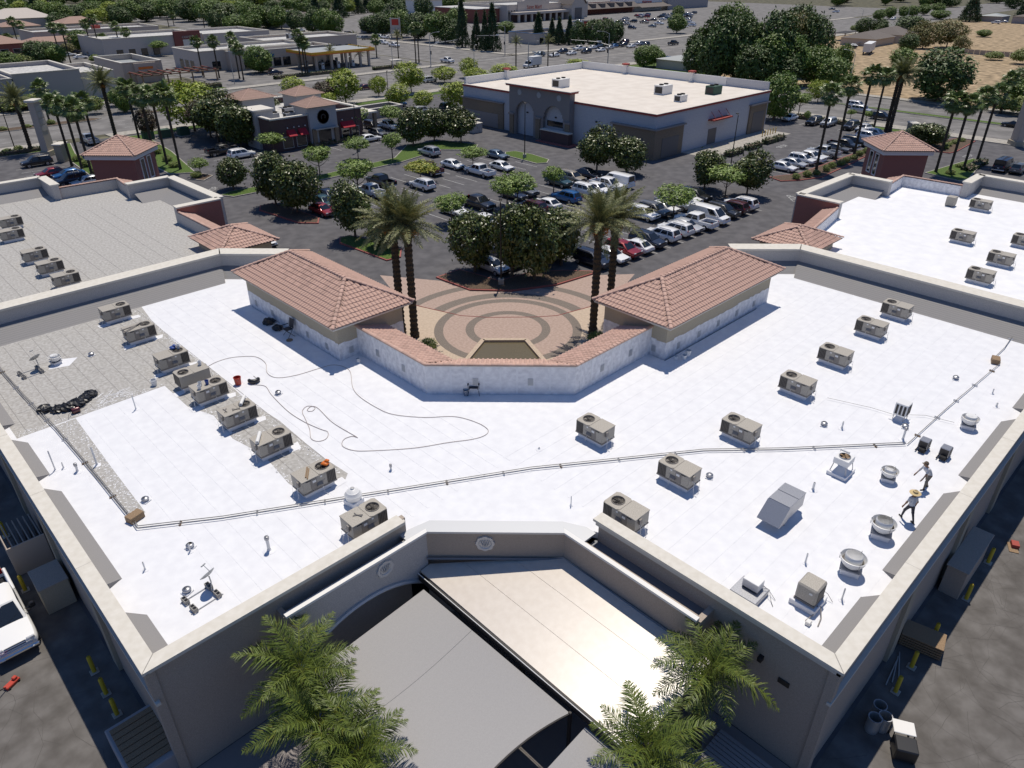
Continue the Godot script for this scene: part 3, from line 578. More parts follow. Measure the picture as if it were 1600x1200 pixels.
	mat("black_plastic", .018, .018, .02, .35)
	mat("hose", .42, .36, .33, .6)
	mat("cinder", .33, .315, .29, .95)
	mat("wood", .42, .30, .185, .8, 0, noise_tex("n_wd", 37, .06, Color(.65, .6, .55), W), .8)
	mat("red_plastic", .5, .06, .035, .45)
	mat("blue_plastic", .04, .09, .32, .45)
	mat("orange_plastic", .7, .17, .02, .5)
	mat("bucket", .72, .73, .74, .4)
	mat("tyre", .018, .018, .019, .85)
	mat("rim", .42, .42, .43, .35, .7)
	mat("chrome", .7, .7, .7, .18, .9)
	var gl := mat("glass", .015, .018, .022, .06)
	gl.metallic_specular = .7
	mat("glass_blue", .03, .045, .06, .08)
	mat("headlight", .75, .75, .75, .15, .2)
	mat("taillight", .35, .015, .012, .25)
	var cc := {"white": [.87, .87, .86], "silver": [.55, .56, .57], "grey": [.16, .165, .17], "black": [.012, .012, .014], "navy": [.015, .022, .045], "blue": [.02, .12, .32], "red": [.28, .018, .022], "maroon": [.085, .012, .016], "teal": [.03, .075, .08], "tan": [.36, .32, .26], "slate": [.16, .21, .26]}
	for k in cc:
		var m := mat("car_" + k, cc[k][0], cc[k][1], cc[k][2], .32, .0 if k in ["white", "black"] else .25)
		m.clearcoat_enabled = true
		m.clearcoat = .8
		m.clearcoat_roughness = .06
	mat("awning_beige", .66, .60, .53, .3, 0, noise_tex("n_ab", 41, .012, Color(.965, .96, .955), W, FastNoiseLite.TYPE_SIMPLEX_SMOOTH, 6), .3)
	mat("awning_grey", .40, .39, .385, .8, 0, noise_tex("n_ag", 42, .35, Color(.86, .86, .86), W, FastNoiseLite.TYPE_VALUE, 2), .8)
	mat("awning_seam", .26, .255, .25, .85)
	mat("fascia_dark", .02, .017, .017, .6)
	mat("flashing", .20, .21, .23, .6, .3)
	mat("bollard", .55, .42, .03, .6)
	mat("bark", .15, .115, .085, .95)
	mat("bark_palm", .11, .085, .062, .95, 0, noise_tex("n_bp", 43, .2, Color(.55, .55, .5), W, FastNoiseLite.TYPE_VALUE, 2), .8)
	mat("water", .26, .215, .14, .22, 0, noise_tex("n_wa", 50, .2, Color(.55, .55, .5), W, FastNoiseLite.TYPE_SIMPLEX_SMOOTH, 4), .5)
	mat("pole_dark", .04, .035, .03, .6, .3)
	mat("pole_grey", .42, .43, .43, .5, .5)
	mat("skin", .34, .19, .12, .6)
	mat("cloth_white", .72, .72, .72, .9)
	mat("cloth_dark", .05, .05, .058, .9)
	mat("straw", .6, .46, .24, .9)
	mat("store_blue", .66, .665, .68, .95, 0, noise_tex("n_stb", 44, .12, Color(.8, .8, .82), W, FastNoiseLite.TYPE_VALUE, 3), .5)
	mat("store_grey", .27, .245, .235, .95)
	mat("store_roof", .74, .68, .60, .8, 0, noise_tex("n_sr", 45, .01, Color(.95, .945, .94), W), .05)
	mat("stone", .44, .36, .27, .95, 0, noise_tex("n_sto", 46, .25, Color(.62, .6, .58), W, FastNoiseLite.TYPE_CELLULAR, 2), .5)
	mat("red_trim", .36, .06, .045, .7)
	mat("awning_red", .42, .015, .03, .8)
	mat("maroon_wall", .1, .062, .06, .9)
	mat("grey_wall", .42, .42, .42, .9)
	mat("dark_door", .16, .145, .135, .7)
	mat("wall_pale", .66, .59, .52, .95, 0, noise_tex("n_wp", 47, .1, Color(.85, .85, .85), W), .3)
	mat("wall_beige", .53, .45, .375, .95)
	mat("wall_grey", .36, .34, .34, .95)
	mat("roof_pale", .66, .65, .62, .85, 0, noise_tex("n_rp", 48, .02, Color(.8, .8, .8), W), .08)
	mat("shingle", .22, .19, .17, .95, 0, noise_tex("n_sh", 49, .1, Color(.75, .75, .75), W), .3)
	mat("brick_red", .24, .085, .065, .95)
	mat("shell_yellow", .75, .42, .03, .6)
	mat("shell_orange", .75, .2, .03, .6)
	mat("sign_red", .55, .05, .03, .6)
	mat("sign_blue", .05, .14, .3, .6)
	mat("green_box", .035, .09, .06, .7)
	mat("steel_roof", .32, .34, .34, .6, .2)
	vmat("leaf", .55, .35)
	vmat("leaf_glossy", .38, .2)
	vmat("vcol", .8)
func tile_mesh() -> Mesh:
	return shared("tile", func():
		var k := MB.new()
		var prof := [Vector2(-.155, .0), Vector2(-.085, -.004), Vector2(-.055, .03), Vector2(0, .062), Vector2(.055, .03), Vector2(.085, -.004), Vector2(.155, .0)]
		for i in prof.size() - 1:
			var p: Vector2 = prof[i]
			var q: Vector2 = prof[i + 1]
			var u0 := Vector3(p.x, p.y + .0, -.225)
			var u1 := Vector3(q.x, q.y + .0, -.225)
			var l0 := Vector3(p.x, p.y + .045, .205)
			var l1 := Vector3(q.x, q.y + .045, .205)
			k.quad(l0, l1, u1, u0)
			k.quad(l0 + Vector3(0, -.05, -.004), l1 + Vector3(0, -.05, -.004), l1, l0)
		return k.mesh())
func cap_mesh() -> Mesh:
	return shared("tilecap", func():
		var k := MB.new()
		var n := 5
		for i in n:
			var a0 := PI * i / n
			var a1 := PI * (i + 1) / n
			k.quad(Vector3(cos(a0) * .15, sin(a0) * .11 + .03, .22), Vector3(cos(a0) * .13, sin(a0) * .1, -.2), Vector3(cos(a1) * .13, sin(a1) * .1, -.2), Vector3(cos(a1) * .15, sin(a1) * .11 + .03, .22))
			k.tri(Vector3(0, 0, .22), Vector3(cos(a0) * .15, sin(a0) * .11 + .03, .22), Vector3(cos(a1) * .15, sin(a1) * .11 + .03, .22))
		return k.mesh())
func slope_list(o: Vector3, e: Vector3, up: Vector3, width: float, length: float, inl: float, inr: float) -> Array:
	var l := []
	var nrm := e.cross(up).normalized()
	var bs := Basis(e, nrm, -up)
	var rows := int(round(length / .385))
	var dy := length / rows
	for r in rows:
		var t := (r + .5) * dy
		var x0 := inl * t / length
		var x1 := width - inr * t / length
		var cols := int(floor((x1 - x0) / .305))
		if cols < 1: continue
		var st := .305
		var k0 := int(ceil((x0 + .02) / st))
		var k1 := int(floor((x1 - .02) / st))
		for kx in range(k0, k1):
			l.append(Transform3D(bs, o + e * ((kx + .5) * st) + up * t + nrm * .02))
	return l
func lay_tiles(parent: Node3D, l: Array, most: int, rng: RandomNumberGenerator) -> void:
	var tm := tile_mesh()
	var cam := Vector3(0, 30, 0)
	l.sort_custom(func(p, q):
		var pp: Vector3 = parent.transform * p.origin
		var qq: Vector3 = parent.transform * q.origin
		var fp: float = p.basis.y.dot((cam - pp).normalized())
		var fq: float = q.basis.y.dot((cam - qq).normalized())
		return fp / pp.distance_squared_to(cam) > fq / qq.distance_squared_to(cam))
	for i in mini(most, l.size()):
		var o := part(parent, "tile", tm, mats["tile%d" % rng.randi_range(0, 3)])
		o.transform = l[i]
	if l.size() > most:
		var mm := MultiMesh.new()
		mm.transform_format = MultiMesh.TRANSFORM_3D
		mm.mesh = tm
		mm.instance_count = l.size() - most
		for i in range(most, l.size()):
			mm.set_instance_transform(i - most, l[i])
		var o := MultiMeshInstance3D.new()
		o.multimesh = mm
		o.material_override = mats["tile0"]
		o.name = "far_slope_tiles"
		o.set_meta("kind", "stuff")
		parent.add_child(o, true)
func cap_run(parent: Node3D, p: Vector3, q: Vector3, rng: RandomNumberGenerator) -> void:
	var d := (q - p)
	var n := int(d.length() / .37)
	var z := -d.normalized()
	var x := Vector3.UP.cross(z).normalized()
	var bs := Basis(x, z.cross(x), z)
	for i in n:
		var o := part(parent, "ridge_cap", cap_mesh(), mats["tile%d" % rng.randi_range(0, 3)])
		o.transform = Transform3D(bs, p + d * ((i + .5) / n) + Vector3(0, .03, 0))
func hip_roof(parent: Node3D, hx: float, hz: float, rise: float, most: int, seed_: int) -> void:
	var rng := RandomNumberGenerator.new()
	rng.seed = seed_
	var hm := minf(hx, hz)
	var r0: Vector3; var r1: Vector3
	if hx >= hz:
		r0 = Vector3(-(hx - hm), rise, 0); r1 = Vector3(hx - hm, rise, 0)
	else:
		r0 = Vector3(0, rise, hz - hm); r1 = Vector3(0, rise, -(hz - hm))
	var c := [Vector3(-hx, 0, hz), Vector3(hx, 0, hz), Vector3(hx, 0, -hz), Vector3(-hx, 0, -hz)]
	var k := MB.new()
	var dn := Vector3(0, -.03, 0)
	if hx >= hz:
		k.quad(c[0] + dn, c[1] + dn, r1 + dn, r0 + dn); k.tri(c[1] + dn, c[2] + dn, r1 + dn); k.quad(c[2] + dn, c[3] + dn, r0 + dn, r1 + dn); k.tri(c[3] + dn, c[0] + dn, r0 + dn)
	else:
		k.tri(c[0] + dn, c[1] + dn, r0 + dn); k.quad(c[1] + dn, c[2] + dn, r1 + dn, r0 + dn); k.tri(c[2] + dn, c[3] + dn, r1 + dn); k.quad(c[3] + dn, c[0] + dn, r0 + dn, r1 + dn)
	k.quad(c[3] + dn * 2, c[2] + dn * 2, c[1] + dn * 2, c[0] + dn * 2)
	part(parent, "roof_boarding", k.mesh(), mats["tile1"])
	var sl := sqrt(hm * hm + rise * rise)
	var l := []
	for i in 4:
		var p: Vector3 = c[i]
		var q: Vector3 = c[(i + 1) % 4]
		var e := (q - p).normalized()
		var inw := Vector3.UP.cross(e)
		var up := (inw * hm + Vector3(0, rise, 0)).normalized()
		l += slope_list(p, e, up, (q - p).length(), sl, hm, hm)
	lay_tiles(parent, l, most, rng)
	var ends := [r0, r1, r1, r0] if hx >= hz else [r0, r0, r1, r1]
	for i in 4:
		cap_run(parent, c[i], ends[i], rng)
	if r0.distance_to(r1) > .3:
		cap_run(parent, r0, r1, rng)
func vent_mesh() -> Mesh:
	return shared("wall_vent", func():
		var k := MB.new()
		k.box(Vector3(0, 0, 0), Vector3(.36, .5, .03))
		for i in 6:
			k.box(Vector3(0, -.19 + i * .075, .028), Vector3(.3, .03, .03))
		return k.mesh())
func tower(parent: Node3D, a0: float, a1: float, b0: float, b1: float, seed_: int, nm: String) -> void:
	var t := holder(parent, nm, P((a0 + a1) / 2, 6, (b0 + b1) / 2))
	var hx := (a1 - a0) / 2
	var hz := (b1 - b0) / 2
	var pl := func(x: float, z: float) -> PackedVector2Array: return pv([-x, -z, x, -z, x, z, -x, z])
	part(t, "wall", slab(pl.call(hx, hz), 1.18, 2.78), mats["stucco_tan"])
	part(t, "wall_coating", slab(pl.call(hx + .012, hz + .012), -.1, 1.2), mats["coating_wall"])
	part(t, "wall_below", slab(pl.call(hx - .02, hz - .02), -6, -.1), mats["stucco_tan"])
	var rng := RandomNumberGenerator.new()
	rng.seed = seed_
	var k := MB.new()
	for side in 2:
		var L := hz * 2 if side == 0 else hx * 2
		var x := 0.0
		while x < L - .1:
			var w := rng.randf_range(.25, 1.1)
			w = minf(w, L - x)
			var h := rng.randf_range(.02, .16)
			var h2 := rng.randf_range(.02, .16)
			var off := .016
			var A: Vector3; var B: Vector3
			if side == 0:
				A = Vector3(-hx - off, 1.2, hz - x); B = Vector3(-hx - off, 1.2, hz - x - w)
				k.quad(B, A, A + Vector3(0, h, 0), B + Vector3(0, h2, 0))
			else:
				A = Vector3(-hx + x, 1.2, hz + off); B = Vector3(-hx + x + w, 1.2, hz + off)
				k.quad(A, B, B + Vector3(0, h2, 0), A + Vector3(0, h, 0))
			x += w
	part(t, "coating_edge", k.mesh(), mats["coating_wall"])
	var ov := .62
	part(t, "fascia", slab(pl.call(hx + ov - .05, hz + ov - .05), 2.62, 2.8), mats["trim"])
	part(t, "cornice", slab(pl.call(hx + .22, hz + .22), 2.45, 2.63), mats["trim"])
	part(t, "gutter", slab(pl.call(hx + ov, hz + ov), 2.74, 2.84), mats["trim_white"])
	for i in 5:
		if hz > hx:
			part(t, "wall_vent", vent_mesh(), mats["metal_coping"], Vector3(-hx - .02, .55, hz - 1.6 - i * 2.6), -PI / 2)
		else:
			part(t, "wall_vent", vent_mesh(), mats["metal_coping"], Vector3(-hx + 1.6 + i * 2.6, .55, hz + .02))
	part(t, "wall_vent", vent_mesh(), mats["metal_coping"], Vector3(-hx + .95, .55, hz + .02) if hz > hx else Vector3(-hx - .02, .55, hz - .95), 0.0 if hz > hx else -PI / 2)
	var r := holder(t, "tile_roof", Vector3(0, 2.84, 0))
	hip_roof_world(r, t, hx + ov + .04, hz + ov + .04, 1.72, 300, seed_)
func hip_roof_world(r: Node3D, t: Node3D, hx: float, hz: float, rise: float, most: int, seed_: int) -> void:
	hip_roof(r, hx, hz, rise, most, seed_)
func tile_skirt(parent: Node3D, p: Vector3, q: Vector3, out: Vector3, w: float, drop: float, mit0: float, mit1: float, most: int, seed_: int) -> void:
	var rng := RandomNumberGenerator.new()
	rng.seed = seed_
	var e0 := (q - p).normalized()
	var up := (-out * w + Vector3(0, drop, 0)).normalized()
	var ln := sqrt(w * w + drop * drop)
	var lo := p + out * w - Vector3(0, drop, 0)
	var hi := q + out * w - Vector3(0, drop, 0)
	var e := e0
	var a := lo + e0 * mit0
	var b := hi - e0 * mit1
	if e.cross(up).y < 0.0:
		e = -e0
		var sw := a; a = b; b = sw
		var m := mit0; mit0 = mit1; mit1 = m
	var l := slope_list(a, e, up, a.distance_to(b), ln, -mit0, -mit1)
	lay_tiles(parent, l, most, rng)
	var k := MB.new()
	var dn := Vector3(0, -.04, 0)
	k.quad(lo + e0 * (mit0 if e == e0 else mit1) + dn, hi - e0 * (mit1 if e == e0 else mit0) + dn, q + dn, p + dn)
	part(parent, "roof_boarding", k.mesh(), mats["tile1"])
	cap_run(parent, p, q, rng)
func seg(parent: Node3D, nm: String, p: Vector2, q: Vector2, s0: float, s1: float, y0: float, y1: float, m: Material, ext0 := 0.0, ext1 := 0.0) -> MeshInstance3D:
	var d := (q - p).normalized()
	var s := Vector2(-d.y, d.x)
	return part(parent, nm, slab(PackedVector2Array([p + s * s0, q + s * s0, q + s * s1 + d * ext1, p + s * s1 + d * ext0]), y0, y1), m)
func medallion(parent: Node3D, at: Vector3, turn: float) -> void:
	var m := holder(parent, "medallion", at, turn)
	part(m, "shell_plate", shared("medal", func():
		var k := MB.new()
		var n := 32
		for i in n:
			var a0 := TAU * i / n
			var a1 := TAU * (i + 1) / n
			var r0 := .44 + .05 * absf(cos(a0 * 4))
			var r1 := .44 + .05 * absf(cos(a1 * 4))
			var o0 := Vector3(cos(a0), sin(a0), 0)
			var o1 := Vector3(cos(a1), sin(a1), 0)
			var f := Vector3(0, 0, .07)
			k.quad(o0 * r0, o1 * r1, o1 * r1 * .96 + f, o0 * r0 * .96 + f)
			k.quad(o0 * r0 * .96 + f, o1 * r1 * .96 + f, o1 * .33 + f, o0 * .33 + f)
			k.quad(o0 * .33 + f, o1 * .33 + f, o1 * .28 + f * .5, o0 * .28 + f * .5)
			k.tri(o0 * .28 + f * .5, o1 * .28 + f * .5, f * .5)
		return k.mesh()), mats["metal_coping"])
	part(m, "shell_rib", shared("medal_rib", func():
		var k := MB.new()
		for i in 5:
			var x := (i - 2) * .09
			k.tube([Vector3(x * .3, -.2, .06), Vector3(x, .02, .1), Vector3(x * 1.3, .2, .06)], .028, 5)
		return k.mesh()), mats["metal_coping"])
func main_building() -> void:
	var B := thing("shopping_centre", "low chevron shopping building with white coated flat roof and two tile roofed towers", "building")
	var deck := pv([2.9, 22.85, 14.5, 22.85, 16.2, 22.4, 20.9, 17.7, 21.65, 16.2, 21.65, 4.45, 61.7, 4.45, 61.7, 26.2, 57.3, 30.6, 51.2, 30.6, 51.2, 24.2, 38.5, 24.2, 38.5, 25.6, 30.55, 25.6, 23.9, 32.25, 23.9, 40, 22.3, 40, 22.3, 53, 28, 53, 28, 57.4, 24, 61.4, 2.9, 61.4])
	part(B, "roof_deck", slab(deck, 5.6, 6.0), mats["coating"])
	var grey := [
		pv([3.6, 45.0, 12.2, 45.1, 12.2, 41.5, 12.9, 39.4, 12.6, 36.2, 13.1, 33.5, 12.8, 30.1, 13.2, 28.4, 15.0, 28.2, 15.55, 28.7, 15.35, 31.2, 15.5, 36.0, 15.2, 40.0, 15.4, 44.0, 15.25, 50, 15.5, 56.0, 15.9, 59.0, 3.6, 59.0]),
		pv([5.55, 44.9, 6.75, 44.95, 6.55, 38, 6.45, 33.1, 5.75, 33.2, 5.6, 38])]
	for g in grey:
		part(B, "bare_roofing", sheet(g, 6.004), mats["capsheet"])
	var rng := RandomNumberGenerator.new()
	rng.seed = 5
	var lap := shared("lap", func(): return sheet(pv([0, 0, .035, 0, .035, 1, 0, 1]), 0))
	for i in 13:
		var a := 4.2 + i * .93
		var b0 := 45.2
		if a > 12.9: b0 = 29.5
		elif a > 12.2: b0 = 42.0
		var o := part(B, "roofing_lap", lap, mats["capsheet_seam"], P(a, 6.007, b0))
		o.scale.z = 58.8 - b0
	for i in 9:
		var o := part(B, "roofing_lap", lap, mats["capsheet_seam"], P(4.2 + (i % 4) * 2.6, 6.008, 48 + i * 1.2), -PI / 2)
		o.scale.z = .9
	var ridge := shared("ridge", func():
		var k := MB.new()
		k.box(Vector3(0, 0, -.5), Vector3(.12, .008, 1))
		return k.mesh())
	for i in 17:
		var la := 7.2 + i * .97
		var o := part(B, "membrane_lap", ridge, mats["coating"], P(la, 6.003, 23.4))
		o.scale.z = 21.0 if la < 11.8 else (4.6 if la < 15.7 else (8.0 if la > 21.5 else 17.0))
	for i in 7:
		var o := part(B, "membrane_lap", ridge, mats["coating"], P(16.1 + i * .97, 6.003, 41.5))
		o.scale.z = 17.0 if 16.1 + i * .97 < 21.5 else 1.0
	for i in 20:
		var o := part(B, "membrane_lap", ridge, mats["coating"], P(22.6, 6.003, 5.4 + i * .97), -PI / 2)
		o.scale.z = 37.0
	var Lw := [Vector2(2.9, 61.5), Vector2(24.0, 61.5), Vector2(28.1, 57.4)]
	var Rw := [Vector2(61.75, 4.4), Vector2(61.75, 26.3), Vector2(57.4, 30.65)]
	for side in 2:
		var w: Array = Lw if side == 0 else Rw
		var sg := 1.0 if side == 0 else -1.0
		for i in 2:
			var m0 := .58 * (1.0 if i == 1 else 0.0)
			var p: Vector2 = w[i]
			var q: Vector2 = w[i + 1]
			seg(B, "parapet_wall", p, q, 0, 1.15 * sg, 0, 7.66, mats["parapet_in"], (-.4 if i == 1 else 0.0), (.48 if i == 0 else 0.0))
			seg(B, "coping", p, q, -.14 * sg, 1.28 * sg, 7.64, 7.8, mats["coping"], (-.0 if i == 0 else -.56), (.56 if i == 0 else 0.0))
			var d := (q - p).normalized()
			var s := Vector2(-d.y, d.x) * sg
			var wd := 2.5 if i == 0 else 1.6
			var k := MB.new()
			var e0 := d * (-(wd * .41) if i == 1 else 0.0) * 0
			var A := p - s * wd + (d * (wd * .41) if i == 1 else Vector2.ZERO)
			var C := q - s * wd - (d * (wd * .41) if i == 0 else Vector2.ZERO)
			var y1 := 6.65
			var lo0 := P(A.x, 6.006, A.y); var lo1 := P(C.x, 6.006, C.y)
			var hi0 := P(p.x, y1, p.y); var hi1 := P(q.x, y1, q.y)
			k.quad(lo0, lo1, hi1, hi0)
			part(B, "cant_slope", k.mesh(), mats["cant"])
			for r in range(1, 10):
				var t := r / 10.0
				var lk := MB.new()
				var u0 := lo0.lerp(hi0, t); var u1 := lo1.lerp(hi1, t)
				var v0 := lo0.lerp(hi0, t + .014); var v1 := lo1.lerp(hi1, t + .014)
				var upv := Vector3(0, .006, 0)
				lk.quad(u0 + upv, u1 + upv, v1 + upv, v0 + upv)
				part(B, "cant_lap", lk.mesh(), mats["cant_line"])
	var M1: Material = mats["stucco_brown"]
	seg(B, "front_wall", Vector2(2.8, 22.75), Vector2(15.0, 22.75), 0, .28, 0, 6.9, M1)
	seg(B, "front_wall", Vector2(21.55, 16.1), Vector2(21.55, 4.35), 0, .28, 0, 6.9, M1)
	seg(B, "end_wall", Vector2(2.8, 62), Vector2(2.8, 23.04), 0, .28, 0, 6.9, M1)
	seg(B, "end_wall", Vector2(21.84, 4.35), Vector2(62, 4.35), 0, .28, 0, 6.9, M1)
	var cy0 := 6.86
	var cy1 := 7.0
	part(B, "coping", slab(pv([2.53, 22.4, 14.75, 22.4, 14.75, 23.08, 3.2, 23.08]), cy0, cy1), mats["coping"])
	part(B, "coping", slab(pv([2.53, 22.41, 3.195, 23.09, 3.195, 62.6, 2.53, 62.6]), cy0, cy1), mats["coping"])
	part(B, "coping", slab(pv([21.33, 4.08, 22.0, 4.75, 22.0, 16.3, 21.33, 16.3]), cy0, cy1), mats["coping"])
	part(B, "coping", slab(pv([21.34, 4.08, 62.9, 4.08, 62.9, 4.745, 22.005, 4.745]), cy0, cy1), mats["coping"])
	for j in [[2.53, 22.4, 3.2, 23.08], [21.33, 4.08, 22.0, 4.75]]:
		var k := MB.new()
		var d := Vector2(j[2] - j[0], j[3] - j[1]).normalized()
		var s := Vector2(-d.y, d.x) * .018
		k.prism(PackedVector2Array([Vector2(j[0], j[1]) - s, Vector2(j[2], j[3]) - s, Vector2(j[2], j[3]) + s, Vector2(j[0], j[1]) + s]), 6.99, 7.005)
		part(B, "mitre_joint", k.mesh(), mats["coping_joint"])
	for b in [30.0, 37.0, 44.0, 51.0, 58.0]:
		part(B, "coping_joint", sheet(rect(2.53, b, 3.195, b + .015), 7.003), mats["coping_joint"])
	for a in [29.0, 36.0, 43.0, 50.0, 57.0]:
		part(B, "coping_joint", sheet(rect(a, 4.08, a + .015, 4.745), 7.003), mats["coping_joint"])
	seg(B, "cornice", Vector2(2.62, 22.6), Vector2(14.9, 22.6), 0, .15, 6.62, 6.86, mats["trim"])
	seg(B, "cornice", Vector2(21.42, 16.2), Vector2(21.42, 4.2), 0, .13, 6.62, 6.86, mats["trim"])
	seg(B, "cornice", Vector2(2.66, 62), Vector2(2.66, 22.6), 0, .14, 6.6, 6.86, mats["trim"])
	seg(B, "cornice", Vector2(21.42, 4.2), Vector2(62, 4.2), 0, .15, 6.6, 6.86, mats["trim"])
	seg(B, "band", Vector2(2.62, 62), Vector2(2.62, 22.5), 0, .18, 4.9, 5.05, mats["trim"])
	seg(B, "band", Vector2(21.4, 4.17), Vector2(62, 4.17), 0, .18, 4.9, 5.05, mats["trim"])
	part(B, "corner_pilaster", slab(rect(2.64, 22.66, 3.0, 23.2), 0, 6.6), mats["stucco_brown"])
	part(B, "corner_pilaster", slab(rect(21.44, 4.22, 21.9, 4.6), 0, 6.6), mats["stucco_brown"])
	for b in [30.2, 38.2, 46.2, 54.2]:
		part(B, "pilaster", slab(rect(2.62, b, 2.8, b + .9), 0, 4.9), mats["stucco_tan"])
	for a in [30.0, 38.0, 46.0, 54.0]:
		part(B, "pilaster", slab(rect(a, 4.17, a + .9, 4.35), 0, 4.9), mats["stucco_tan"])
	for c in [[23.1, 26.8], [28.9, 38.4], [39.6, 44.6], [46.5, 58.5]]:
		var k := MB.new()
		k.hexa([P(3.2, 6.0, c[0]), P(3.95, 6.0, c[0] + .3), P(3.95, 6.0, c[1] - .5), P(3.2, 6.0, c[1]), P(3.2, 6.34, c[0]), P(3.9, 6.03, c[0] + .3), P(3.9, 6.03, c[1] - .5), P(3.2, 6.34, c[1])])
		part(B, "cricket", k.mesh(), mats["cant"])
	for c in [[22.1, 27.2], [28.7, 37.4], [38.8, 47.2], [48.6, 59.0]]:
		var k := MB.new()
		k.hexa([P(c[0], 6.0, 4.75), P(c[1], 6.0, 4.75), P(c[1] - .5, 6.0, 5.5), P(c[0] + .3, 6.0, 5.5), P(c[0], 6.34, 4.75), P(c[1], 6.34, 4.75), P(c[1] - .5, 6.03, 5.45), P(c[0] + .3, 6.03, 5.45)])
		part(B, "cricket", k.mesh(), mats["cant"])
	var sp := [Vector2(8.3, 22.12), Vector2(15.72, 22.12), Vector2(20.5, 17.34), Vector2(20.5, 9.9)]
	var st: Material = mats["stucco_brown"]
	part(B, "screen_wall", slab(PackedVector2Array([sp[0], sp[1], Vector2(15.84, 22.4), Vector2(8.3, 22.4)]), 4.2, 5.94), mats["parapet_in"])
	part(B, "screen_wall", slab(PackedVector2Array([sp[1], sp[2], Vector2(20.78, 17.46), Vector2(15.84, 22.4)]), 4.2, 5.94), st)
	part(B, "screen_wall", slab(PackedVector2Array([sp[2], sp[3], Vector2(20.78, 9.9), Vector2(20.78, 17.46)]), 4.2, 5.94), st)
	part(B, "screen_end", slab(rect(20.5, 9.62, 21.55, 9.89), 0, 5.94), st)
	part(B, "screen_end", slab(rect(8.05, 22.12, 8.29, 22.75), 0, 5.94), st)
	part(B, "screen_coping", slab(pv([8.1, 21.98, 15.68, 21.98, 15.78, 22.22, 8.1, 22.22]), 5.94, 6.06), mats["trim_white"])
	part(B, "screen_coping", slab(pv([15.68, 21.98, 20.4, 17.26, 20.98, 17.86, 16.27, 22.57, 15.78, 22.22]), 5.95, 6.065), mats["metal_coping"])
	part(B, "screen_coping", slab(pv([20.4, 17.26, 20.36, 9.75, 20.6, 9.75, 20.64, 17.5]), 5.94, 6.06), mats["trim_white"])
	part(B, "screen_coping", slab(pv([15.78, 22.22, 16.27, 22.57, 15.2, 22.75, 14.6, 22.75, 14.6, 22.22]), 5.94, 6.05), mats["metal_coping"])
	part(B, "screen_coping", slab(pv([20.64, 17.5, 20.98, 17.86, 21.5, 16.8, 21.5, 16.2, 20.6, 16.2]), 5.94, 6.05), mats["metal_coping"])
	part(B, "trough_floor", slab(rect(8.3, 22.4, 14.6, 22.745), 5.45, 5.6), mats["flashing"])
	part(B, "trough_floor", slab(rect(20.78, 9.9, 21.545, 16.2), 5.45, 5.6), mats["flashing"])
	part(B, "storefront_wall", slab(pv([15.9, 22.5, 20.85, 17.6, 21.5, 18.2, 16.5, 23.1]), 0, 4.2), st)
	part(B, "storefront_wall", slab(rect(20.85, 9.9, 21.5, 17.5), 0, 4.2), st)
	var ak := MB.new()
	var n := 14
	for i in n:
		var x0 := 8.3 + 7.4 * i / n
		var x1 := 8.3 + 7.4 * (i + 1) / n
		var f := func(x: float) -> float: return 4.15 - 1.5 * pow(absf((x - 12.0) / 3.7), 2.2)
		for off in [0.0, .28]:
			ak.quad(P(x0, f.call(x0), 22.12 + off), P(x1, f.call(x1), 22.12 + off), P(x1, 4.2, 22.12 + off), P(x0, 4.2, 22.12 + off))
		ak.quad(P(x0, f.call(x0), 22.4), P(x1, f.call(x1), 22.4), P(x1, f.call(x1), 22.12), P(x0, f.call(x0), 22.12))
	part(B, "arch_wall", ak.mesh(), mats["parapet_in"])
	var at := MB.new()
	var pts := []
	for i in n + 1:
		var x := 8.3 + 7.4 * i / n
		pts.append(P(x, 4.15 - 1.5 * pow(absf((x - 12.0) / 3.7), 2.2) - .02, 22.06))
	at.tube(pts, .11, 6)
	part(B, "arch_moulding", at.mesh(50), mats["metal_coping"])
	medallion(B, P(13.2, 5.25, 22.12), 0)
	medallion(B, P(17.75, 5.25, 20.09), -PI / 4)
	part(B, "wall_pack_light", box_mesh(.3, .25, .2), mats["fascia_dark"], P(21.45, 4.9, 7.2))
	part(B, "wall_plate", box_mesh(.05, .3, .5), mats["pole_dark"], P(21.52, 4.3, 6.1))
	var fk := MB.new()
	fk.tube([P(15.6, 4.32, 22.05), P(20.44, 4.32, 17.27), P(20.44, 4.32, 9.9)], .07, 5)
	part(B, "ledge_flashing", fk.mesh(), mats["flashing"])
	var hx := [Vector2(23.9, 40.2), Vector2(23.85, 32.25), Vector2(30.55, 25.55), Vector2(38.7, 25.6)]
	for i in 3:
		seg(B, "court_wall", hx[i], hx[i + 1], 0, .25, 5.6, 8.05, mats["coating_wall"], (.1 if i > 0 else 0.0), (-.1 if i < 2 else 0.0))
		seg(B, "court_wall_back", hx[i], hx[i + 1], .25, .5, 0, 7.9, mats["stucco_tan"], (.2 if i > 0 else 0.0), (-.2 if i < 2 else 0.0))
		seg(B, "drip_edge", hx[i], hx[i + 1], -.05, .26, 8.05, 8.1, mats["trim"])
		var d: Vector2 = (hx[i + 1] - hx[i]).normalized()
		var s := Vector2(-d.y, d.x)
		var ln: float = hx[i].distance_to(hx[i + 1])
		for t in [.33, .7]:
			var c: Vector2 = hx[i] + d * ln * t - s * .02
			part(B, "wall_vent", vent_mesh(), mats["metal_coping"], P(c.x, 6.95, c.y), atan2(-s.x, s.y))
		for t in int(ln / 1.05):
			var c: Vector2 = hx[i] + d * (t + .5) * 1.05 - s * .008
			part(B, "coating_lap", box_mesh(.12, 1.9, .012, .003), mats["coating"], P(c.x, 6.05, c.y), atan2(-s.x, s.y))
	var sk := holder(B, "court_tile_roof")
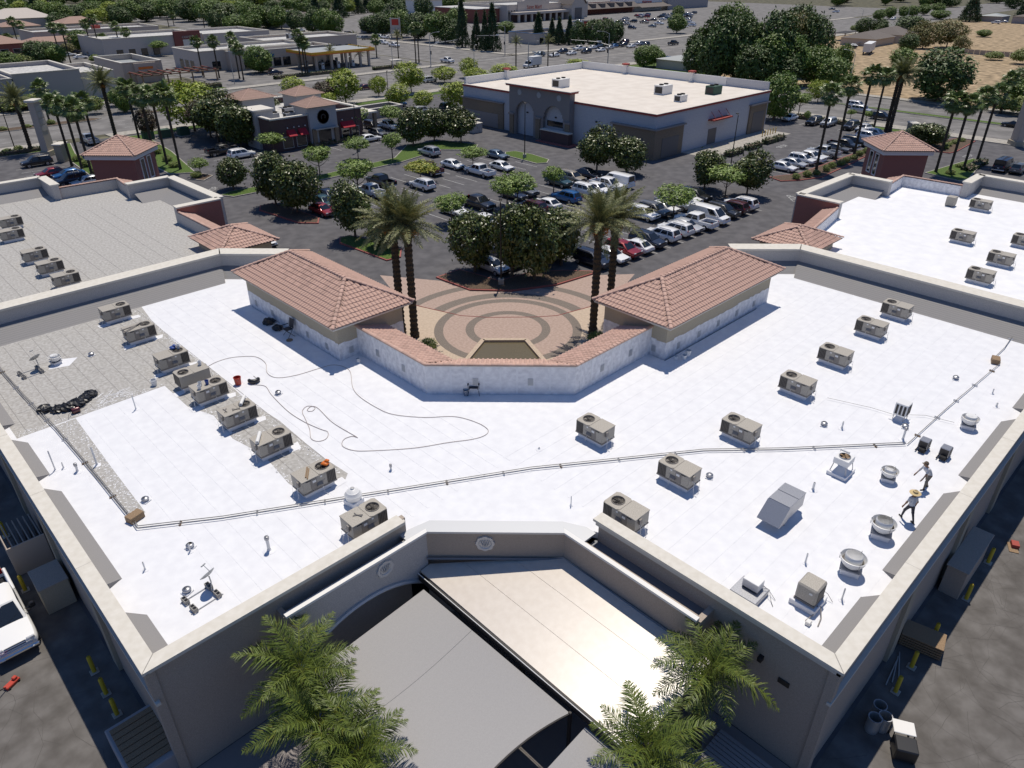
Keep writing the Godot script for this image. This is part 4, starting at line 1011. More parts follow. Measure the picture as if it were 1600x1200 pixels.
	var ou := [Vector3(1, 0, 0), Vector3(.7071, 0, -.7071), Vector3(0, 0, -1)]
	for i in 3:
		tile_skirt(sk, P(hx[i].x, 8.12, hx[i].y), P(hx[i + 1].x, 8.12, hx[i + 1].y), ou[i], 2.5 if i != 1 else 1.75, .74 if i != 1 else .55, 1.8 if i == 1 else 0.0, 1.8 if i == 1 else 0.0, 140, 40 + i)
	tower(B, 22.35, 27.85, 40.0, 53.2, 71, "tower")
	tower(B, 38.6, 52.8, 24.35, 29.85, 72, "tower")
func neighbour(mirror: bool, deckmat: Material, label: String, nm: String) -> Node3D:
	var N := thing(nm, label, "building")
	var T := func(a: float, b: float) -> Vector2:
		return Vector2(b + (b - 62.0) * .02 - .3, a + 3.2 * clampf((b - 62) / 15.0, .35, 1.0)) if mirror else Vector2(a, b)
	var poly := func(l: Array) -> PackedVector2Array:
		var o := PackedVector2Array()
		for i in range(0, l.size(), 2): o.append(T.call(l[i], l[i + 1]))
		return o
	part(N, "roof_deck", slab(poly.call([-12, 62.85, 24.0, 62.85, 27.0, 66, 27.0, 76, 26.9, 78.6, 31.4, 78.7, 31.2, 91, 26.6, 91, 27.2, 96.4, 20.3, 97, 20.2, 101.6, -12, 101.6]), 5.6, 6.0), deckmat)
	for i in 24:
		var p2: Vector2 = T.call(-8.0 + i * 1.35, 63.5)
		var q2: Vector2 = T.call(-8.0 + i * 1.35, (99.0 if i < 20 else 66.0 + 0.0 * i) if i < 21 else (77.0 if i > 24 else 90.0))
		seg(N, "roofing_lap", p2, q2, 0, .04, 6.0, 6.004, mats["capsheet_seam"] if not mirror else mats["coating_new"])
	var runs := [[-12, 101.7, 20.4, 101.7], [20.4, 101.7, 20.4, 96.6], [26.6, 91.1, 31.5, 91.1], [31.5, 91.1, 31.7, 78.4], [31.7, 78.4, 26.9, 78.4]]
	var sg := 1.0 if not mirror else -1.0
	for r in runs:
		var p: Vector2 = T.call(r[0], r[1])
		var q: Vector2 = T.call(r[2], r[3])
		seg(N, "parapet_wall", p, q, -.2, .5, 0, 7.66, mats["parapet_in"])
		seg(N, "parapet_face", p, q, (.5 if not mirror else -.2), (.52 if not mirror else -.22), 0, 7.6, mats["stucco_brick"])
		seg(N, "coping", p, q, -.35, .65, 7.66, 7.8, mats["coping"], -.05, .05)
	for r in [[24.4, 84.6, 31.0, 84.6]]:
		pass
	for r in [[-12, 101.5, 20.2, 101.5, 0, -1], [31.1, 90.6, 31.3, 79.0, -1, 0], [27.0, 90.6, 31.1, 90.6, 0, -1]]:
		var k := MB.new()
		var p0: Vector2 = T.call(r[0], r[1]); var p1: Vector2 = T.call(r[2], r[3])
		var q0: Vector2 = T.call(r[0] + r[4] * 2.2, r[1] + r[5] * 2.2); var q1: Vector2 = T.call(r[2] + r[4] * 2.2, r[3] + r[5] * 2.2)
		k.quad(P(q0.x, 6.006, q0.y), P(q1.x, 6.006, q1.y), P(p1.x, 6.7, p1.y), P(p0.x, 6.7, p0.y))
		part(N, "cant_slope", k.mesh(), mats["cant"])
	var idx := 0
	for r in [[20.5, 96.9, 27.3, 96.6, 0, 1], [27.3, 96.6, 26.9, 91.3, 1, 0], [27.0, 78.2, 27.1, 69.6, 1, 0]]:
		var p: Vector2 = T.call(r[0], r[1])
		var q: Vector2 = T.call(r[2], r[3])
		seg(N, "low_wall", p, q, -.12, .12, 5.6, 7.2, mats["coating_wall"] if mirror else mats["parapet_in"])
		var oo: Vector2 = T.call(r[0] + r[4], r[1] + r[5]) - p
		tile_skirt(N, P(p.x, 7.25, p.y), P(q.x, 7.25, q.y), Vector3(oo.x, 0, -oo.y).normalized(), 1.5, .5, 0, 0, 60, 90 + idx)
		idx += 1
	var k2 := holder(N, "bay_roof", P(T.call(27.7, 66.7).x, 7.0, T.call(27.7, 66.7).y))
	if mirror: hip_roof(k2, 3.3, 3.0, 1.2, 150, 133)
	else: hip_roof(k2, 3.0, 3.3, 1.2, 150, 133)
	var bc: Vector2 = T.call(27.7, 66.7)
	part(N, "bay_wall", slab(rect(bc.x - 2.5, bc.y - 2.5, bc.x + 2.5, bc.y + 2.5), 0, 6.97), mats["stucco_tan"])
	part(N, "outer_wall", slab(poly.call([-12, 62.9, 26.6, 67, 26.6, 90, 26, 96, 20, 101.4, -12, 101.4]), 0, 5.6), mats["stucco_brick"])
	return N
func corner_tower(ctr: Vector2, seed_: int, label: String) -> void:
	var t := thing("corner_tower", label, "tower", P(ctr.x, 0, ctr.y), PI / 4 - deg_to_rad(.7))
	part(t, "wall", slab(rect(-3, -3, 3, 3), 0, 6.9), mats["stucco_brick"])
	part(t, "base_band", slab(rect(-3.12, -3.12, 3.12, 3.12), 0, 2.6), mats["trim"])
	part(t, "fascia", slab(rect(-3.45, -3.45, 3.45, 3.45), 6.75, 7.35), mats["trim_white"])
	var r := holder(t, "tile_roof", Vector3(0, 7.4, 0))
	hip_roof(r, 3.75, 3.75, 1.9, 300, seed_)
	for s in [[1, 0.0], [-1, PI]]:
		for z in [-1.0, 1.0]:
			var w := holder(t, "window", Vector3(z * .95, 4.9, s[0] * 3.02), s[1])
			part(w, "pane", box_mesh(.9, 2.7, .03), mats["glass"], Vector3(0, -1.3, 0))
			for f in [[-.55, -1.4, .16, 2.9], [.55, -1.4, .16, 2.9]]:
				part(w, "frame", box_mesh(f[2], f[3], .1), mats["trim_white"], Vector3(f[0], f[1], .03))
			part(w, "frame", box_mesh(1.26, .16, .1), mats["trim_white"], Vector3(0, 1.42, .03))
			part(w, "frame", box_mesh(1.26, .16, .1), mats["trim_white"], Vector3(0, -1.52, .03))
func canopies() -> void:
	var c := thing("patio_cover", "large flat beige panel patio cover below the screen wall", "canopy")
	var pan := [pv([15.15, 8.8, 16.95, 8.8, 16.95, 20.86, 15.75, 22.05, 15.15, 22.05]), pv([16.965, 8.8, 18.75, 8.8, 18.75, 19.06, 16.965, 20.845]), pv([18.765, 8.8, 20.47, 8.8, 20.47, 17.33, 18.765, 19.045])]
	var sy = func(q: Vector2) -> float: return 3.62 + (q.x - 15.1) * .125 + (q.y - 9.0) * .012
	for p in pan:
		var k0 := MB.new()
		var pp: PackedVector2Array = p
		var ix := Geometry2D.triangulate_polygon(pp)
		for e in range(0, ix.size(), 3):
			var l := []
			for m in 3: l.append(P(pp[ix[e + m]].x, sy.call(pp[ix[e + m]]), pp[ix[e + m]].y))
			if (l[1] - l[0]).cross(l[2] - l[0]).y < 0: l = [l[0], l[2], l[1]]
			k0.tri(l[0], l[1], l[2])
			k0.tri(l[0] - Vector3(0, .08, 0), l[2] - Vector3(0, .08, 0), l[1] - Vector3(0, .08, 0))
		for e in pp.size():
			var q0 := pp[e]; var q1 := pp[(e + 1) % pp.size()]
			k0.quad(P(q0.x, sy.call(q0) - .08, q0.y), P(q1.x, sy.call(q1) - .08, q1.y), P(q1.x, sy.call(q1), q1.y), P(q0.x, sy.call(q0), q0.y))
		part(c, "roof_panel", k0.mesh(), mats["awning_beige"])
	part(c, "fascia_beam", slab(rect(14.98, 8.7, 15.14, 22.0), 3.3, 3.68), mats["fascia_dark"])
	part(c, "fascia_beam", slab(rect(15.14, 8.62, 20.47, 8.79), 3.2, 3.58), mats["fascia_dark"])
	var k := MB.new()
	k.tube([P(14.95, 3.73, 8.8), P(14.95, 3.8, 22.0)], .022, 5)
	part(c, "light_string", k.mesh(), mats["trim_white"])
	for i in 22:
		part(c, "bulb_socket", box_mesh(.05, .08, .05, .01), mats["fascia_dark"], P(14.93, 3.67, 9.2 + i * .58))
	for q in [[15.3, 9.0], [20.3, 9.0], [15.3, 15.0]]:
		part(c, "post", box_mesh(.2, 3.3, .2), mats["fascia_dark"], P(q[0], 0, q[1]))
	var sails := [
		["shade_sail", "long smooth grey shade cloth below the arch beside the patio cover", [[14.72, 21.3], [14.8, 11.75], [7.6, 11.4], [8.3, 20.75]], 3.45],
		["shade_sail", "grey shade cloth corner below a curved dark edge", [[14.9, 11.0], [14.9, 5.5], [8.0, 5.5], [8.0, 10.6]], 3.25]]
	for s in sails:
		var t := thing(s[0], s[1], "shade sail")
		var q: Array = s[2]
		var n := 14
		var g := MB.new()
		var pt := func(u: float, v: float) -> Vector3:
			var A := Vector2(q[0][0], q[0][1]).lerp(Vector2(q[1][0], q[1][1]), u)
			var D := Vector2(q[3][0], q[3][1]).lerp(Vector2(q[2][0], q[2][1]), u)
			var c2 := A.lerp(D, v)
			var ce := (Vector2(q[0][0], q[0][1]) + Vector2(q[2][0], q[2][1])) * .5
			var edge := maxf(absf(u - .5), 0) * 2.0
			var bow := (1.0 - pow(2.0 * v - 1.0, 2)) * (.6 if u > .5 else .0) * pow(edge, 3)
			c2 += (Vector2(0, 1)) * bow
			return P(c2.x, s[3] - .28 * sin(PI * u) * sin(PI * v) + .15 * (v - .5), c2.y)
		for i in n:
			for j in n:
				g.quad(pt.call(i / float(n), j / float(n)), pt.call(i / float(n), (j + 1) / float(n)), pt.call((i + 1) / float(n), (j + 1) / float(n)), pt.call((i + 1) / float(n), j / float(n)))
		part(t, "cloth", g.mesh(60), mats["awning_grey"])
		var e := MB.new()
		var l := []
		for j in n + 1: l.append(pt.call(1.0, j / float(n)))
		e.tube(l, .045, 5)
		part(t, "hem", e.mesh(60), mats["fascia_dark"])
		var m := MB.new()
		for sx in [.37]:
			l = []
			for j in n + 1: l.append(pt.call(sx, j / float(n)) + Vector3(0, .004, 0))
			m.tube(l, .012, 4)
		part(t, "seam", m.mesh(), mats["awning_seam"])
		for c3 in [q[1], q[2]]:
			part(t, "post", box_mesh(.14, s[3], .14), mats["fascia_dark"], P(c3[0], 0, c3[1]))
func island(nm: String, poly: PackedVector2Array, kerb: Material, fill: Material, label: String, group := "") -> void:
	var t := thing(nm, label, "planter", Vector3.ZERO, 0, group)
	part(t, "kerb", slab(poly, 0, .15), kerb)
	var ins := Geometry2D.offset_polygon(poly, -.18 if not Geometry2D.is_polygon_clockwise(poly) else -.18)
	if ins.size() > 0:
		part(t, "planting_bed", slab(ins[0], .1, .17), fill)
func disc(c: Vector2, r0: float, r1: float, y: float, a0 := 0.0, a1 := TAU, n := 48) -> ArrayMesh:
	var k := MB.new()
	for i in n:
		var p := lerpf(a0, a1, i / float(n))
		var q := lerpf(a0, a1, (i + 1) / float(n))
		var d0 := Vector2(cos(p), sin(p)); var d1 := Vector2(cos(q), sin(q))
		var A := c + d0 * r0; var B := c + d0 * r1; var C := c + d1 * r1; var D := c + d1 * r0
		k.quad(P(A.x, y, A.y), P(B.x, y, B.y), P(C.x, y, C.y), P(D.x, y, D.y))
	return k.mesh()
func crack_lines(parent: Node3D, seed_: int, n: int, a0: float, b0: float, a1: float, b1: float, y: float, w: float) -> void:
	var rng := RandomNumberGenerator.new()
	rng.seed = seed_
	for i in n:
		var p := Vector2(rng.randf_range(a0, a1), rng.randf_range(b0, b1))
		var an := rng.randf() * TAU
		var k := MB.new()
		for s in rng.randi_range(4, 10):
			an += rng.randfn() * .5
			var q := p + Vector2(cos(an), sin(an)) * rng.randf_range(.4, 1.3)
			var o := Vector2(-sin(an), cos(an)) * w * rng.randf_range(.4, 1.0)
			k.quad(P(p.x - o.x, y, p.y - o.y), P(q.x - o.x, y, q.y - o.y), P(q.x + o.x, y, q.y + o.y), P(p.x + o.x, y, p.y + o.y))
			p = q
		part(parent, "crack", k.mesh(), mats["crack"])
func lines(parent: Node3D, nm: String, l: Array, y: float, m: Material) -> void:
	for q in l:
		var A := Vector2(q[0], q[1]); var C := Vector2(q[2], q[3])
		var d := (C - A).normalized()
		var s = Vector2(-d.y, d.x) * q[4] * .5
		part(parent, nm, sheet(PackedVector2Array([A - s, C - s, C + s, A + s]), y), m)
func hedge(a0: float, b0: float, a1: float, b1: float, h: float, label: String, seed_: int) -> void:
	var t := thing("hedge", label, "hedge")
	var rng := RandomNumberGenerator.new()
	rng.seed = seed_
	var k := MB.new()
	var cols := [Color(.05, .085, .02), Color(.065, .1, .02), Color(.04, .07, .018)]
	var area := (a1 - a0) * (b1 - b0) + 2 * h * ((a1 - a0) + (b1 - b0))
	for i in int(minf(area * 16, 9000)):
		var p := Vector3(rng.randf_range(a0, a1), rng.randf_range(.05, h), -rng.randf_range(b0, b1))
		match rng.randi() % 5:
			0, 1: p.y = h + rng.randfn() * .06
			2: p.x = a0 + rng.randfn() * .06
			3: p.z = -b0 + rng.randfn() * .06
		var n := Vector3(rng.randfn(), rng.randfn() + 1.0, rng.randfn()).normalized()
		var u := n.cross(Vector3(rng.randfn(), rng.randfn(), rng.randfn())).normalized()
		var w := n.cross(u)
		var s := rng.randf_range(.1, .22)
		var c: Color = cols[rng.randi() % 3]
		k.col = c * rng.randf_range(.75, 1.25)
		k.quad(p - u * s, p - w * s * .6, p + u * s, p + w * s * .6)
	part(t, "foliage", k.mesh(), mats["leaf"])
	part(t, "branches", slab(rect(a0 + .12, b0 + .12, a1 - .12, b1 - .12), .02, h - .12), mats["bark"])
func setting() -> void:
	structure("ground", sheet(rect(-500, -400, 1500, 1500), -.02), mats["terrain"])
	var lot := structure("parking_lot", sheet(rect(-70, -60, 166, 161), .0), mats["asphalt"])
	var sl := []
	for row in [[49.2, 61.5, 94.5], [56.0, 62, 94], [68.6, 60, 92], [75.2, 60, 92], [88.4, 57, 92], [95.0, 57, 92]]:
		var a: float = row[1]
		while a <= row[2]:
			sl.append([a, row[0] - 2.6, a, row[0] + 2.6, .11])
			a += 2.72
	for i in 13: sl.append([115.6 + i * 3.05, 53.0, 115.6 + i * 3.05, 58.2, .11])
	for i in 8: sl.append([156.0, 58.5 + i * 2.75, 161.4, 58.5 + i * 2.75, .11])
	for i in 8: sl.append([26.0, 124.5 + i * 2.9, 32.5, 124.5 + i * 2.9, .11])
	for i in 5: sl.append([52.5, 122.5 + i * 2.9, 58.5, 122.5 + i * 2.9, .11])
	for i in 5: sl.append([70.0 + i * 2.8, 119.5, 70.0 + i * 2.8, 124.5, .11])
	lines(lot, "stall_line", sl, .004, mats["paint_white"])
	lines(lot, "stop_bar", [[101.5, 43.0, 104.8, 39.8, .45], [40.5, 113.0, 43.5, 116.0, .4], [132.0, 73.4, 126, 66.5, .12]], .004, mats["paint_white"])
	for q in [[103, 46.5, .78], [44.0, 110.5, .78], [150.5, 37.5, 0.0], [134.0, 64.5, 0.0]]:
		var tm := TextMesh.new()
		tm.text = "STOP"
		tm.font_size = 120
		tm.pixel_size = .012
		tm.depth = .002
		var sf := SystemFont.new()
		sf.font_names = PackedStringArray(["Droid Sans"])
		tm.font = sf
		var o := part(lot, "painted_word", tm, mats["paint_white"], P(q[0], .004, q[1]))
		o.transform = Transform3D(Basis(Vector3.UP, q[2]) * Basis(Vector3.RIGHT, -PI / 2), P(q[0], .004, q[1]))
	crack_lines(lot, 3, 60, 38, 60, 62, 112, .003, .016)
	crack_lines(lot, 4, 40, 62, 40, 112, 48, .003, .016)
	var lane_l := structure("service_lane", sheet(rect(-60, -30, 2.62, 64), .006), mats["alley"])
	crack_lines(lane_l, 5, 40, -14, 20, 1, 40, .009, .008)
	var lane_r := structure("service_lane", sheet(rect(2.63, -60, 110, 4.17), .006), mats["alley"])
	crack_lines(lane_r, 6, 150, 22, -8, 46, 3, .009, .008)
	structure("patio", sheet(rect(2.63, 4.18, 21.5, 22.7), .006), mats["store_grey"])
	var pc := Vector2(42.6, 44.2)
	var pz := structure("plaza", sheet(pv([24, 33, 31, 26.2, 52, 30, 54.5, 41.5, 48.04, 42.95, 44.65, 45.75, 41.32, 49.51, 39.2, 56, 28, 52]), .12, .13), mats["paver_cream"])
	for r in [[0.0, 3.2, "paver_tan"], [3.2, 4.0, "paver_dark"], [4.0, 6.1, "paver_tan"], [6.1, 6.95, "paver_dark"]]:
		part(pz, "paving_ring", disc(pc, r[0], r[1], .126), mats[r[2]])
	var dr := structure("plaza_drive", sheet(pv([39.2, 56, 41.32, 49.51, 44.65, 45.75, 48.04, 42.95, 54.5, 41.5, 62.5, 44.5, 58.8, 47.6, 53.75, 48.2, 49.2, 50.4, 46.2, 53.6, 45.8, 58, 42, 64]), .006), mats["paver_tan"])
	for r in [[7.6, 8.8, "paver_dark"], [10.6, 11.6, "paver_dark"]]:
		part(dr, "paving_ring", disc(pc, r[0], r[1], .010, -.28, 1.85), mats[r[2]])
	var kb := MB.new()
	kb.tube([P(39.2, .09, 56), P(41.32, .09, 49.51), P(42.9, .09, 47.4), P(44.65, .09, 45.75), P(46.3, .09, 44.2), P(48.04, .09, 42.95), P(54.5, .09, 41.5)], .08, 5)
	part(pz, "red_kerb", kb.mesh(), mats["kerb_red"])
	var fp := thing("fountain_pool", "shallow fountain pool with angled rim below the court tile roof", "fountain")
	for e in [[34.2, 41.2, 38.9, 43.6], [38.9, 43.6, 41.7, 40.9], [41.7, 40.9, 39.7, 36.4]]:
		var A := Vector2(e[0], e[1]); var C := Vector2(e[2], e[3])
		var d := (C - A).normalized()
		var s := Vector2(-d.y, d.x) * .2
		part(fp, "rim", slab(PackedVector2Array([A - s, C - s, C + s, A + s]), .1, .55), mats["paver_cream"])
	part(fp, "water", sheet(pv([34.2, 41.2, 38.9, 43.6, 41.7, 40.9, 39.7, 36.4, 34, 34]), .34), mats["water"])
	for q in [[33.0, 48.6], [46.2, 36.4], [34.5, 46.0], [44.0, 35.5]]:
		tree("S", q[0], q[1], 1.3, .8, "small leafy shrub at the foot of the plaza palms", "shrubs beside the plaza palms")
	island("grass_strip", pv([43.4, 106.5, 44.5, 104.2, 60, 103.6, 75, 104.2, 86, 106.8, 90.2, 102.4, 93.6, 105.0, 91.5, 112.6, 84, 114.5, 76, 107.6, 60, 106.3, 45.5, 107.3]), mats["concrete"], mats["grass"], "long green lawn strip with young trees between two car parks")
	island("grass_island", pv([90.9, 87.2, 92.6, 86.2, 94.6, 87.6, 95.4, 92.5, 95.0, 96.5, 93.1, 97.2, 91.3, 95.5]), mats["concrete"], mats["grass"], "oval green lawn island around a lamp post")
	island("tree_island", pv([44.0, 95.5, 45.0, 97.3, 47.0, 97.3, 47.7, 93, 48.1, 86.5, 46.8, 84.6, 45.0, 86.5]), mats["kerb_red"], mats["soil"], "red kerbed island under two big magnolias")
	island("tree_island", pv([44.5, 76.0, 45.5, 77.6, 47.0, 77.6, 48.0, 74, 48.6, 68.8, 47.0, 66.8, 45.1, 67.0]), mats["kerb_red"], mats["grass"], "red kerbed island under a magnolia near the tile roof")
	island("tree_island", pv([45.9, 59.0, 46.2, 53.8, 49.2, 50.5, 53.75, 48.3, 59.4, 47.6, 59.6, 48.2, 57.5, 50.6, 54.2, 52.9, 50.2, 53.4, 49.3, 59.0]), mats["kerb_red"], mats["soil"], "wide red kerbed island facing the paved plaza")
	island("planter_bed", pv([111.3, 54.9, 110.3, 52.3, 112.9, 50.4, 117.3, 48.9, 126.4, 49.3, 135.8, 49.9, 150, 50.2, 150, 52.4, 116.6, 52.6]), mats["kerb_red"], mats["soil"], "long red kerbed planting bed with palms before parked cars")
	island("planter_bed", pv([44.0, 119.0, 46.9, 121.2, 47.8, 118.2, 45.3, 116.1]), mats["concrete"], mats["soil"], "small planting bed with one young tree by the drive")
	island("planter_bed", pv([32.9, 124, 35.6, 124, 36.8, 150, 39, 160.4, 26, 160.4, 26, 157, 33.5, 156, 34.5, 148]), mats["concrete"], mats["grass"], "planting strip with tall palms beside the left entrance drive")
	island("planter_bed", pv([43.0, 124, 46.6, 122, 50, 140, 52, 158.5, 46, 160.4, 44.0, 150]), mats["concrete"], mats["grass"], "planting strip with palms on the far side of the left entrance")
	island("planter_bed", pv([130.5, 32.5, 133, 32.0, 148, 34.2, 148.5, 36.2, 132, 38.4]), mats["concrete"], mats["grass"], "planting strip under palms beside the right entrance drive")
	island("planter_bed", pv([150, 40.5, 152, 40, 164.5, 40.5, 164.5, 44, 151, 47.5, 149, 46]), mats["kerb_red"], mats["soil"], "planting bed with magnolia by the right entrance drive")
	for q in [[82.1, 53.1], [96.0, 53.6], [78.8, 72.0], [71.4, 72.1], [59.3, 72.2], [69.3, 72.0], [80.6, 91.8], [69.5, 91.8], [57.8, 91.6]]:
		island("tree_well", pv([q[0] - .8, q[1], q[0], q[1] - .8, q[0] + .8, q[1], q[0], q[1] + .8]), mats["concrete"], mats["soil"], "small diamond tree well between rows of parked cars", "tree wells between the parking rows")
	var s1 := structure("road", sheet(rect(170, -300, 203, 900), .004), mats["asphalt_road"])
	var s2 := structure("road", sheet(rect(-400, 165, 169.9, 202), .004), mats["asphalt_road"])
	var s3 := structure("road", sheet(rect(203.1, 165, 1000, 208), .004), mats["asphalt_road"])
	var ll := []
	for i in 40:
		for a in [174.2, 178.0, 181.8, 192.4, 196.2]:
			var b := -40.0 + i * 12.0
			if b > 155 and b < 206: continue
			ll.append([a, b, a, b + 3.0, .14])
	lines(s1, "lane_line", ll, .008, mats["paint_white"])
	ll = []
	for i in 22:
		for b in [169.5, 173.5, 177.5, 190.5, 194.5, 198.5]:
			var a := -80.0 + i * 12.0
			if a > 162: continue
			ll.append([a, b, a + 3.0, b, .14])
	lines(s2, "lane_line", ll, .008, mats["paint_white"])
	ll = []
	for i in 20:
		for b in [172.5, 178.5, 190.5, 197.5]: ll.append([212 + i * 12.0, b, 215 + i * 12.0, b, .14])
	lines(s3, "lane_line", ll, .008, mats["paint_white"])
	lines(s3, "centre_line", [[206, 184.5, 420, 184.5, .5]], .008, mats["concrete"])
	lines(s1, "crossing_line", [[171, 161, 202, 161, .35], [171, 205.5, 202, 205.5, .35]], .008, mats["paint_white"])
	lines(s2, "crossing_line", [[167, 166, 167, 201, .35]], .008, mats["paint_white"])
	island("median", pv([185.6, -60, 188.8, -60, 188.0, 60, 187.6, 82, 186.8, 82, 185.6, 60]), mats["concrete"], mats["grass"], "grassy median strip in the street beside the dry field")
	island("median", pv([-80, 181.5, 50, 181.5, 52, 183.2, 50, 185, -80, 185]), mats["concrete"], mats["soil"], "planted median strip in the street by the left entrance")
	island("median", pv([60, 181.8, 90, 182.6, 90, 184.0, 60, 184.6]), mats["concrete"], mats["soil"], "dark planted median strip with low shrubs")
	for q in [["pavement", rect(165.5, -60, 169.6, 160.5)], ["pavement", rect(-80, 160.8, 37.5, 164.6)], ["pavement", rect(46.5, 160.8, 165.4, 164.6)], ["pavement", rect(203.4, -60, 206.4, 160)], ["pavement", rect(-80, 202.4, 168, 206)], ["pavement", rect(203.4, 208.4, 500, 212)], ["pavement", rect(203.4, 208.4, 206.6, 500)], ["pavement", rect(206.5, 160.4, 500, 164.6)]]:
		structure(q[0], slab(q[1], -.02, .14), mats["concrete"])
	structure("verge", sheet(rect(163.0, 46, 165.4, 160), .05, .07), mats["grass"])
	structure("verge", sheet(rect(53, 157.8, 160, 160.7), .05, .07), mats["grass"])
	structure("verge", sheet(rect(-60, 157.8, 26, 160.7), .05, .07), mats["grass"])
	structure("verge", sheet(rect(-80, 206.1, 92, 209.5), .05, .07), mats["grass"])
	structure("field", sheet(rect(206.5, -80, 520, 160), .0), mats["dry_field"])
	structure("field", sheet(rect(206.5, 60, 330, 160.3), .01), mats["dry_field"])
	structure("lawn", sheet(rect(206.6, 128, 232, 160), .02), mats["grass"])
	structure("parking_lot", sheet(rect(206.7, 212.2, 620, 520), .0), mats["asphalt_road"])
	structure("parking_lot", sheet(rect(92.5, 206.2, 169, 300), .0), mats["asphalt_road"])
	structure("parking_lot", sheet(rect(-60, 236, 92, 420), .0), mats["asphalt_road"])
	structure("parking_lot", sheet(rect(92.5, 300.5, 169, 420), .0), mats["asphalt_road"])
	hedge(119, 66.6, 124, 68.0, .9, "trimmed green hedge block at the corner of the loading bay", 1)
	hedge(126, 66.8, 131, 68.2, .9, "trimmed green hedge block in the middle before the store side", 2)
	hedge(133, 67.0, 140, 68.4, .9, "longer trimmed hedge before the bollards of the store", 3)
	hedge(70, 125.0, 80, 126.6, .8, "low hedge in front of the dark restaurant", 4)
	hedge(162.0, 60, 163.6, 84, .8, "long low hedge behind cars beside the street", 5)
	hedge(110, 212, 134, 213.6, .9, "low hedge along the filling station forecourt", 6)
	hedge(143, 209, 160, 210.6, .9, "low hedge at the street corner of the filling station", 7)
	hedge(20, 206.6, 52, 208.2, 1.0, "dark hedge before the long grey building", 8)
	hedge(84, 208.5, 92, 210.5, 1.2, "short dark hedge by the side street mouth", 9)
	hedge(26, 157, 36, 158.4, .8, "low hedge behind the pylon sign", 10)
	hedge(138, 33.2, 147, 35.0, .7, "low clipped hedge under the right entrance palms", 11)
	var hr := [[113, 51.2], [115.5, 50.6], [118, 50.2], [121, 50.0], [124, 50.4], [127, 50.2], [129.5, 50.4], [133, 50.6], [136, 50.9], [139, 51.1], [142, 51.2], [145, 51.2]]
	for q in hr: tree("S", q[0], q[1], .9 + fmod(q[0] * .37, .4), .65, "round green shrub in the red kerbed bed before parked cars", "shrubs in the red kerbed bed")
	for q in [[34.4, 128], [34.7, 133], [35.0, 138.5], [35.3, 144], [45.5, 128], [46.4, 133], [47.3, 140], [48, 146], [45.2, 118.6], [30, 159], [28, 158.6]]:
		tree("S", q[0], q[1], 1.0 + fmod(q[1] * .31, .5), .9, "low green shrub in the left entrance planting", "shrubs in the left entrance planting")
	for q in [[134, 35.2], [140, 35.6], [153, 42.3], [156, 42.8], [159, 42.5], [162, 42.4]]:
		tree("S", q[0], q[1], .9, .8, "low green shrub in the right entrance planting", "shrubs in the right entrance planting")
	for i in 14: tree("S", -12 + i * 4.5, 183.2, .7 + fmod(i * .37, .5), .9, "low shrub on the planted street median", "shrubs on the street median")
	for i in 8: tree("S", 61.5 + i * 3.6, 183.2, .7, 1.0, "dark low shrub on the farther street median", "shrubs on the farther median")
func lamp_post(a: float, b: float, h: float, arm: float, turn: float, label: String, group: String, base := false) -> void:
	var t := thing("street_lamp", label, "lamp post", P(a, 0, b), turn, group)
	part(t, "pole", shared("lp%.1f" % h, func():
		var k := MB.new()
		k.tube([Vector3.ZERO, Vector3(0, h, 0)], [.1, .06], 8)
		return k.mesh(50)), mats["pole_dark"] if arm < 1.0 else mats["pole_grey"])
	part(t, "arm", shared("la%.1f_%.1f" % [h, arm], func():
		var k := MB.new()
		k.tube([Vector3(0, h - .05, 0), Vector3(arm * .4, h + arm * .22, 0), Vector3(arm, h + arm * .3, 0)], .04, 6)
		return k.mesh(50)), mats["pole_dark"] if arm < 1.0 else mats["pole_grey"])
	part(t, "lamp_head", box_mesh(.7, .14, .34, .04), mats["pole_dark"] if arm < 1.0 else mats["pole_grey"], Vector3(arm + .2, h + arm * .3 - .06, 0))
	if base: part(t, "footing", box_mesh(.62, .75, .62, .05), mats["concrete"])
func traffic_signal(a: float, b: float, turn: float, arm: float, label: String) -> void:
	var t := thing("traffic_signal", label, "traffic light", P(a, .1, b), turn, "signal masts at the crossing")
	var k := MB.new()
	k.tube([Vector3.ZERO, Vector3(0, 9.5, 0)], [.16, .1], 8)
	part(t, "mast", k.mesh(50), mats["pole_grey"])
	k = MB.new()
	k.tube([Vector3(0, 6.0, 0), Vector3(arm * .3, 6.9, 0), Vector3(arm, 7.3, 0)], [.11, .09, .06], 7)
	part(t, "signal_arm", k.mesh(50), mats["pole_grey"])
	k = MB.new()
	k.tube([Vector3(0, 9.4, 0), Vector3(1.6, 10.0, 0), Vector3(3.6, 10.1, 0)], .05, 6)
	part(t, "lamp_arm", k.mesh(50), mats["pole_grey"])
	part(t, "lamp_head", box_mesh(.8, .14, .34, .04), mats["pole_grey"], Vector3(3.8, 10.0, 0))
	for x in [arm * .55, arm]:
		part(t, "signal_head", box_mesh(.36, 1.05, .3, .03), mats["pole_dark"], Vector3(x, 6.5, 0))
	part(t, "signal_head", box_mesh(.36, 1.05, .3, .03), mats["pole_dark"], Vector3(.3, 3.6, 0))
	part(t, "street_sign", box_mesh(1.6, .35, .03), mats["trim_white"], Vector3(arm * .25, 6.9, .1))
const RY := 6.0
func ring_mesh(r0: float, r1: float, h: float, seg_ := 20) -> Mesh:
	return shared("ring%.2f_%.2f_%.2f" % [r0, r1, h], func():
		var k := MB.new()
		k.lathe([Vector2(r0, 0), Vector2(r1, 0), Vector2(r1, h), Vector2(r0, h), Vector2(r0, 0)], Vector3.ZERO, seg_)
		return k.mesh(40))
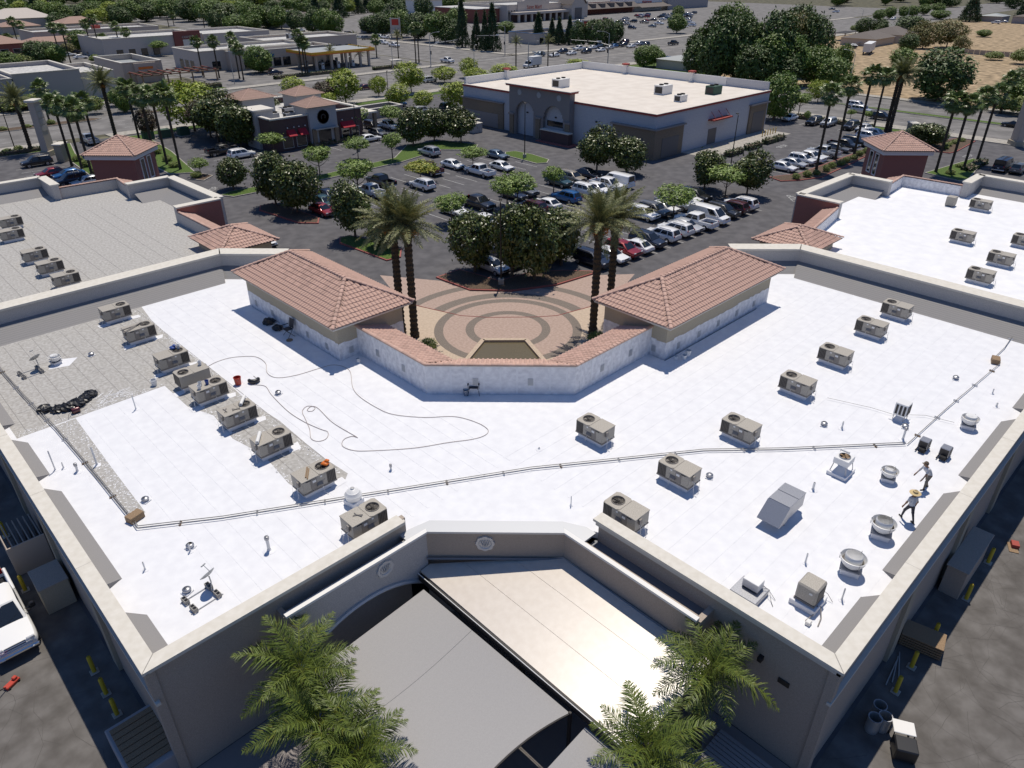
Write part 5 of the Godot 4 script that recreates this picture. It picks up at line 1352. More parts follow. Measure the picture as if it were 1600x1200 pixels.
func fan_mesh() -> Mesh:
	return shared("fan", func():
		var k := MB.new()
		k.lathe([Vector2(.07, -.03), Vector2(.07, .03), Vector2(0, .035)], Vector3.ZERO, 10)
		for i in 4:
			k.xf = Transform3D(Basis(Vector3.UP, TAU * i / 4), Vector3.ZERO)
			k.quad(Vector3(.06, -.02, .05), Vector3(.3, -.03, .15), Vector3(.29, .03, -.1), Vector3(.06, .02, -.06))
		return k.mesh())
func rtu(at: Vector3, turn: float, sx: int, label: String, group: String, old := false) -> Node3D:
	var L := 2.0
	var W := 1.16
	var H := .84
	var t := thing("rooftop_unit", label, "air conditioner", at, turn, group)
	part(t, "curb", box_mesh(L - .25, .3, W - .2), mats["coating"])
	part(t, "base_rail", box_mesh(L, .09, W, .01), mats["rtu_dark"], Vector3(0, .3, 0))
	part(t, "cabinet", box_mesh(L - .04, H - .16, W - .04, .015), mats["rtu"], Vector3(0, .39, 0))
	part(t, "cabinet_top", box_mesh(.98, .06, W - .05, .005), mats["rtu"], Vector3(-.49 * sx, 1.065, 0))
	var fx := .56 * sx
	part(t, "lid", box_mesh(1.02, .05, W, .012), mats["rtu"], Vector3(-.49 * sx, H + .27, 0))
	part(t, "lid_with_fan_opening", shared("fanlid", func():
		var k := MB.new()
		var n := 24
		for i in n:
			var p := []
			for j in 2:
				var a := TAU * (i + j) / n
				var d := Vector3(cos(a), 0, sin(a))
				var s := minf(.48 / maxf(absf(d.x), .001), .58 / maxf(absf(d.z), .001))
				p.append([d * .34, d * s])
			k.quad(p[0][0] + Vector3(0, .05, 0), p[1][0] + Vector3(0, .05, 0), p[1][1] + Vector3(0, .05, 0), p[0][1] + Vector3(0, .05, 0))
			k.quad(p[0][1], p[1][1], p[1][1] + Vector3(0, .05, 0), p[0][1] + Vector3(0, .05, 0))
			k.quad(p[0][0], p[1][0], p[1][0] + Vector3(0, .05, 0), p[0][0] + Vector3(0, .05, 0))
		return k.mesh()), mats["rtu"], Vector3(.51 * sx, H + .271, 0))
	for z in [-1, 1]:
		part(t, "top_rail", box_mesh(.98, .06, .1, .005), mats["rtu"], Vector3(.49 * sx, 1.065, z * (W / 2 - .07)))
	part(t, "top_rail", box_mesh(.06, .06, W - .3, .005), mats["rtu"], Vector3(.96 * sx, 1.065, 0))
	part(t, "fan_shroud", ring_mesh(.33, .355, .06), mats["rtu_dark"], Vector3(.51 * sx, H + .3, 0))
	part(t, "fan_well", shared("fanwell", func():
		var k := MB.new()
		k.lathe([Vector2(0, 0), Vector2(.4, 0)], Vector3.ZERO, 20)
		return k.mesh()), mats["rtu_dark"], Vector3(.51 * sx, 1.078, 0))
	var f := part(t, "fan", fan_mesh(), mats["pole_dark"], Vector3(.51 * sx, 1.115, 0), at.x)
	part(f, "fan_guard", shared("guard", func():
		var k := MB.new()
		for r in [.12, .22, .31]:
			var l := []
			for i in 17: l.append(Vector3(cos(TAU * i / 16.0) * r, 0, sin(TAU * i / 16.0) * r))
			k.tube(l, .0035, 3, false)
		for i in 3:
			var d := Vector3(cos(PI * i / 3), 0, sin(PI * i / 3)) * .33
			k.tube([-d, d], .0035, 3)
		return k.mesh()), mats["rtu_dark"], Vector3(0, .06, 0))
	part(t, "coil", box_mesh(.5, H - .14, .02, .004), mats["coil"], Vector3(.7 * sx, .42, W / 2 - .01))
	for i in 6:
		part(t, "coil_rib", box_mesh(.012, H - .14, .012, .002), mats["rtu_dark"], Vector3((.48 + .09 * i) * sx, .42, W / 2 + .006))
	part(t, "coil", box_mesh(.02, H - .14, W - .16, .004), mats["coil"], Vector3((L / 2 - .01) * sx, .42, 0))
	for i in 3:
		part(t, "access_panel", box_mesh([.42, .36, .34][i], [H - .18, H - .18, .3][i], .02, .006), mats["rtu"] if i != 1 else mats["rtu_dark"], Vector3([-.74, -.33, .16][i] * sx, [.43, .43, .44][i], W / 2 - .012))
	part(t, "label_plate", box_mesh(.2, .14, .012, .003), mats["trim_white"] if not old else mats["rim"], Vector3(-.3 * sx, .85, W / 2 + .006))
	part(t, "data_plate", box_mesh(.12, .09, .012, .003), mats["trim_white"], Vector3(.12 * sx, .98, W / 2 + .004))
	part(t, "panel_handle", box_mesh(.26, .04, .02, .005), mats["black_hole"], Vector3(-.62 * sx, 1.05, W / 2 + .008))
	part(t, "vent_hood", shared("venthood", func():
		var k := MB.new()
		k.hexa([Vector3(-.16, 0, .1), Vector3(.16, 0, .1), Vector3(.16, 0, 0), Vector3(-.16, 0, 0), Vector3(-.16, .06, .1), Vector3(.16, .06, .1), Vector3(.16, .2, 0), Vector3(-.16, .2, 0)])
		return k.mesh()), mats["rtu_dark"], Vector3(-.02 * sx, .55, W / 2))
	part(t, "disconnect_box", box_mesh(.1, .28, .2, .01), mats["rtu_dark"], Vector3((-L / 2 - .05) * sx, .8, .25))
	part(t, "gas_line", shared("gasline%d" % sx, func():
		var k := MB.new()
		k.tube([Vector3(-1.0 * sx, .75, .3), Vector3(-1.14 * sx, .74, .3), Vector3(-1.18 * sx, .05, .34), Vector3(-1.45 * sx, .04, .4)], .016, 5)
		k.tube([Vector3(-1.0 * sx, .5, .05), Vector3(-1.25 * sx, .48, .05), Vector3(-1.3 * sx, .05, .0)], .014, 5)
		k.tube([Vector3(-1.0 * sx, .62, -.1), Vector3(-1.2 * sx, .6, -.15), Vector3(-1.22 * sx, .02, -.12)], .01, 5)
		return k.mesh(50)), mats["white_metal"])
	part(t, "drain_line", shared("drain%d" % sx, func():
		var k := MB.new()
		k.tube([Vector3(.1 * sx, .45, .58), Vector3(.1 * sx, .44, .68), Vector3(.12 * sx, .1, .72), Vector3(.2 * sx, .03, .95)], .014, 5)
		return k.mesh(50)), mats["white_metal"])
	return t
func exhaust_fan(at: Vector3, s: float, open_: bool, label: String) -> void:
	var t := thing("exhaust_fan", label, "exhaust fan", at, .3, "upblast exhaust fans along the end parapet")
	t.scale = Vector3(s, s, s) * .84
	part(t, "curb", box_mesh(.78, .32, .78), mats["coating"])
	part(t, "base_flange", box_mesh(.92, .05, .92, .01), mats["galv"], Vector3(0, .32, 0))
	part(t, "windband", shared("wband", func():
		var k := MB.new()
		k.lathe([Vector2(.3, .36), Vector2(.42, .5), Vector2(.53, .68), Vector2(.56, .86), Vector2(.58, .87), Vector2(.55, .88), Vector2(.5, .7), Vector2(.38, .52), Vector2(.28, .4)], Vector3.ZERO, 24)
		return k.mesh(45)), mats["white_metal"])
	part(t, "motor_cover", shared("mcover", func():
		var k := MB.new()
		k.lathe([Vector2(.34, .6), Vector2(.38, .66), Vector2(.38, .98), Vector2(.35, 1.02), Vector2(0, 1.05)], Vector3.ZERO, 22)
		return k.mesh(45)), mats["white_metal"])
	part(t, "throat", shared("throat", func():
		var k := MB.new()
		k.lathe([Vector2(.48, .66), Vector2(0, .62)], Vector3.ZERO, 20)
		return k.mesh()), mats["rtu_dark"])
	for i in 3:
		var a := TAU * i / 3 + .5
		part(t, "strap", box_mesh(.03, .36, .02, .004), mats["galv"], Vector3(cos(a) * .56, .6, sin(a) * .56), -a)
	part(t, "grease_box", box_mesh(.18, .16, .14), mats["white_metal"], Vector3(.5, .36, .1))
func pipe_stub(at: Vector3, h: float, r: float, cap: bool, label: String, m := "white_metal") -> void:
	var t := thing("vent_pipe", label, "vent pipe", at, 0, "vent pipes on the coated roof")
	part(t, "flashing", shared("pflash%.2f" % r, func():
		var k := MB.new()
		k.lathe([Vector2(r * 4.2, 0), Vector2(r * 4.2, .012), Vector2(r * 1.5, .05), Vector2(r * 1.1, .12)], Vector3.ZERO, 12)
		return k.mesh(40)), mats["coating"])
	part(t, "pipe", shared("pst%.2f_%.2f" % [h, r], func():
		var k := MB.new()
		k.lathe([Vector2(r, 0), Vector2(r, h), Vector2(r * .8, h), Vector2(r * .8, h - .08)], Vector3.ZERO, 12)
		return k.mesh(40)), mats[m])
	if cap:
		part(t, "rain_cap", shared("pcap%.2f" % r, func():
			var k := MB.new()
			k.lathe([Vector2(r * 1.5, .0), Vector2(r * 1.55, .12), Vector2(r * 1.2, .17), Vector2(0, .2)], Vector3.ZERO, 14)
			return k.mesh(40)), mats["galv"], Vector3(0, h - .05, 0))
func low_vent(at: Vector3, label: String) -> void:
	var t := thing("roof_vent", label, "roof vent", at, .4, "low roof vents on the coated roof")
	part(t, "base", box_mesh(.42, .06, .42), mats["coating"])
	part(t, "hood", shared("lvh", func():
		var k := MB.new()
		k.lathe([Vector2(.1, .05), Vector2(.1, .13), Vector2(.19, .13), Vector2(.19, .2), Vector2(.12, .26), Vector2(0, .28)], Vector3.ZERO, 14)
		return k.mesh(40)), mats["galv"])
func bag(at: Vector3, s: float, seed_: int, label: String) -> void:
	var fn := FastNoiseLite.new()
	fn.seed = seed_
	fn.frequency = 2.2
	var k := MB.new()
	var nu := 18
	var nv := 10
	var pt := func(i: int, j: int) -> Vector3:
		var th := TAU * i / nu
		var ph := PI * j / nv
		var d := Vector3(sin(ph) * cos(th), cos(ph), sin(ph) * sin(th))
		var r := 1.0 + .45 * fn.get_noise_3dv(d * 1.4) + .22 * fn.get_noise_3dv(d * 4.0)
		if j == 0: r += .3
		var q := d * r
		q.y = maxf(q.y * .55, -.33)
		return (q + Vector3(0, .33, 0)) * s
	for i in nu:
		for j in nv:
			k.quad(pt.call(i % nu, j + 1), pt.call((i + 1) % nu, j + 1), pt.call((i + 1) % nu, j), pt.call(i % nu, j))
	var o := part(self, "trash_bag", k.mesh(25), mats["black_plastic"], at)
	tag(o, label, "bag", "black bags heaped on the bare roofing")
func bucket(at: Vector3, m: String, label: String, s := 1.0, group := "") -> void:
	var t := thing("bucket", label, "bucket", at, .7, group)
	t.scale = Vector3(s, s, s)
	part(t, "pail", shared("pail", func():
		var k := MB.new()
		k.lathe([Vector2(0, 0), Vector2(.13, 0), Vector2(.155, .36), Vector2(.145, .36), Vector2(.122, .02), Vector2(0, .03)], Vector3.ZERO, 16)
		return k.mesh(40)), mats[m])
	part(t, "rim", ring_mesh(.15, .168, .03), mats[m], Vector3(0, .33, 0))
	part(t, "handle", shared("pailh", func():
		var k := MB.new()
		var l := []
		for i in 9: l.append(Vector3(cos(PI * i / 8.0) * .165, .3 - sin(PI * i / 8.0) * .12, .06 * sin(PI * i / 8.0) + .05))
		k.tube(l, .006, 4)
		return k.mesh()), mats["galv"])
func roll(at: Vector3, turn: float, label: String) -> void:
	var t := thing("membrane_roll", label, "roll", at, turn)
	part(t, "sheet", shared("rollsheet", func():
		var k := MB.new()
		k.xf = Transform3D(Basis(Vector3.BACK, PI / 2), Vector3(0, .1, 0))
		k.lathe([Vector2(.03, -.5), Vector2(.1, -.5), Vector2(.1, .5), Vector2(.03, .5), Vector2(.03, -.5)], Vector3.ZERO, 16)
		return k.mesh(40)), mats["trim_white"])
	part(t, "core", shared("rollcore", func():
		var k := MB.new()
		k.tube([Vector3(-.51, .1, 0), Vector3(.51, .1, 0)], .03, 8)
		return k.mesh(40)), mats["wood"])
func camp_chair(at: Vector3, turn: float, label: String) -> void:
	var t := thing("camp_chair", label, "chair", at, turn)
	t.scale = Vector3(1.2, 1.3, 1.2)
	var s: Material = mats["cloth_dark"]
	part(t, "seat", box_mesh(.5, .05, .46), s, Vector3(0, .42, 0))
	var b := part(t, "backrest", box_mesh(.5, .55, .05), s, Vector3(0, .46, -.24))
	b.rotation.x = -.2
	for x in [-.25, .25]:
		for z in [-.22, .24]:
			part(t, "leg", shared("cleg%s%s" % [x, z], func():
				var k := MB.new()
				k.tube([Vector3(x * .8, .44, z), Vector3(x * 1.25, 0, -z)], .014, 5)
				return k.mesh()), mats["pole_dark"])
		part(t, "armrest", box_mesh(.07, .03, .46, .01), s, Vector3(x * 1.15, .62, 0))
		part(t, "arm_post", box_mesh(.025, .22, .025, .005), mats["pole_dark"], Vector3(x * 1.15, .42, .2))
func roof_things() -> void:
	var lb := [58.42, 53.52, 47.73, 44.42, 41.93, 38.04, 33.94, 29.42, 24.82]
	var ll := ["tan rooftop unit standing closest to the grey back parapet on bare roofing", "tan rooftop unit with dark flat bars lying across its top",
		"tan rooftop unit with blue bundle and tools on its lid", "tan rooftop unit turned the other way between two close units", "tan rooftop unit carrying white pails and a blue can",
		"tan rooftop unit carrying glasses, tools and a membrane roll by its fan", "tan rooftop unit with one white roll lying near its edge", "tan rooftop unit with an orange vest hung by its fan", "tan rooftop unit right behind the cream front coping"]
	for i in 9:
		rtu(P(13.65, RY, lb[i] - .6), 0.0 if i != 3 else PI, 1, ll[i], "rooftop units on the left wing", i < 4)
		var rng := RandomNumberGenerator.new()
		rng.seed = 60 + i
		if i < 8:
			for s in [-1, 1]:
				var k := MB.new()
				var cx = 13.65 + s * 1.05
				var cb: float = lb[i] - 1.15
				k.prism(PackedVector2Array([Vector2(cx - .45, cb - rng.randf_range(.1, .3)), Vector2(cx + rng.randf_range(.2, .5), cb - rng.randf_range(.0, .25)), Vector2(cx + .45, cb + rng.randf_range(.2, .5)), Vector2(cx - rng.randf_range(.2, .5), cb + .45)]), 6.009, 6.012)
				var o := part(self, "flashing_patch", k.mesh(), mats["coating"])
				tag(o, "white brushed flashing patch beside a tan rooftop unit", "patch", "white patches round the left wing units")
	var rp := [[27.09, 22.47], [33.16, 16.64], [27.16, 16.77], [22.5, 16.68], [40.33, 16.78], [45.89, 16.84], [52.12, 16.95], [56.71, 16.88]]
	var rl := ["tan rooftop unit standing alone at the middle of the white roof", "tan rooftop unit just behind the bend of the pipe run", "tan rooftop unit in front of the pipe run on white roof", "tan rooftop unit close behind the cream coping on white roof",
		"tan rooftop unit with a small black box on its lid", "tan rooftop unit with a white lid and cups on top", "tan rooftop unit second from the back parapet on white roof", "tan rooftop unit touching the shingled cant of the back parapet"]
	for i in 8:
		rtu(P(rp[i][0] + .58, RY, rp[i][1] - 1.0), -PI / 2, -1, rl[i], "rooftop units on the right wing")
	for q in [[69.13, 14.63], [75.02, 14.67], [82.07, 14.57], [92.28, 21.43], [79.2, 19.2]]:
		rtu(P(q[0] + .58, RY, q[1] - 1.0), -PI / 2, -1, "tan rooftop unit on the bright white roof beyond the party parapet", "rooftop units on the right neighbour")
	for q in [[12.9, 89.42], [11.9, 84.91], [11.85, 76.8], [11.96, 72.57], [12.06, 68.46]]:
		rtu(P(q[0] + 1.0, RY, q[1] - .6), 0.0, 1, "tan rooftop unit on the grey roof beyond the party parapet", "rooftop units on the left neighbour", true)
	var nb := thing("cooler_box", "small tan cabinet on the bright white roof beyond the parapet", "cabinet", P(92.4, RY, 23.3))
	part(nb, "cabinet", box_mesh(1.0, .95, .9), mats["rtu"], Vector3(0, .12, 0))
	part(nb, "stand", box_mesh(.9, .12, .8), mats["rtu_dark"])
	exhaust_fan(P(44.47, RY, 6.7), 1.0, true, "white upblast fan beside the long pipe near two vent stubs")
	exhaust_fan(P(35.91, RY, 8.0), .92, true, "white upblast fan beside the condenser on legs")
	exhaust_fan(P(31.22, RY, 6.5), 1.2, true, "large white upblast fan just behind the man in the straw hat")
	exhaust_fan(P(27.84, RY, 6.5), 1.2, true, "large white upblast fan between the tan cooler and another fan")
	exhaust_fan(P(8.05, RY, 53.3), .8, true, "pale mushroom fan on a white patch of bare roofing")
	tag(part(self, "flashing_patch", sheet(pv([7.4, 52.8, 8.6, 52.4, 9.4, 53.3, 8.2, 54.0]), 6.009), mats["coating"]), "white patch under the pale mushroom fan on bare roofing", "patch")
	var dv := thing("dome_vent", "white spun dome vent on a square curb beside the pipe run", "roof vent", P(14.4, RY, 26.35), .2)
	part(dv, "curb", box_mesh(.75, .3, .75), mats["coating"])
	part(dv, "dome", shared("dome", func():
		var k := MB.new()
		k.lathe([Vector2(.36, .3), Vector2(.42, .42), Vector2(.45, .6), Vector2(.4, .64), Vector2(.33, .78), Vector2(.28, .8), Vector2(.16, .92), Vector2(.12, .93), Vector2(.1, .99), Vector2(0, 1.02)], Vector3.ZERO, 22)
		return k.mesh(35)), mats["white_metal"])
	var mu := thing("air_handler", "big galvanised air handler with sloped intake hood on legs", "air handler", P(29.1, RY, 10.55))
	mu.scale = Vector3(.88, .82, .88)
	part(mu, "housing", box_mesh(1.9, .95, 1.25, .02), mats["galv"], Vector3(.25, .55, 0))
	part(mu, "lid_panel", box_mesh(.85, .03, 1.3, .008), mats["galv"], Vector3(.78, 1.5, 0))
	part(mu, "lid_panel", box_mesh(1.0, .03, 1.27, .008), mats["galv"], Vector3(-.18, 1.5, 0))
	part(mu, "intake_hood", shared("muhood", func():
		var k := MB.new()
		k.hexa([Vector3(-1.65, .55, .66), Vector3(-.7, .5, .66), Vector3(-.7, .5, -.66), Vector3(-1.65, .55, -.66), Vector3(-1.7, .62, .66), Vector3(-.7, 1.48, .66), Vector3(-.7, 1.48, -.66), Vector3(-1.7, .62, -.66)])
		return k.mesh()), mats["galv"])
	part(mu, "curb", box_mesh(1.1, .5, .9), mats["coating"], Vector3(.5, 0, 0))
	for q in [[-.6, .5], [-.6, -.5]]:
		part(mu, "leg", box_mesh(.06, .56, .06, .01), mats["galv"], Vector3(q[0], 0, q[1]))
	part(mu, "control_box", box_mesh(.25, .5, .3), mats["rtu"], Vector3(1.32, .7, .35))
	part(mu, "motor_box", box_mesh(.2, .25, .22), mats["rtu"], Vector3(1.3, .45, .0))
	var c1 := thing("evaporative_cooler", "square louvred cooler on thin legs under the conduit line", "cooler", P(42.55, RY, 9.9))
	part(c1, "cabinet", box_mesh(.72, .8, .72), mats["white_metal"], Vector3(0, .4, 0))
	for i in 3:
		part(c1, "louvre", box_mesh(.03, .62, .13, .005), mats["coil"], Vector3(-.365, .48, -.22 + .22 * i))
		part(c1, "louvre", box_mesh(.13, .62, .03, .005), mats["coil"], Vector3(-.22 + .22 * i, .48, .365))
	for q in [[-.3, -.3], [.3, -.3], [.3, .3], [-.3, .3]]:
		part(c1, "leg", box_mesh(.04, .42, .04, .005), mats["galv"], Vector3(q[0], 0, q[1]))
	part(c1, "base_pad", box_mesh(.95, .05, .95), mats["coating"])
	var c2 := thing("condenser", "square condenser with top fan raised on splayed legs over a pad", "condenser", P(34.75, RY, 10.05))
	part(c2, "pad", box_mesh(1.25, .22, 1.05), mats["coating"])
	part(c2, "cabinet", box_mesh(.86, .36, .8), mats["white_metal"], Vector3(0, .72, 0))
	part(c2, "fan_shroud", ring_mesh(.27, .31, .05), mats["galv"], Vector3(0, 1.08, 0))
	part(c2, "fan_well", shared("c2well", func():
		var k := MB.new()
		k.lathe([Vector2(0, 0), Vector2(.28, 0)], Vector3.ZERO, 18)
		return k.mesh()), mats["rtu_dark"], Vector3(0, 1.085, 0))
	part(c2, "fan", fan_mesh(), mats["wood"], Vector3(0, 1.12, 0)).scale = Vector3(.85, .8, .85)
	for q in [[-1, -1], [1, -1], [1, 1], [-1, 1]]:
		part(c2, "leg", shared("c2leg%d%d" % q, func():
			var k := MB.new()
			k.tube([Vector3(q[0] * .38, .74, q[1] * .34), Vector3(q[0] * .48, .2, q[1] * .42)], .025, 5)
			return k.mesh()), mats["galv"])
	part(c2, "side_duct", box_mesh(.12, .6, .5), mats["white_metal"], Vector3(.5, .55, -.2))
	var c3 := thing("evaporative_cooler", "tan box cooler with chamfered corner on a white curb by the coping", "cooler", P(24.75, RY, 7.0))
	part(c3, "curb", box_mesh(1.25, .28, 1.15), mats["coating"])
	part(c3, "drip_pan", box_mesh(1.0, .1, .92), mats["rtu_dark"], Vector3(0, .28, 0))
	part(c3, "cabinet", box_mesh(.98, .85, .9, .07), mats["rtu"], Vector3(0, .36, 0))
	part(c3, "side_vent", box_mesh(.7, .6, .03), mats["coil"], Vector3(0, .48, .45))
	part(c3, "nameplate", box_mesh(.012, .1, .14, .002), mats["trim_white"], Vector3(-.5, .9, .2))
	part(c3, "hose_pair", shared("c3h", func():
		var k := MB.new()
		k.tube([Vector3(-.2, .3, .5), Vector3(-.6, .12, .55), Vector3(-1.1, .06, .45)], .025, 6)
		k.tube([Vector3(-.1, .25, .6), Vector3(-.5, .06, .85), Vector3(-1.0, .04, .95)], .025, 6)
		k.tube([Vector3(.5, .6, .3), Vector3(.75, .3, .5), Vector3(.7, .05, .8)], .012, 5)
		return k.mesh(50)), mats["rtu_dark"])
	part(c3, "box", box_mesh(.26, .2, .2), mats["trim_white"], Vector3(-1.15, 0, .6))
	var c4 := thing("fan_unit", "small white metal unit on a flat square curb cap by the coping", "fan unit", P(23.3, RY, 9.0))
	part(c4, "curb_cap", box_mesh(1.2, .3, 1.25), mats["galv"])
	part(c4, "housing", box_mesh(.55, .42, .75), mats["white_metal"], Vector3(.22, .36, -.0))
	part(c4, "motor", box_mesh(.5, .1, .7), mats["black_hole"], Vector3(.22, .3, 0))
	part(c4, "wires", shared("c4w", func():
		var k := MB.new()
		k.tube([Vector3(.4, .5, .4), Vector3(.5, .4, .65), Vector3(.3, .05, .9), Vector3(.1, .03, 1.1)], .012, 5)
		k.tube([Vector3(.5, .45, .35), Vector3(.65, .2, .6), Vector3(.5, .03, 1.0)], .012, 5)
		return k.mesh(50)), mats["pipe"])
	for q in [[40.3, 7.75, "mini condenser cube beside the pipe elbow"], [40.35, 6.65, "mini condenser cube with round grille beside another one"]]:
		var m := thing("mini_condenser", q[2], "condenser", P(q[0], RY, q[1]))
		part(m, "cabinet", box_mesh(.55, .5, .5), mats["galv"], Vector3(0, .16, 0))
		part(m, "coil", box_mesh(.02, .42, .44, .004), mats["coil"], Vector3(-.28, .2, 0))
		part(m, "coil", box_mesh(.5, .42, .02, .004), mats["coil"], Vector3(0, .2, .256))
		part(m, "compressor", box_mesh(.4, .18, .3), mats["black_hole"], Vector3(-.4, .1, .05))
		for z in [-.22, .22]:
			part(m, "rail", box_mesh(1.0, .06, .06, .01), mats["pole_dark"], Vector3(-.1, .08, z))
	var st := [[9.76, 43.39, 1.0, .035, false], [4.27, 40.08, 1.3, .035, false], [6.06, 38.99, 1.2, .05, false], [4.65, 39.95, .4, .035, false], [9.58, 26.22, .75, .075, true], [17.39, 27.28, .3, .05, true], [39.0, 11.88, .5, .05, false], [40.4, 8.9, .75, .06, true], [22.21, 18.45, .6, .025, false], [26.89, 8.16, .6, .04, false], [25.9, 6.0, .7, .035, false], [32.25, 10.4, .5, .06, false], [48.28, 6.22, .3, .05, false], [49.9, 6.9, .35, .04, false], [6.88, 28.73, .5, .035, false], [4.9, 29.0, .5, .035, false], [5.1, 39.1, .45, .06, true], [24.6, 23.0, .12, .05, false]]
	for s in st:
		pipe_stub(P(s[0], RY, s[1]), s[2], s[3], s[4], "thick capped vent pipe on the white roof" if s[4] else "thin bare vent pipe standing on the white roof")
	for q in [[6.8, 33.98], [38.57, 12.78], [17.0, 38.9], [50.2, 9.2], [5.72, 26.35], [29.3, 14.8], [41.8, 9.3], [10.2, 52.9], [7.0, 29.0]]:
		low_vent(P(q[0], RY, q[1]), "low round galvanised vent on the white roof")
	var runs := [
		["pipe_run", "double grey pipe run crossing the white roof in a long diagonal", [[5.71, 32.1], [9.0, 29.9], [14.8, 26.6], [22.92, 21.98], [31.12, 16.33], [34.47, 13.23], [40.0, 8.6]], true],
		["pipe_run", "single grey pipe from the elbow to the back parapet beside vents", [[40.0, 8.5], [45.7, 8.28], [54.6, 7.75], [55.0, 8.3], [57.4, 8.25], [61.4, 8.5]], false],
		["pipe_run", "grey pipe along the bare roofing strip beside the end parapet", [[5.0, 56.0], [5.2, 50.0], [5.52, 44.5], [5.68, 38.0], [5.73, 33.0], [5.71, 32.1]], true],
		["conduit", "thin conduit between a rooftop unit and the square louvred cooler", [[41.6, 14.0], [42.4, 11.6], [42.6, 10.3], [43.9, 8.9], [44.3, 7.4]], false]]
	for r in runs:
		var t := thing(r[0], r[1], "pipe")
		var q: Array = r[2]
		for off in ([-.06, .06] if r[3] else [0.0]):
			var l := []
			for e in q: l.append(P(e[0] + off * .9, RY + .13, e[1] + off * .9))
			var k := MB.new()
			k.tube(l, .024 if r[0] == "pipe_run" else .012, 7)
			part(t, "pipe", k.mesh(50), mats["pipe"])
		for i in q.size() - 1:
			var A := Vector2(q[i][0], q[i][1])
			var C := Vector2(q[i + 1][0], q[i + 1][1])
			var n := int(A.distance_to(C) / 2.6)
			for j in n:
				var c := A.lerp(C, (j + .5) / n)
				var s := holder(t, "support", P(c.x, RY, c.y), atan2(-(C - A).y, (C - A).x) if false else (C - A).angle())
				part(s, "block", box_mesh(.1, .08, .32, .01), mats["wood"] if (i + j) % 3 == 0 else mats["coating"])
				part(s, "strut", box_mesh(.04, .03, .34, .005), mats["galv"], Vector3(0, .08, 0))
	for q in [[5.9, 32.9, "wooden junction box at the corner of the pipe run"], [54.7, 8.1, "wooden junction box on the pipe near the back parapet"]]:
		var o := part(self, "junction_box", box_mesh(.75, .36, .5), mats["wood"], P(q[0], RY, q[1]), .3)
		tag(o, q[2], "box")
	var hoses := [
		["grey spray hose looping widely over the white roof", [15.36, 45.6, 16.0, 45.8, 16.82, 45.78, 17.6, 45.4, 18.38, 44.59, 18.41, 43.26, 17.83, 41.94, 17.97, 40.89, 19.05, 40.29, 20.73, 40.03, 21.6, 39.82, 22.0, 39.04, 21.9, 38.09, 20.89, 36.28, 20.54, 34.94, 20.56, 33.04, 20.84, 31.75, 21.97, 30.19, 23.35, 28.97, 23.89, 27.52, 23.85, 26.48, 23.32, 26.18, 22.51, 26.4, 21.3, 27.12, 19.5, 28.1, 17.52, 29.66, 16.91, 30.36, 16.76, 31.11, 17.18, 31.59, 17.69, 31.53, 17.85, 31.17]],
		["grey spray hose end coiled beside the bare roofing strip", [16.3, 41.2, 16.52, 40.98, 16.87, 40.35, 16.62, 39.04, 16.39, 36.6, 16.49, 34.87, 16.76, 33.52, 16.92, 32.89, 16.49, 32.38, 16.01, 32.46, 15.86, 33.0, 16.32, 33.95, 16.69, 35.04, 17.02, 35.98, 17.55, 36.3, 17.83, 35.84, 17.45, 35.57, 17.28, 35.86, 17.7, 36.09, 17.9, 35.6, 17.68, 33.58, 17.85, 31.28]]]
	for h in hoses:
		var cv := Curve3D.new()
		var l: Array = h[1]
		var np := l.size() / 2
		for i in np:
			var p := P(l[i * 2], RY + .03, l[i * 2 + 1])
			var a := P(l[maxi(i - 1, 0) * 2], RY + .03, l[maxi(i - 1, 0) * 2 + 1])
			var b := P(l[mini(i + 1, np - 1) * 2], RY + .03, l[mini(i + 1, np - 1) * 2 + 1])
			var t := (b - a) / 6.0
			cv.add_point(p, -t, t)
		cv.bake_interval = .18
		var pts := []
		for p in cv.get_baked_points(): pts.append(p)
		var k := MB.new()
		k.tube(pts, .017, 5)
		tag(part(self, "spray_hose", k.mesh(50), mats["hose"]), h[0], "hose")
	var orng := RandomNumberGenerator.new()
	orng.seed = 77
	var ok := MB.new()
	for e in [[15.5, 59.0, 15.3, 29.0, -1], [3.7, 45.1, 12.2, 45.15, 1], [6.7, 44.9, 6.45, 33.2, -1], [5.55, 44.9, 5.7, 33.2, 1], [12.5, 41.4, 12.9, 28.6, 1]]:
		var A := Vector2(e[0], e[1]); var C := Vector2(e[2], e[3])
		var d := (C - A).normalized()
		var s = Vector2(-d.y, d.x) * e[4]
		for i in int(A.distance_to(C) * 26):
			var c = A.lerp(C, orng.randf()) + s * absf(orng.randfn()) * .26 * (1.0 if orng.randf() < .8 else 2.0)
			var r := orng.randf_range(.01, .055)
			var pl := PackedVector2Array()
			for q in 5:
				var an := TAU * q / 5.0 + orng.randf_range(-.4, .4)
				pl.append(c + Vector2(cos(an), sin(an)) * r * orng.randf_range(.5, 1.4))
			ok.prism(pl, 6.0095, 6.0095)
	for i in 34:
		var c := Vector2(orng.randf_range(8.4, 10.2), orng.randf_range(45.5, 46.9))
		var an := orng.randf_range(-.3, .9)
		var d2 := Vector2(cos(an), sin(an)) * orng.randf_range(.08, .45)
		var n2 := Vector2(-d2.y, d2.x).normalized() * .02
		ok.prism(PackedVector2Array([c - d2 - n2, c + d2 - n2, c + d2 + n2, c - d2 + n2]), 6.01, 6.01)
	var os := part(self, "overspray", ok.mesh(), mats["coating"])
	tag(os, "white coating flecks spattered along the edges of the bare roofing", "overspray")
	os.set_meta("kind", "stuff")
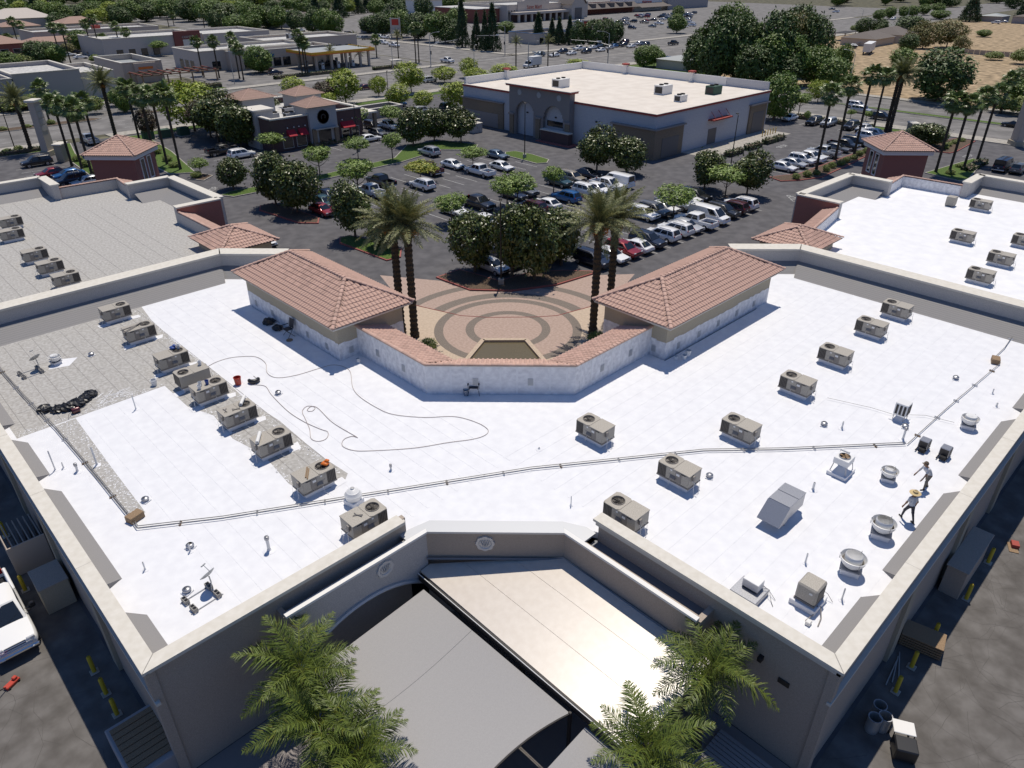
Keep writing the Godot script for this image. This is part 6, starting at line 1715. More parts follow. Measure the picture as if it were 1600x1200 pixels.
	var bl := [[5.69, 47.2, .42], [6.3, 46.6, .4], [6.75, 46.4, .46], [7.3, 46.45, .5], [7.85, 46.75, .4], [8.3, 47.1, .42]]
	var bt := ["black bag lying at the pipe end of the heap", "black bag second from the pipe in the heap", "bulging black bag in the middle of the heap", "largest black bag beside the red tool", "slack black bag before the last of the heap", "black bag at the scraped end of the heap"]
	for i in 6: bag(P(bl[i][0], RY + .01, bl[i][1]), bl[i][2], 70 + i, bt[i])
	var rt := thing("seam_roller", "dark red walk-behind tool with bent handles by the bags", "tool", P(7.0, RY, 45.6))
	part(rt, "drum", shared("drum", func():
		var k := MB.new()
		k.xf = Transform3D(Basis(Vector3.BACK, PI / 2), Vector3(0, .18, 0))
		k.lathe([Vector2(0, -.22), Vector2(.17, -.22), Vector2(.18, -.19), Vector2(.18, .19), Vector2(.17, .22), Vector2(0, .22)], Vector3.ZERO, 16)
		return k.mesh(40)), mats["car_maroon"])
	part(rt, "handle", shared("rth", func():
		var k := MB.new()
		k.tube([Vector3(-.2, .2, .05), Vector3(-.45, .25, .3), Vector3(-.6, .1, .5)], .02, 5)
		k.tube([Vector3(.2, .2, .05), Vector3(.45, .15, -.05), Vector3(.75, .25, -.15)], .02, 5)
		return k.mesh()), mats["rtu_dark"])
	bucket(P(15.75, RY, 41.9), "red_plastic", "tall red drum with white lid on the bare strip", 1.5)
	var gl := thing("tool_bag", "black curled duffel bag beside the red drum", "bag", P(16.65, RY, 41.5))
	part(gl, "body", shared("duffel", func():
		var k := MB.new()
		var l := []
		for i in 11:
			var a := PI * 1.25 * i / 10.0
			l.append(Vector3(cos(a) * .28, .16, sin(a) * .28))
		k.tube(l, [.08, .13, .15, .16, .16, .16, .16, .15, .14, .12, .06], 9)
		return k.mesh(60)), mats["black_plastic"])
	part(gl, "strap", box_mesh(.05, .03, .3, .01), mats["rtu_dark"], Vector3(.1, .3, 0))
	bucket(P(40.2, RY, 23.5), "bucket", "largest white pail in the tower shadow", 1.35, "white pails beside the right tower")
	bucket(P(39.62, RY, 23.4), "bucket", "middle white pail in the tower shadow", 1.0, "white pails beside the right tower")
	bucket(P(39.15, RY, 23.75), "bucket", "white pail closest to the tower corner", .9, "white pails beside the right tower")
	bucket(P(11.75, RY, 45.6), "bucket", "white pail on bare roofing before two units", 1.2)
	for q in [[13.0, 41.0, "bucket", "white pail on a unit lid beside a blue can"], [13.2, 41.35, "bucket", "second white pail on the same unit lid"], [13.6, 41.25, "blue_plastic", "blue can standing on a unit lid"], [14.35, 44.0, "bucket", "white pail at the corner of a unit lid"], [14.3, 47.3, "bucket", "pale pail beside the blue bundle on a lid"]]:
		bucket(P(q[0], RY + 1.17, q[1]), q[2], q[3], .75)
	roll(P(14.2, RY + 1.18, 37.7), .9, "white membrane roll beside a unit fan")
	roll(P(13.0, RY + 1.18, 33.4), .95, "white membrane roll on the unit behind the dome vent")
	var vest := part(self, "hi_vis_vest", shared("vest", func():
		var k := MB.new()
		k.bbox(Vector3(0, .1, 0), Vector3(.34, .16, .42), .07)
		k.bbox(Vector3(.12, .22, .05), Vector3(.22, .14, .26), .06)
		return k.mesh(60)), mats["orange_plastic"], P(14.35, RY + 1.17, 28.75), .4)
	tag(vest, "orange safety vest bundled beside a unit fan", "vest")
	tag(part(self, "blue_bundle", shared("vest", func(): return null), mats["blue_plastic"], P(14.0, RY + 1.17, 47.5), .2), "blue cloth bundle on a unit lid", "bundle")
	for i in 2:
		tag(part(self, "timber_offcut", box_mesh(.9, .05, .07, .01), mats["wood"], P(13.3, RY + 1.17, 28.7 + i * .16), .95), "bare wooden offcut lying on a unit lid", "offcut", "offcuts on a unit lid")
	for i in 2:
		tag(part(self, "flat_bar", box_mesh(1.7, .05, .09, .01), mats["rtu_dark"], P(13.3, RY + 1.17 + i * .06, 53.0 - i * .25), .12 + i * .4), "long dark flat bar lying across a unit lid", "bar", "flat bars on a unit lid")
	for q in [[13.0, 37.5], [13.5, 37.2], [13.3, 24.2]]:
		tag(part(self, "pliers", shared("pliers", func():
			var k := MB.new()
			k.tube([Vector3(-.25, .03, .06), Vector3(0, .03, 0), Vector3(.2, .03, .1)], .022, 5)
			k.tube([Vector3(-.25, .03, -.06), Vector3(0, .03, 0), Vector3(.2, .03, -.1)], .022, 5)
			return k.mesh()), mats["rtu_dark"], P(q[0], RY + 1.17, q[1]), q[0] * 3), "long handled pliers lying on a unit lid", "pliers", "pliers on unit lids")
	camp_chair(P(26.0, RY, 30.15), -PI / 4, "dark camp chair in front of the court wall vent")
	bucket(P(25.55, RY, 30.4), "galv", "metal pail beside the dark camp chair", 1.1)
	camp_chair(P(21.75, RY, 46.0), -PI / 2, "dark camp chair in the shade of the left tower")
	bag(P(21.7, RY, 47.6), .4, 90, "blue black bag in the shade of the left tower")
	bag(P(21.75, RY, 49.0), .45, 91, "slumped bag farther along the left tower wall")
	tag(part(self, "round_tray", ring_mesh(.02, .24, .05), mats["wood"], P(21.4, RY, 45.3)), "round tan tray beside the camp chair", "tray")
	bucket(P(23.1, RY, 38.9), "bucket", "white pail in the corner of the court wall", .9)
	for q in [[6.0, 25.5, 0], [6.4, 53.0, 1]]:
		var t := thing("satellite_dish", "grey satellite dish held down by four cinder blocks" if q[2] == 0 else "dark satellite dish on a frame over bare roofing", "satellite dish", P(q[0], RY, q[1]), .1)
		for x in [-.55, .55]:
			for z in [-.35, .35]:
				var bk := holder(t, "cinder_block", Vector3(x, .03, z))
				for w in [[-.085, 0, .03, .4], [.085, 0, .03, .4], [0, -.185, .14, .03], [0, 0, .14, .03], [0, .185, .14, .03]]:
					part(bk, "web", box_mesh(w[2], .2, w[3], .004), mats["cinder"], Vector3(w[0], 0, w[1]))
		for z in [-.45, .45]:
			part(t, "frame_rail", box_mesh(1.5, .04, .05, .005), mats["galv"], Vector3(0, 0, z))
		for x in [-.5, .5]:
			part(t, "frame_rail", box_mesh(.05, .04, 1.0, .005), mats["galv"], Vector3(x, .005, 0))
		part(t, "mast", shared("dmast", func():
			var k := MB.new()
			k.tube([Vector3(.5, .02, -.1), Vector3(.62, .45, -.15), Vector3(.6, .8, -.15)], .03, 7)
			return k.mesh(50)), mats["pole_grey"])
		var d := part(t, "reflector", shared("dish", func():
			var k := MB.new()
			k.lathe([Vector2(0, 0), Vector2(.2, .03), Vector2(.36, .1), Vector2(.375, .12), Vector2(.35, .12), Vector2(.2, .05), Vector2(0, .02)], Vector3.ZERO, 22)
			return k.mesh(40)), mats["pole_grey"], Vector3(.6, .85, -.15))
		d.rotation = Vector3(-.75, .3, 0)
		part(d, "feed_arm", shared("feed", func():
			var k := MB.new()
			k.tube([Vector3(0, .05, .33), Vector3(0, .5, .28)], .015, 5)
			k.bbox(Vector3(0, .52, .26), Vector3(.24, .06, .1), .02)
			return k.mesh()), mats["pole_grey"])
	worker(P(33.35, RY, 6.05), 2.5, true)
	worker(P(36.6, RY, 6.35), -2.2, false)
func capsule_d(p: Vector3, a: Vector3, b: Vector3, ra: float, rb: float) -> float:
	var ab := b - a
	var t := clampf((p - a).dot(ab) / maxf(ab.length_squared(), 1e-9), 0, 1)
	return p.distance_to(a + ab * t) - lerpf(ra, rb, t)
func figure_mesh(bones: Array, cell: float, kblend: float, tint: Callable) -> ArrayMesh:
	var lo := Vector3(INF, INF, INF)
	var hi := -lo
	for b in bones:
		for i in 2:
			lo = lo.min(b[i] - Vector3.ONE * (b[2 + i] + cell * 2)); hi = hi.max(b[i] + Vector3.ONE * (b[2 + i] + cell * 2))
	var n := Vector3i(((hi - lo) / cell).ceil()) + Vector3i.ONE
	var f := PackedFloat32Array()
	f.resize(n.x * n.y * n.z)
	f.fill(1.0)
	for b in bones:
		var m: float = maxf(b[2], b[3]) + cell * 3.0
		var l := Vector3i(((b[0].min(b[1]) - Vector3.ONE * m - lo) / cell).floor()).clamp(Vector3i.ZERO, n - Vector3i.ONE)
		var h := Vector3i(((b[0].max(b[1]) + Vector3.ONE * m - lo) / cell).ceil()).clamp(Vector3i.ZERO, n - Vector3i.ONE)
		for z in range(l.z, h.z + 1):
			for y in range(l.y, h.y + 1):
				for x in range(l.x, h.x + 1):
					var i := (z * n.y + y) * n.x + x
					var d := capsule_d(lo + Vector3(x, y, z) * cell, b[0], b[1], b[2], b[3])
					var e := f[i]
					var q := maxf(kblend - absf(d - e), 0.0) / kblend
					f[i] = minf(d, e) - q * q * kblend * .25
	var vid := {}
	var vs := []
	var k := MB.new()
	var offs := [Vector3i(0, 0, 0), Vector3i(1, 0, 0), Vector3i(0, 1, 0), Vector3i(1, 1, 0), Vector3i(0, 0, 1), Vector3i(1, 0, 1), Vector3i(0, 1, 1), Vector3i(1, 1, 1)]
	var edges := [[0, 1], [2, 3], [4, 5], [6, 7], [0, 2], [1, 3], [4, 6], [5, 7], [0, 4], [1, 5], [2, 6], [3, 7]]
	for z in n.z - 1:
		for y in n.y - 1:
			for x in n.x - 1:
				var g := []
				var s := 0
				for o in offs:
					var q: float = f[((z + o.z) * n.y + y + o.y) * n.x + x + o.x]
					g.append(q)
					if q < 0: s += 1
				if s == 0 or s == 8: continue
				var sum := Vector3.ZERO
				var c := 0
				for e in edges:
					if (g[e[0]] < 0) != (g[e[1]] < 0):
						var t: float = g[e[0]] / (g[e[0]] - g[e[1]])
						sum += Vector3(offs[e[0]]).lerp(Vector3(offs[e[1]]), t); c += 1
				vid[Vector3i(x, y, z)] = vs.size()
				vs.append(lo + (Vector3(x, y, z) + sum / c) * cell)
	var ax := [Vector3i(1, 0, 0), Vector3i(0, 1, 0), Vector3i(0, 0, 1)]
	for z in range(1, n.z - 1):
		for y in range(1, n.y - 1):
			for x in range(1, n.x - 1):
				var p := Vector3i(x, y, z)
				var a: float = f[(z * n.y + y) * n.x + x]
				for i in 3:
					var q: Vector3i = p + ax[i]
					var b: float = f[(q.z * n.y + q.y) * n.x + q.x]
					if (a < 0) == (b < 0): continue
					var u: Vector3i = ax[(i + 1) % 3]
					var w: Vector3i = ax[(i + 2) % 3]
					var ids := [p - u - w, p - w, p, p - u]
					var ok := true
					for d in ids:
						if not vid.has(d): ok = false
					if not ok: continue
					var P0: Vector3 = vs[vid[ids[0]]]; var P1: Vector3 = vs[vid[ids[1]]]; var P2: Vector3 = vs[vid[ids[2]]]; var P3: Vector3 = vs[vid[ids[3]]]
					k.col = tint.call((P0 + P1 + P2 + P3) * .25)
					if a < 0: k.quad(P0, P1, P2, P3)
					else: k.quad(P3, P2, P1, P0)
	return k.mesh(75)
func worker(at: Vector3, turn: float, hat: bool) -> void:
	var t := thing("person", "person in straw hat and white shirt walking away on the white roof" if hat else "person in white shirt and cap bending down near the end parapet", "person", at, turn)
	var lean := .04 if hat else .3
	var hip := Vector3(0, .93, 0)
	var neck := Vector3(0, 1.44, lean)
	var head := Vector3(0, 1.63, lean * 1.35)
	var bones := []
	var fl := Vector3(.14, .07, .24) if hat else Vector3(.13, .07, .16)
	var fr := Vector3(-.14, .07, -.3) if hat else Vector3(-.12, .07, -.22)
	bones.append([hip, hip + Vector3(0, .22, lean * .4), .145, .14])
	bones.append([hip + Vector3(0, .2, lean * .4), neck - Vector3(0, .1, 0), .145, .15])
	bones.append([neck + Vector3(.15, -.06, 0), neck + Vector3(-.15, -.06, 0), .08, .08])
	bones.append([neck - Vector3(0, .04, 0), head - Vector3(0, .06, 0), .06, .06])
	bones.append([head + Vector3(0, -.03, .02), head + Vector3(0, .05, 0), .085, .1])
	bones.append([head + Vector3(0, -.02, .1), head + Vector3(0, -.05, .11), .018, .02])
	for s in [1, -1]:
		var ft := fl if s == 1 else fr
		var hj := hip + Vector3(.09 * s, -.03, 0)
		var kn := hj.lerp(ft + Vector3(0, .05, 0), .5) + Vector3(.01 * s, .02, .06)
		bones.append([hj, kn, .098, .065]); bones.append([kn, ft + Vector3(0, .03, 0), .062, .042])
		bones.append([ft + Vector3(0, -.03, -.05), ft + Vector3(0, -.035, .16), .04, .036])
		var sh := neck + Vector3(.18 * s, -.07, 0)
		var el := sh + (Vector3(.1 * s, -.28, .02 * s) if hat else Vector3(.06 * s, -.27, .12))
		var wr := el + (Vector3(.03 * s, -.24, .08) if hat else Vector3(.02 * s, -.22, .14))
		bones.append([sh, el, .058, .045]); bones.append([el, wr, .042, .03])
		var dr := (wr - el).normalized()
		var pm := wr + dr * .08
		bones.append([wr, pm, .026, .034])
		for fi in 4:
			var x := (fi - 1.5) * .017
			var a := pm + Vector3(0, 0, x) + dr * .02
			bones.append([a, a + dr * [.06, .075, .07, .055][fi] + Vector3(-.02 * s, 0, 0), .0095, .008])
		bones.append([wr + dr * .03, wr + dr * .075 + Vector3(0, 0, .045), .012, .009])
	var skin := Color(.33, .185, .115)
	var shirt := Color(.62, .63, .64)
	var pants := Color(.045, .045, .055) if hat else Color(.19, .165, .14)
	var shoe := Color(.05, .045, .04)
	var tint := func(p: Vector3) -> Color:
		if p.y < .13: return shoe
		if p.y < .96: return pants if absf(p.x) < .24 and p.y < .93 or absf(p.x) < .16 else skin
		if p.y > neck.y + .02: return skin
		if absf(p.x) > .235 and p.y < 1.2: return skin
		return shirt
	part(t, "body", figure_mesh(bones, .02, .04, tint), mats["vcol"])
	if hat:
		part(t, "straw_hat", shared("hat", func():
			var k := MB.new()
			k.lathe([Vector2(.1, 0), Vector2(.26, -.03), Vector2(.27, -.015), Vector2(.125, .02), Vector2(.12, .1), Vector2(.08, .13), Vector2(0, .125)], Vector3.ZERO, 22)
			return k.mesh(45)), mats["straw"], head + Vector3(0, .06, -.01))
	else:
		part(t, "cap", shared("cap", func():
			var k := MB.new()
			k.lathe([Vector2(.112, 0), Vector2(.11, .05), Vector2(.07, .095), Vector2(0, .105)], Vector3.ZERO, 18)
			k.bbox(Vector3(0, .01, .14), Vector3(.16, .012, .13), .005)
			return k.mesh(45)), mats["bark"], head + Vector3(0, .05, 0))
	part(t, "hair", shared("hair", func():
		var k := MB.new()
		k.lathe([Vector2(.07, -.08), Vector2(.1, -.04), Vector2(.108, .02), Vector2(.1, .06)], Vector3.ZERO, 14)
		return k.mesh(60)), mats["black_plastic"], head + Vector3(0, 0, -.025))
	for s in [-1, 1]:
		part(t, "eye", shared("eye", func():
			var k := MB.new()
			k.lathe([Vector2(0, -.012), Vector2(.013, 0), Vector2(0, .012)], Vector3.ZERO, 8)
			return k.mesh(60)), mats["black_plastic"], head + Vector3(.035 * s, .0, .092))
		part(t, "ear", shared("ear", func():
			var k := MB.new()
			k.bbox(Vector3.ZERO, Vector3(.02, .06, .035), .008)
			return k.mesh(60)), mats["skin"], head + Vector3(.1 * s, -.01, 0))
const CARDIM := {
	"sedan": [4.75, 1.84, .32, .90, .84, 1.44, -1.95, 1.15, -1.2, .3],
	"suv": [4.7, 1.9, .36, 1.06, 1.0, 1.72, -2.28, 1.25, -1.95, .45],
	"pickup": [5.75, 2.0, .42, 1.14, 1.12, 1.88, -.95, 1.55, -.75, .75],
	"van": [5.6, 2.0, .38, 1.12, 1.1, 2.12, -2.72, 2.1, -2.68, 1.15],
	"boxtruck": [6.8, 2.1, .5, 1.25, 1.2, 2.2, .9, 2.75, 1.0, 2.2]}
func loft(k: MB, secs: Array) -> void:
	for i in secs.size() - 1:
		var p: Array = secs[i]
		var q: Array = secs[i + 1]
		for j in p.size() - 1:
			k.quad(p[j], q[j], q[j + 1], p[j + 1])
			var m := Vector3(1, 1, -1)
			k.quad(p[j + 1] * m, q[j + 1] * m, q[j] * m, p[j] * m)
func car_body(ty: String) -> Mesh:
	return shared("body_" + ty, func():
		var d: Array = CARDIM[ty]
		var L: float = d[0] / 2; var W: float = d[1] / 2
		var yb: float = d[2]; var belt: float = d[3]; var hood: float = d[4]; var roof: float = d[5]
		var k := MB.new()
		var xs := [-L, -L + .06, -L + .3, -L + .8, d[6], (d[6] + d[7]) / 2, d[7], L - .7, L - .3, L - .08, L]
		if ty == "pickup": xs = [-.95, -.9, 0.0, 1.0, 1.55, L - .7, L - .3, L - .08, L]
		if ty == "boxtruck": xs = [.85, .9, 1.5, 2.2, 2.75, L - .3, L - .08, L]
		var secs := []
		for x in xs:
			var e := minf(1.0, (L - absf(x)) / .5)
			var w: float = W * (.86 + .14 * sqrt(maxf(e, 0)))
			var t: float = belt
			if x > d[7] - .01: t = lerpf(hood + .04, hood - .14, clampf((x - d[7]) / (L - d[7]), 0, 1))
			if x < d[6] and ty == "sedan": t = belt - .02
			if absf(x) > L - .05: t -= .1
			var b: float = yb + (.12 if absf(x) > L - .1 else 0.0)
			secs.append([Vector3(x, t + .03, 0), Vector3(x, t + .02, w * .55), Vector3(x, t - .02, w * .9), Vector3(x, t - .12, w * .985), Vector3(x, lerpf(b, t, .5), w), Vector3(x, b + .1, w * .97), Vector3(x, b, w * .9), Vector3(x, b, 0)])
		loft(k, secs)
		for s in [secs[0], secs[-1]]:
			var f := 1 if s == secs[-1] else -1
			for j in s.size() - 2:
				var m := Vector3(1, 1, -1)
				if f == 1:
					k.tri(s[0], s[j + 2], s[j + 1]); k.tri(s[0], s[j + 1] * m, s[j + 2] * m)
				else:
					k.tri(s[0], s[j + 1], s[j + 2]); k.tri(s[0], s[j + 2] * m, s[j + 1] * m)
		var wb := W * .93
		var wr := W * (.74 if ty in ["sedan", "suv"] else .84)
		var x0: float = d[6]; var x1: float = d[7]; var r0: float = d[8]; var r1: float = d[9]
		var B := belt - .03
		var c := []
		for u in [[x0, x0, 0.0], [x0 + .02, r0 - (r0 - x0) * .12, .88], [r0, r0, 1.0]]: pass
		var cs := [
			[Vector3(x0, B, 0), Vector3(x0, B, wb * .9), Vector3(x0, B, wb * .96)],
			[Vector3(r0, roof - .02, 0), Vector3(r0, roof - .03, wr * .8), Vector3(r0 + .05, roof - .1, wr * .98)],
			[Vector3((r0 + r1) / 2, roof + .02, 0), Vector3((r0 + r1) / 2, roof, wr * .84), Vector3((r0 + r1) / 2, roof - .09, wr)],
			[Vector3(r1, roof - .03, 0), Vector3(r1, roof - .05, wr * .8), Vector3(r1 - .05, roof - .12, wr * .98)],
			[Vector3(x1, B, 0), Vector3(x1, B, wb * .9), Vector3(x1, B, wb * .96)]]
		loft(k, cs)
		for m in [1.0, -1.0]:
			var q := Vector3(1, 1, m)
			var P0: Vector3 = cs[0][2] * q; var P4: Vector3 = cs[4][2] * q
			var lo := [P0, Vector3((x0 + x1) / 2, B, wb) * q, P4]
			var hi := [cs[1][2] * q, cs[2][2] * q, cs[3][2] * q]
			for i in 2:
				if m > 0: k.quad(lo[i], lo[i + 1], hi[i + 1], hi[i])
				else: k.quad(lo[i + 1], lo[i], hi[i], hi[i + 1])
		if ty == "pickup":
			var wi := W * .82
			for s in [-1, 1]:
				k.bbox(Vector3(-1.9, .85, s * W * .91), Vector3(1.95, .62, W * .16), .04)
			k.bbox(Vector3(-2.82, .85, 0), Vector3(.1, .58, W * 1.8), .03)
			k.bbox(Vector3(-1.9, .62, 0), Vector3(1.9, .16, W * 1.76), .02)
			k.bbox(Vector3(-1.0, .95, 0), Vector3(.1, .4, W * 1.7), .02)
		return k.mesh(38))
func wheel_mesh(r: float) -> Mesh:
	return shared("tyre%.2f" % r, func():
		var k := MB.new()
		k.xf = Transform3D(Basis(Vector3.RIGHT, PI / 2), Vector3.ZERO)
		k.lathe([Vector2(r * .62, -.11), Vector2(r * .93, -.11), Vector2(r, -.07), Vector2(r, .07), Vector2(r * .93, .11), Vector2(r * .62, .11)], Vector3.ZERO, 18)
		return k.mesh(40))
func rim_mesh(r: float) -> Mesh:
	return shared("rim%.2f" % r, func():
		var k := MB.new()
		k.xf = Transform3D(Basis(Vector3.RIGHT, PI / 2), Vector3.ZERO)
		k.lathe([Vector2(r * .64, .1), Vector2(r * .6, .085), Vector2(r * .2, .07), Vector2(r * .18, .1), Vector2(0, .105)], Vector3.ZERO, 14)
		k.lathe([Vector2(0, -.105), Vector2(r * .18, -.1), Vector2(r * .2, -.07), Vector2(r * .6, -.085), Vector2(r * .64, -.1)], Vector3.ZERO, 14)
		return k.mesh(30))
func gq(key: String, a: Vector3, b: Vector3, c: Vector3, d: Vector3) -> Mesh:
	return shared(key, func():
		var k := MB.new()
		var n := (b - a).cross(c - a).normalized() * .008
		k.quad(a + n, b + n, c + n, d + n)
		for e in [[a, b], [b, c], [c, d], [d, a]]: k.quad(e[0], e[1], e[1] + n, e[0] + n)
		return k.mesh())
func car(ty: String, color: String, a: float, b: float, turn: float, label: String, group: String, simple := false) -> Node3D:
	var nm: String = {"sedan": "sedan_car", "suv": "suv_car", "pickup": "pickup_truck", "van": "cargo_van", "boxtruck": "box_truck"}[ty]
	var t := thing(nm, label, "car" if ty in ["sedan", "suv"] else ("truck" if ty != "van" else "van"), P(a, .015, b), turn, group)
	var d: Array = CARDIM[ty]
	var L: float = d[0] / 2; var W: float = d[1] / 2
	var belt: float = d[3]; var roof: float = d[5]
	var x0: float = d[6]; var x1: float = d[7]; var r0: float = d[8]; var r1: float = d[9]
	part(t, "body", car_body(ty), mats["car_" + color])
	var wb := W * .93
	var wr := W * (.74 if ty in ["sedan", "suv"] else .84)
	var B := belt + .02
	var T := roof - .11
	var g: Material = mats["glass"]
	var lw := func(f: float, x_lo: float, x_hi: float) -> float: return lerpf(x_lo, x_hi, f)
	part(t, "windscreen", gq("ws_" + ty, Vector3(lerpf(x1, r1, .06), lerpf(belt - .03, roof - .03, .1), wb * .82), Vector3(lerpf(x1, r1, .06), lerpf(belt - .03, roof - .03, .1), -wb * .82), Vector3(lerpf(x1, r1, .93), lerpf(belt - .03, roof - .04, .92), -wr * .8), Vector3(lerpf(x1, r1, .93), lerpf(belt - .03, roof - .04, .92), wr * .8)), g)
	if ty != "boxtruck":
		part(t, "rear_window", gq("rw_" + ty, Vector3(lerpf(x0, r0, .12), lerpf(belt - .03, roof - .02, .14), -wb * .78), Vector3(lerpf(x0, r0, .12), lerpf(belt - .03, roof - .02, .14), wb * .78), Vector3(lerpf(x0, r0, .88), lerpf(belt - .03, roof - .02, .9), wr * .76), Vector3(lerpf(x0, r0, .88), lerpf(belt - .03, roof - .02, .9), -wr * .76)), g)
	var cuts := [[.1, .46], [.5, .88]]
	if ty == "suv": cuts = [[.06, .26], [.3, .58], [.62, .9]]
	if ty == "van": cuts = [[.72, .93]]
	if ty == "boxtruck": cuts = [[.2, .85]]
	if not simple:
		for s in [1.0, -1.0]:
			for i in cuts.size():
				var lo0 := lerpf(x0, x1, cuts[i][0]); var lo1 := lerpf(x0, x1, cuts[i][1])
				var hi0 := lerpf(r0, r1, cuts[i][0]); var hi1 := lerpf(r0, r1, cuts[i][1])
				var zl := wb * .985 - (wb * .985 - wr) * .12; var zh := wr + (wb - wr) * .1
				var yl := lerpf(belt - .03, roof - .09, .14); var yh := lerpf(belt - .03, roof - .09, .9)
				var q0 := Vector3(lerpf(lo0, hi0, .14), yl, zl * s); var q1 := Vector3(lerpf(lo1, hi1, .14), yl, zl * s)
				var q2 := Vector3(lerpf(lo1, hi1, .9), yh, zh * s); var q3 := Vector3(lerpf(lo0, hi0, .9), yh, zh * s)
				part(t, "side_window", gq("sw_%s%d%d" % [ty, i, int(s)], q0, q1, q2, q3) if s > 0 else gq("sw_%s%d%d" % [ty, i, int(s)], q1, q0, q3, q2), g)
	else:
		for s in [1.0, -1.0]:
			var lo0 := lerpf(x0, x1, .1); var lo1 := lerpf(x0, x1, .9)
			var hi0 := lerpf(r0, r1, .1); var hi1 := lerpf(r0, r1, .9)
			var q0 := Vector3(lo0, belt + .03, wb * .97 * s); var q1 := Vector3(lo1, belt + .03, wb * .97 * s)
			var q2 := Vector3(hi1, roof - .14, (wr + .03) * s); var q3 := Vector3(hi0, roof - .14, (wr + .03) * s)
			part(t, "side_window", gq("sws_%s%d" % [ty, int(s)], q0, q1, q2, q3) if s > 0 else gq("sws_%s%d" % [ty, int(s)], q1, q0, q3, q2), g)
	var wr2 := .33 if ty in ["sedan"] else (.37 if ty in ["suv", "van"] else .41)
	var wx := [L - .9, -L + .98] if ty != "boxtruck" else [L - .8, -L + 1.5]
	for x in wx:
		for s in [1.0, -1.0]:
			var w := part(t, "wheel", wheel_mesh(wr2), mats["tyre"], Vector3(x, wr2, s * (W - .1)))
			part(w, "rim", rim_mesh(wr2), mats["rim"])
	if simple:
		return t
	var hy: float = d[4] - .2
	for s in [1.0, -1.0]:
		part(t, "headlight", box_mesh(.12, .14, .34, .03), mats["headlight"], Vector3(L - .09, hy, s * W * .66))
		var tly := belt - .26
		part(t, "taillight", box_mesh(.1, .2 if ty == "sedan" else .32, .2, .03), mats["taillight"], Vector3(-L + .06, tly, s * W * .74))
		part(t, "mirror", box_mesh(.16, .14, .2, .04), mats["car_" + color] if ty != "pickup" else mats["black_plastic"], Vector3(x1 - .35, belt + .02, s * (W + .08)))
	part(t, "grille", box_mesh(.06, .2, W * .9, .02), mats["black_plastic"], Vector3(L - .02, hy - .08, 0))
	part(t, "bumper", box_mesh(.14, .18, W * 1.84, .05), mats["black_plastic"] if ty in ["suv", "sedan"] else mats["chrome"], Vector3(L - .02, d[2] + .02, 0))
	part(t, "bumper", box_mesh(.14, .18, W * 1.84, .05), mats["black_plastic"] if ty in ["suv", "sedan"] else mats["chrome"], Vector3(-L + .02, d[2] + .02, 0))
	part(t, "number_plate", box_mesh(.02, .12, .3, .004), mats["trim_white"], Vector3(-L - .03, belt - .34, 0))
	if ty == "pickup":
		part(t, "bed_liner", box_mesh(1.78, .02, W * 1.58, .005), mats["black_plastic"], Vector3(-1.9, .7, 0))
		part(t, "tailgate", box_mesh(.04, .4, W * 1.5, .01), mats["car_" + color], Vector3(-2.88, .66, 0))
	if ty == "boxtruck":
		part(t, "cargo_box", box_mesh(4.3, 2.5, 2.4, .03), mats["white_metal"], Vector3(-1.25, .85, 0))
		part(t, "chassis", box_mesh(6.0, .2, 1.0), mats["pole_dark"], Vector3(-.3, .6, 0))
	if ty == "suv":
		for s in [1.0, -1.0]:
			part(t, "roof_rail", box_mesh(1.7, .04, .04, .01), mats["rim"], Vector3((r0 + r1) / 2, roof - .02, s * wr * .86))
	return t
func service_truck() -> void:
	var t := car("pickup", "white", -.62, 37.3, -PI / 2, "big white pickup truck parked in the service lane beside the wall shadow", "")
	t.scale = Vector3(1.08, 1.08, 1.05)
	for i in 3:
		part(t, "grille_bar", box_mesh(.05, .06, 1.35, .02), mats["chrome"], Vector3(2.9, .74 + i * .11, 0))
	for s in [-1.0, 1.0]:
		part(t, "fog_lamp", box_mesh(.06, .1, .18, .03), mats["headlight"], Vector3(2.94, .5, s * .6))
		part(t, "mirror_arm", box_mesh(.06, .06, .3, .02), mats["black_plastic"], Vector3(1.15, 1.3, s * 1.1))
		part(t, "tow_mirror", box_mesh(.14, .34, .26, .05), mats["black_plastic"], Vector3(1.13, 1.2, s * 1.28))
	var w := MB.new()
	w.tube([Vector3(1.46, 1.24, .6), Vector3(1.28, 1.38, .05)], .012, 4)
	w.tube([Vector3(1.46, 1.24, -.1), Vector3(1.28, 1.38, -.65)], .012, 4)
	part(t, "wiper", w.mesh(), mats["black_plastic"])
	var c := thing("jack_stand", "red floor jack on the lane just ahead of the white truck", "jack", P(-1.35, .015, 33.0), .5)
	part(c, "frame", box_mesh(.7, .16, .3, .03), mats["red_plastic"])
	part(c, "saddle", box_mesh(.2, .14, .2, .03), mats["red_plastic"], Vector3(.2, .16, 0))
	var h := MB.new()
	h.tube([Vector3(-.3, .14, 0), Vector3(-.9, .5, .1)], .025, 6)
	part(c, "handle", h.mesh(), mats["black_plastic"])
	for x in [-.25, .25]:
		for s in [-.17, .17]:
			part(c, "caster", box_mesh(.1, .1, .05, .02), mats["tyre"], Vector3(x, -.005, s))
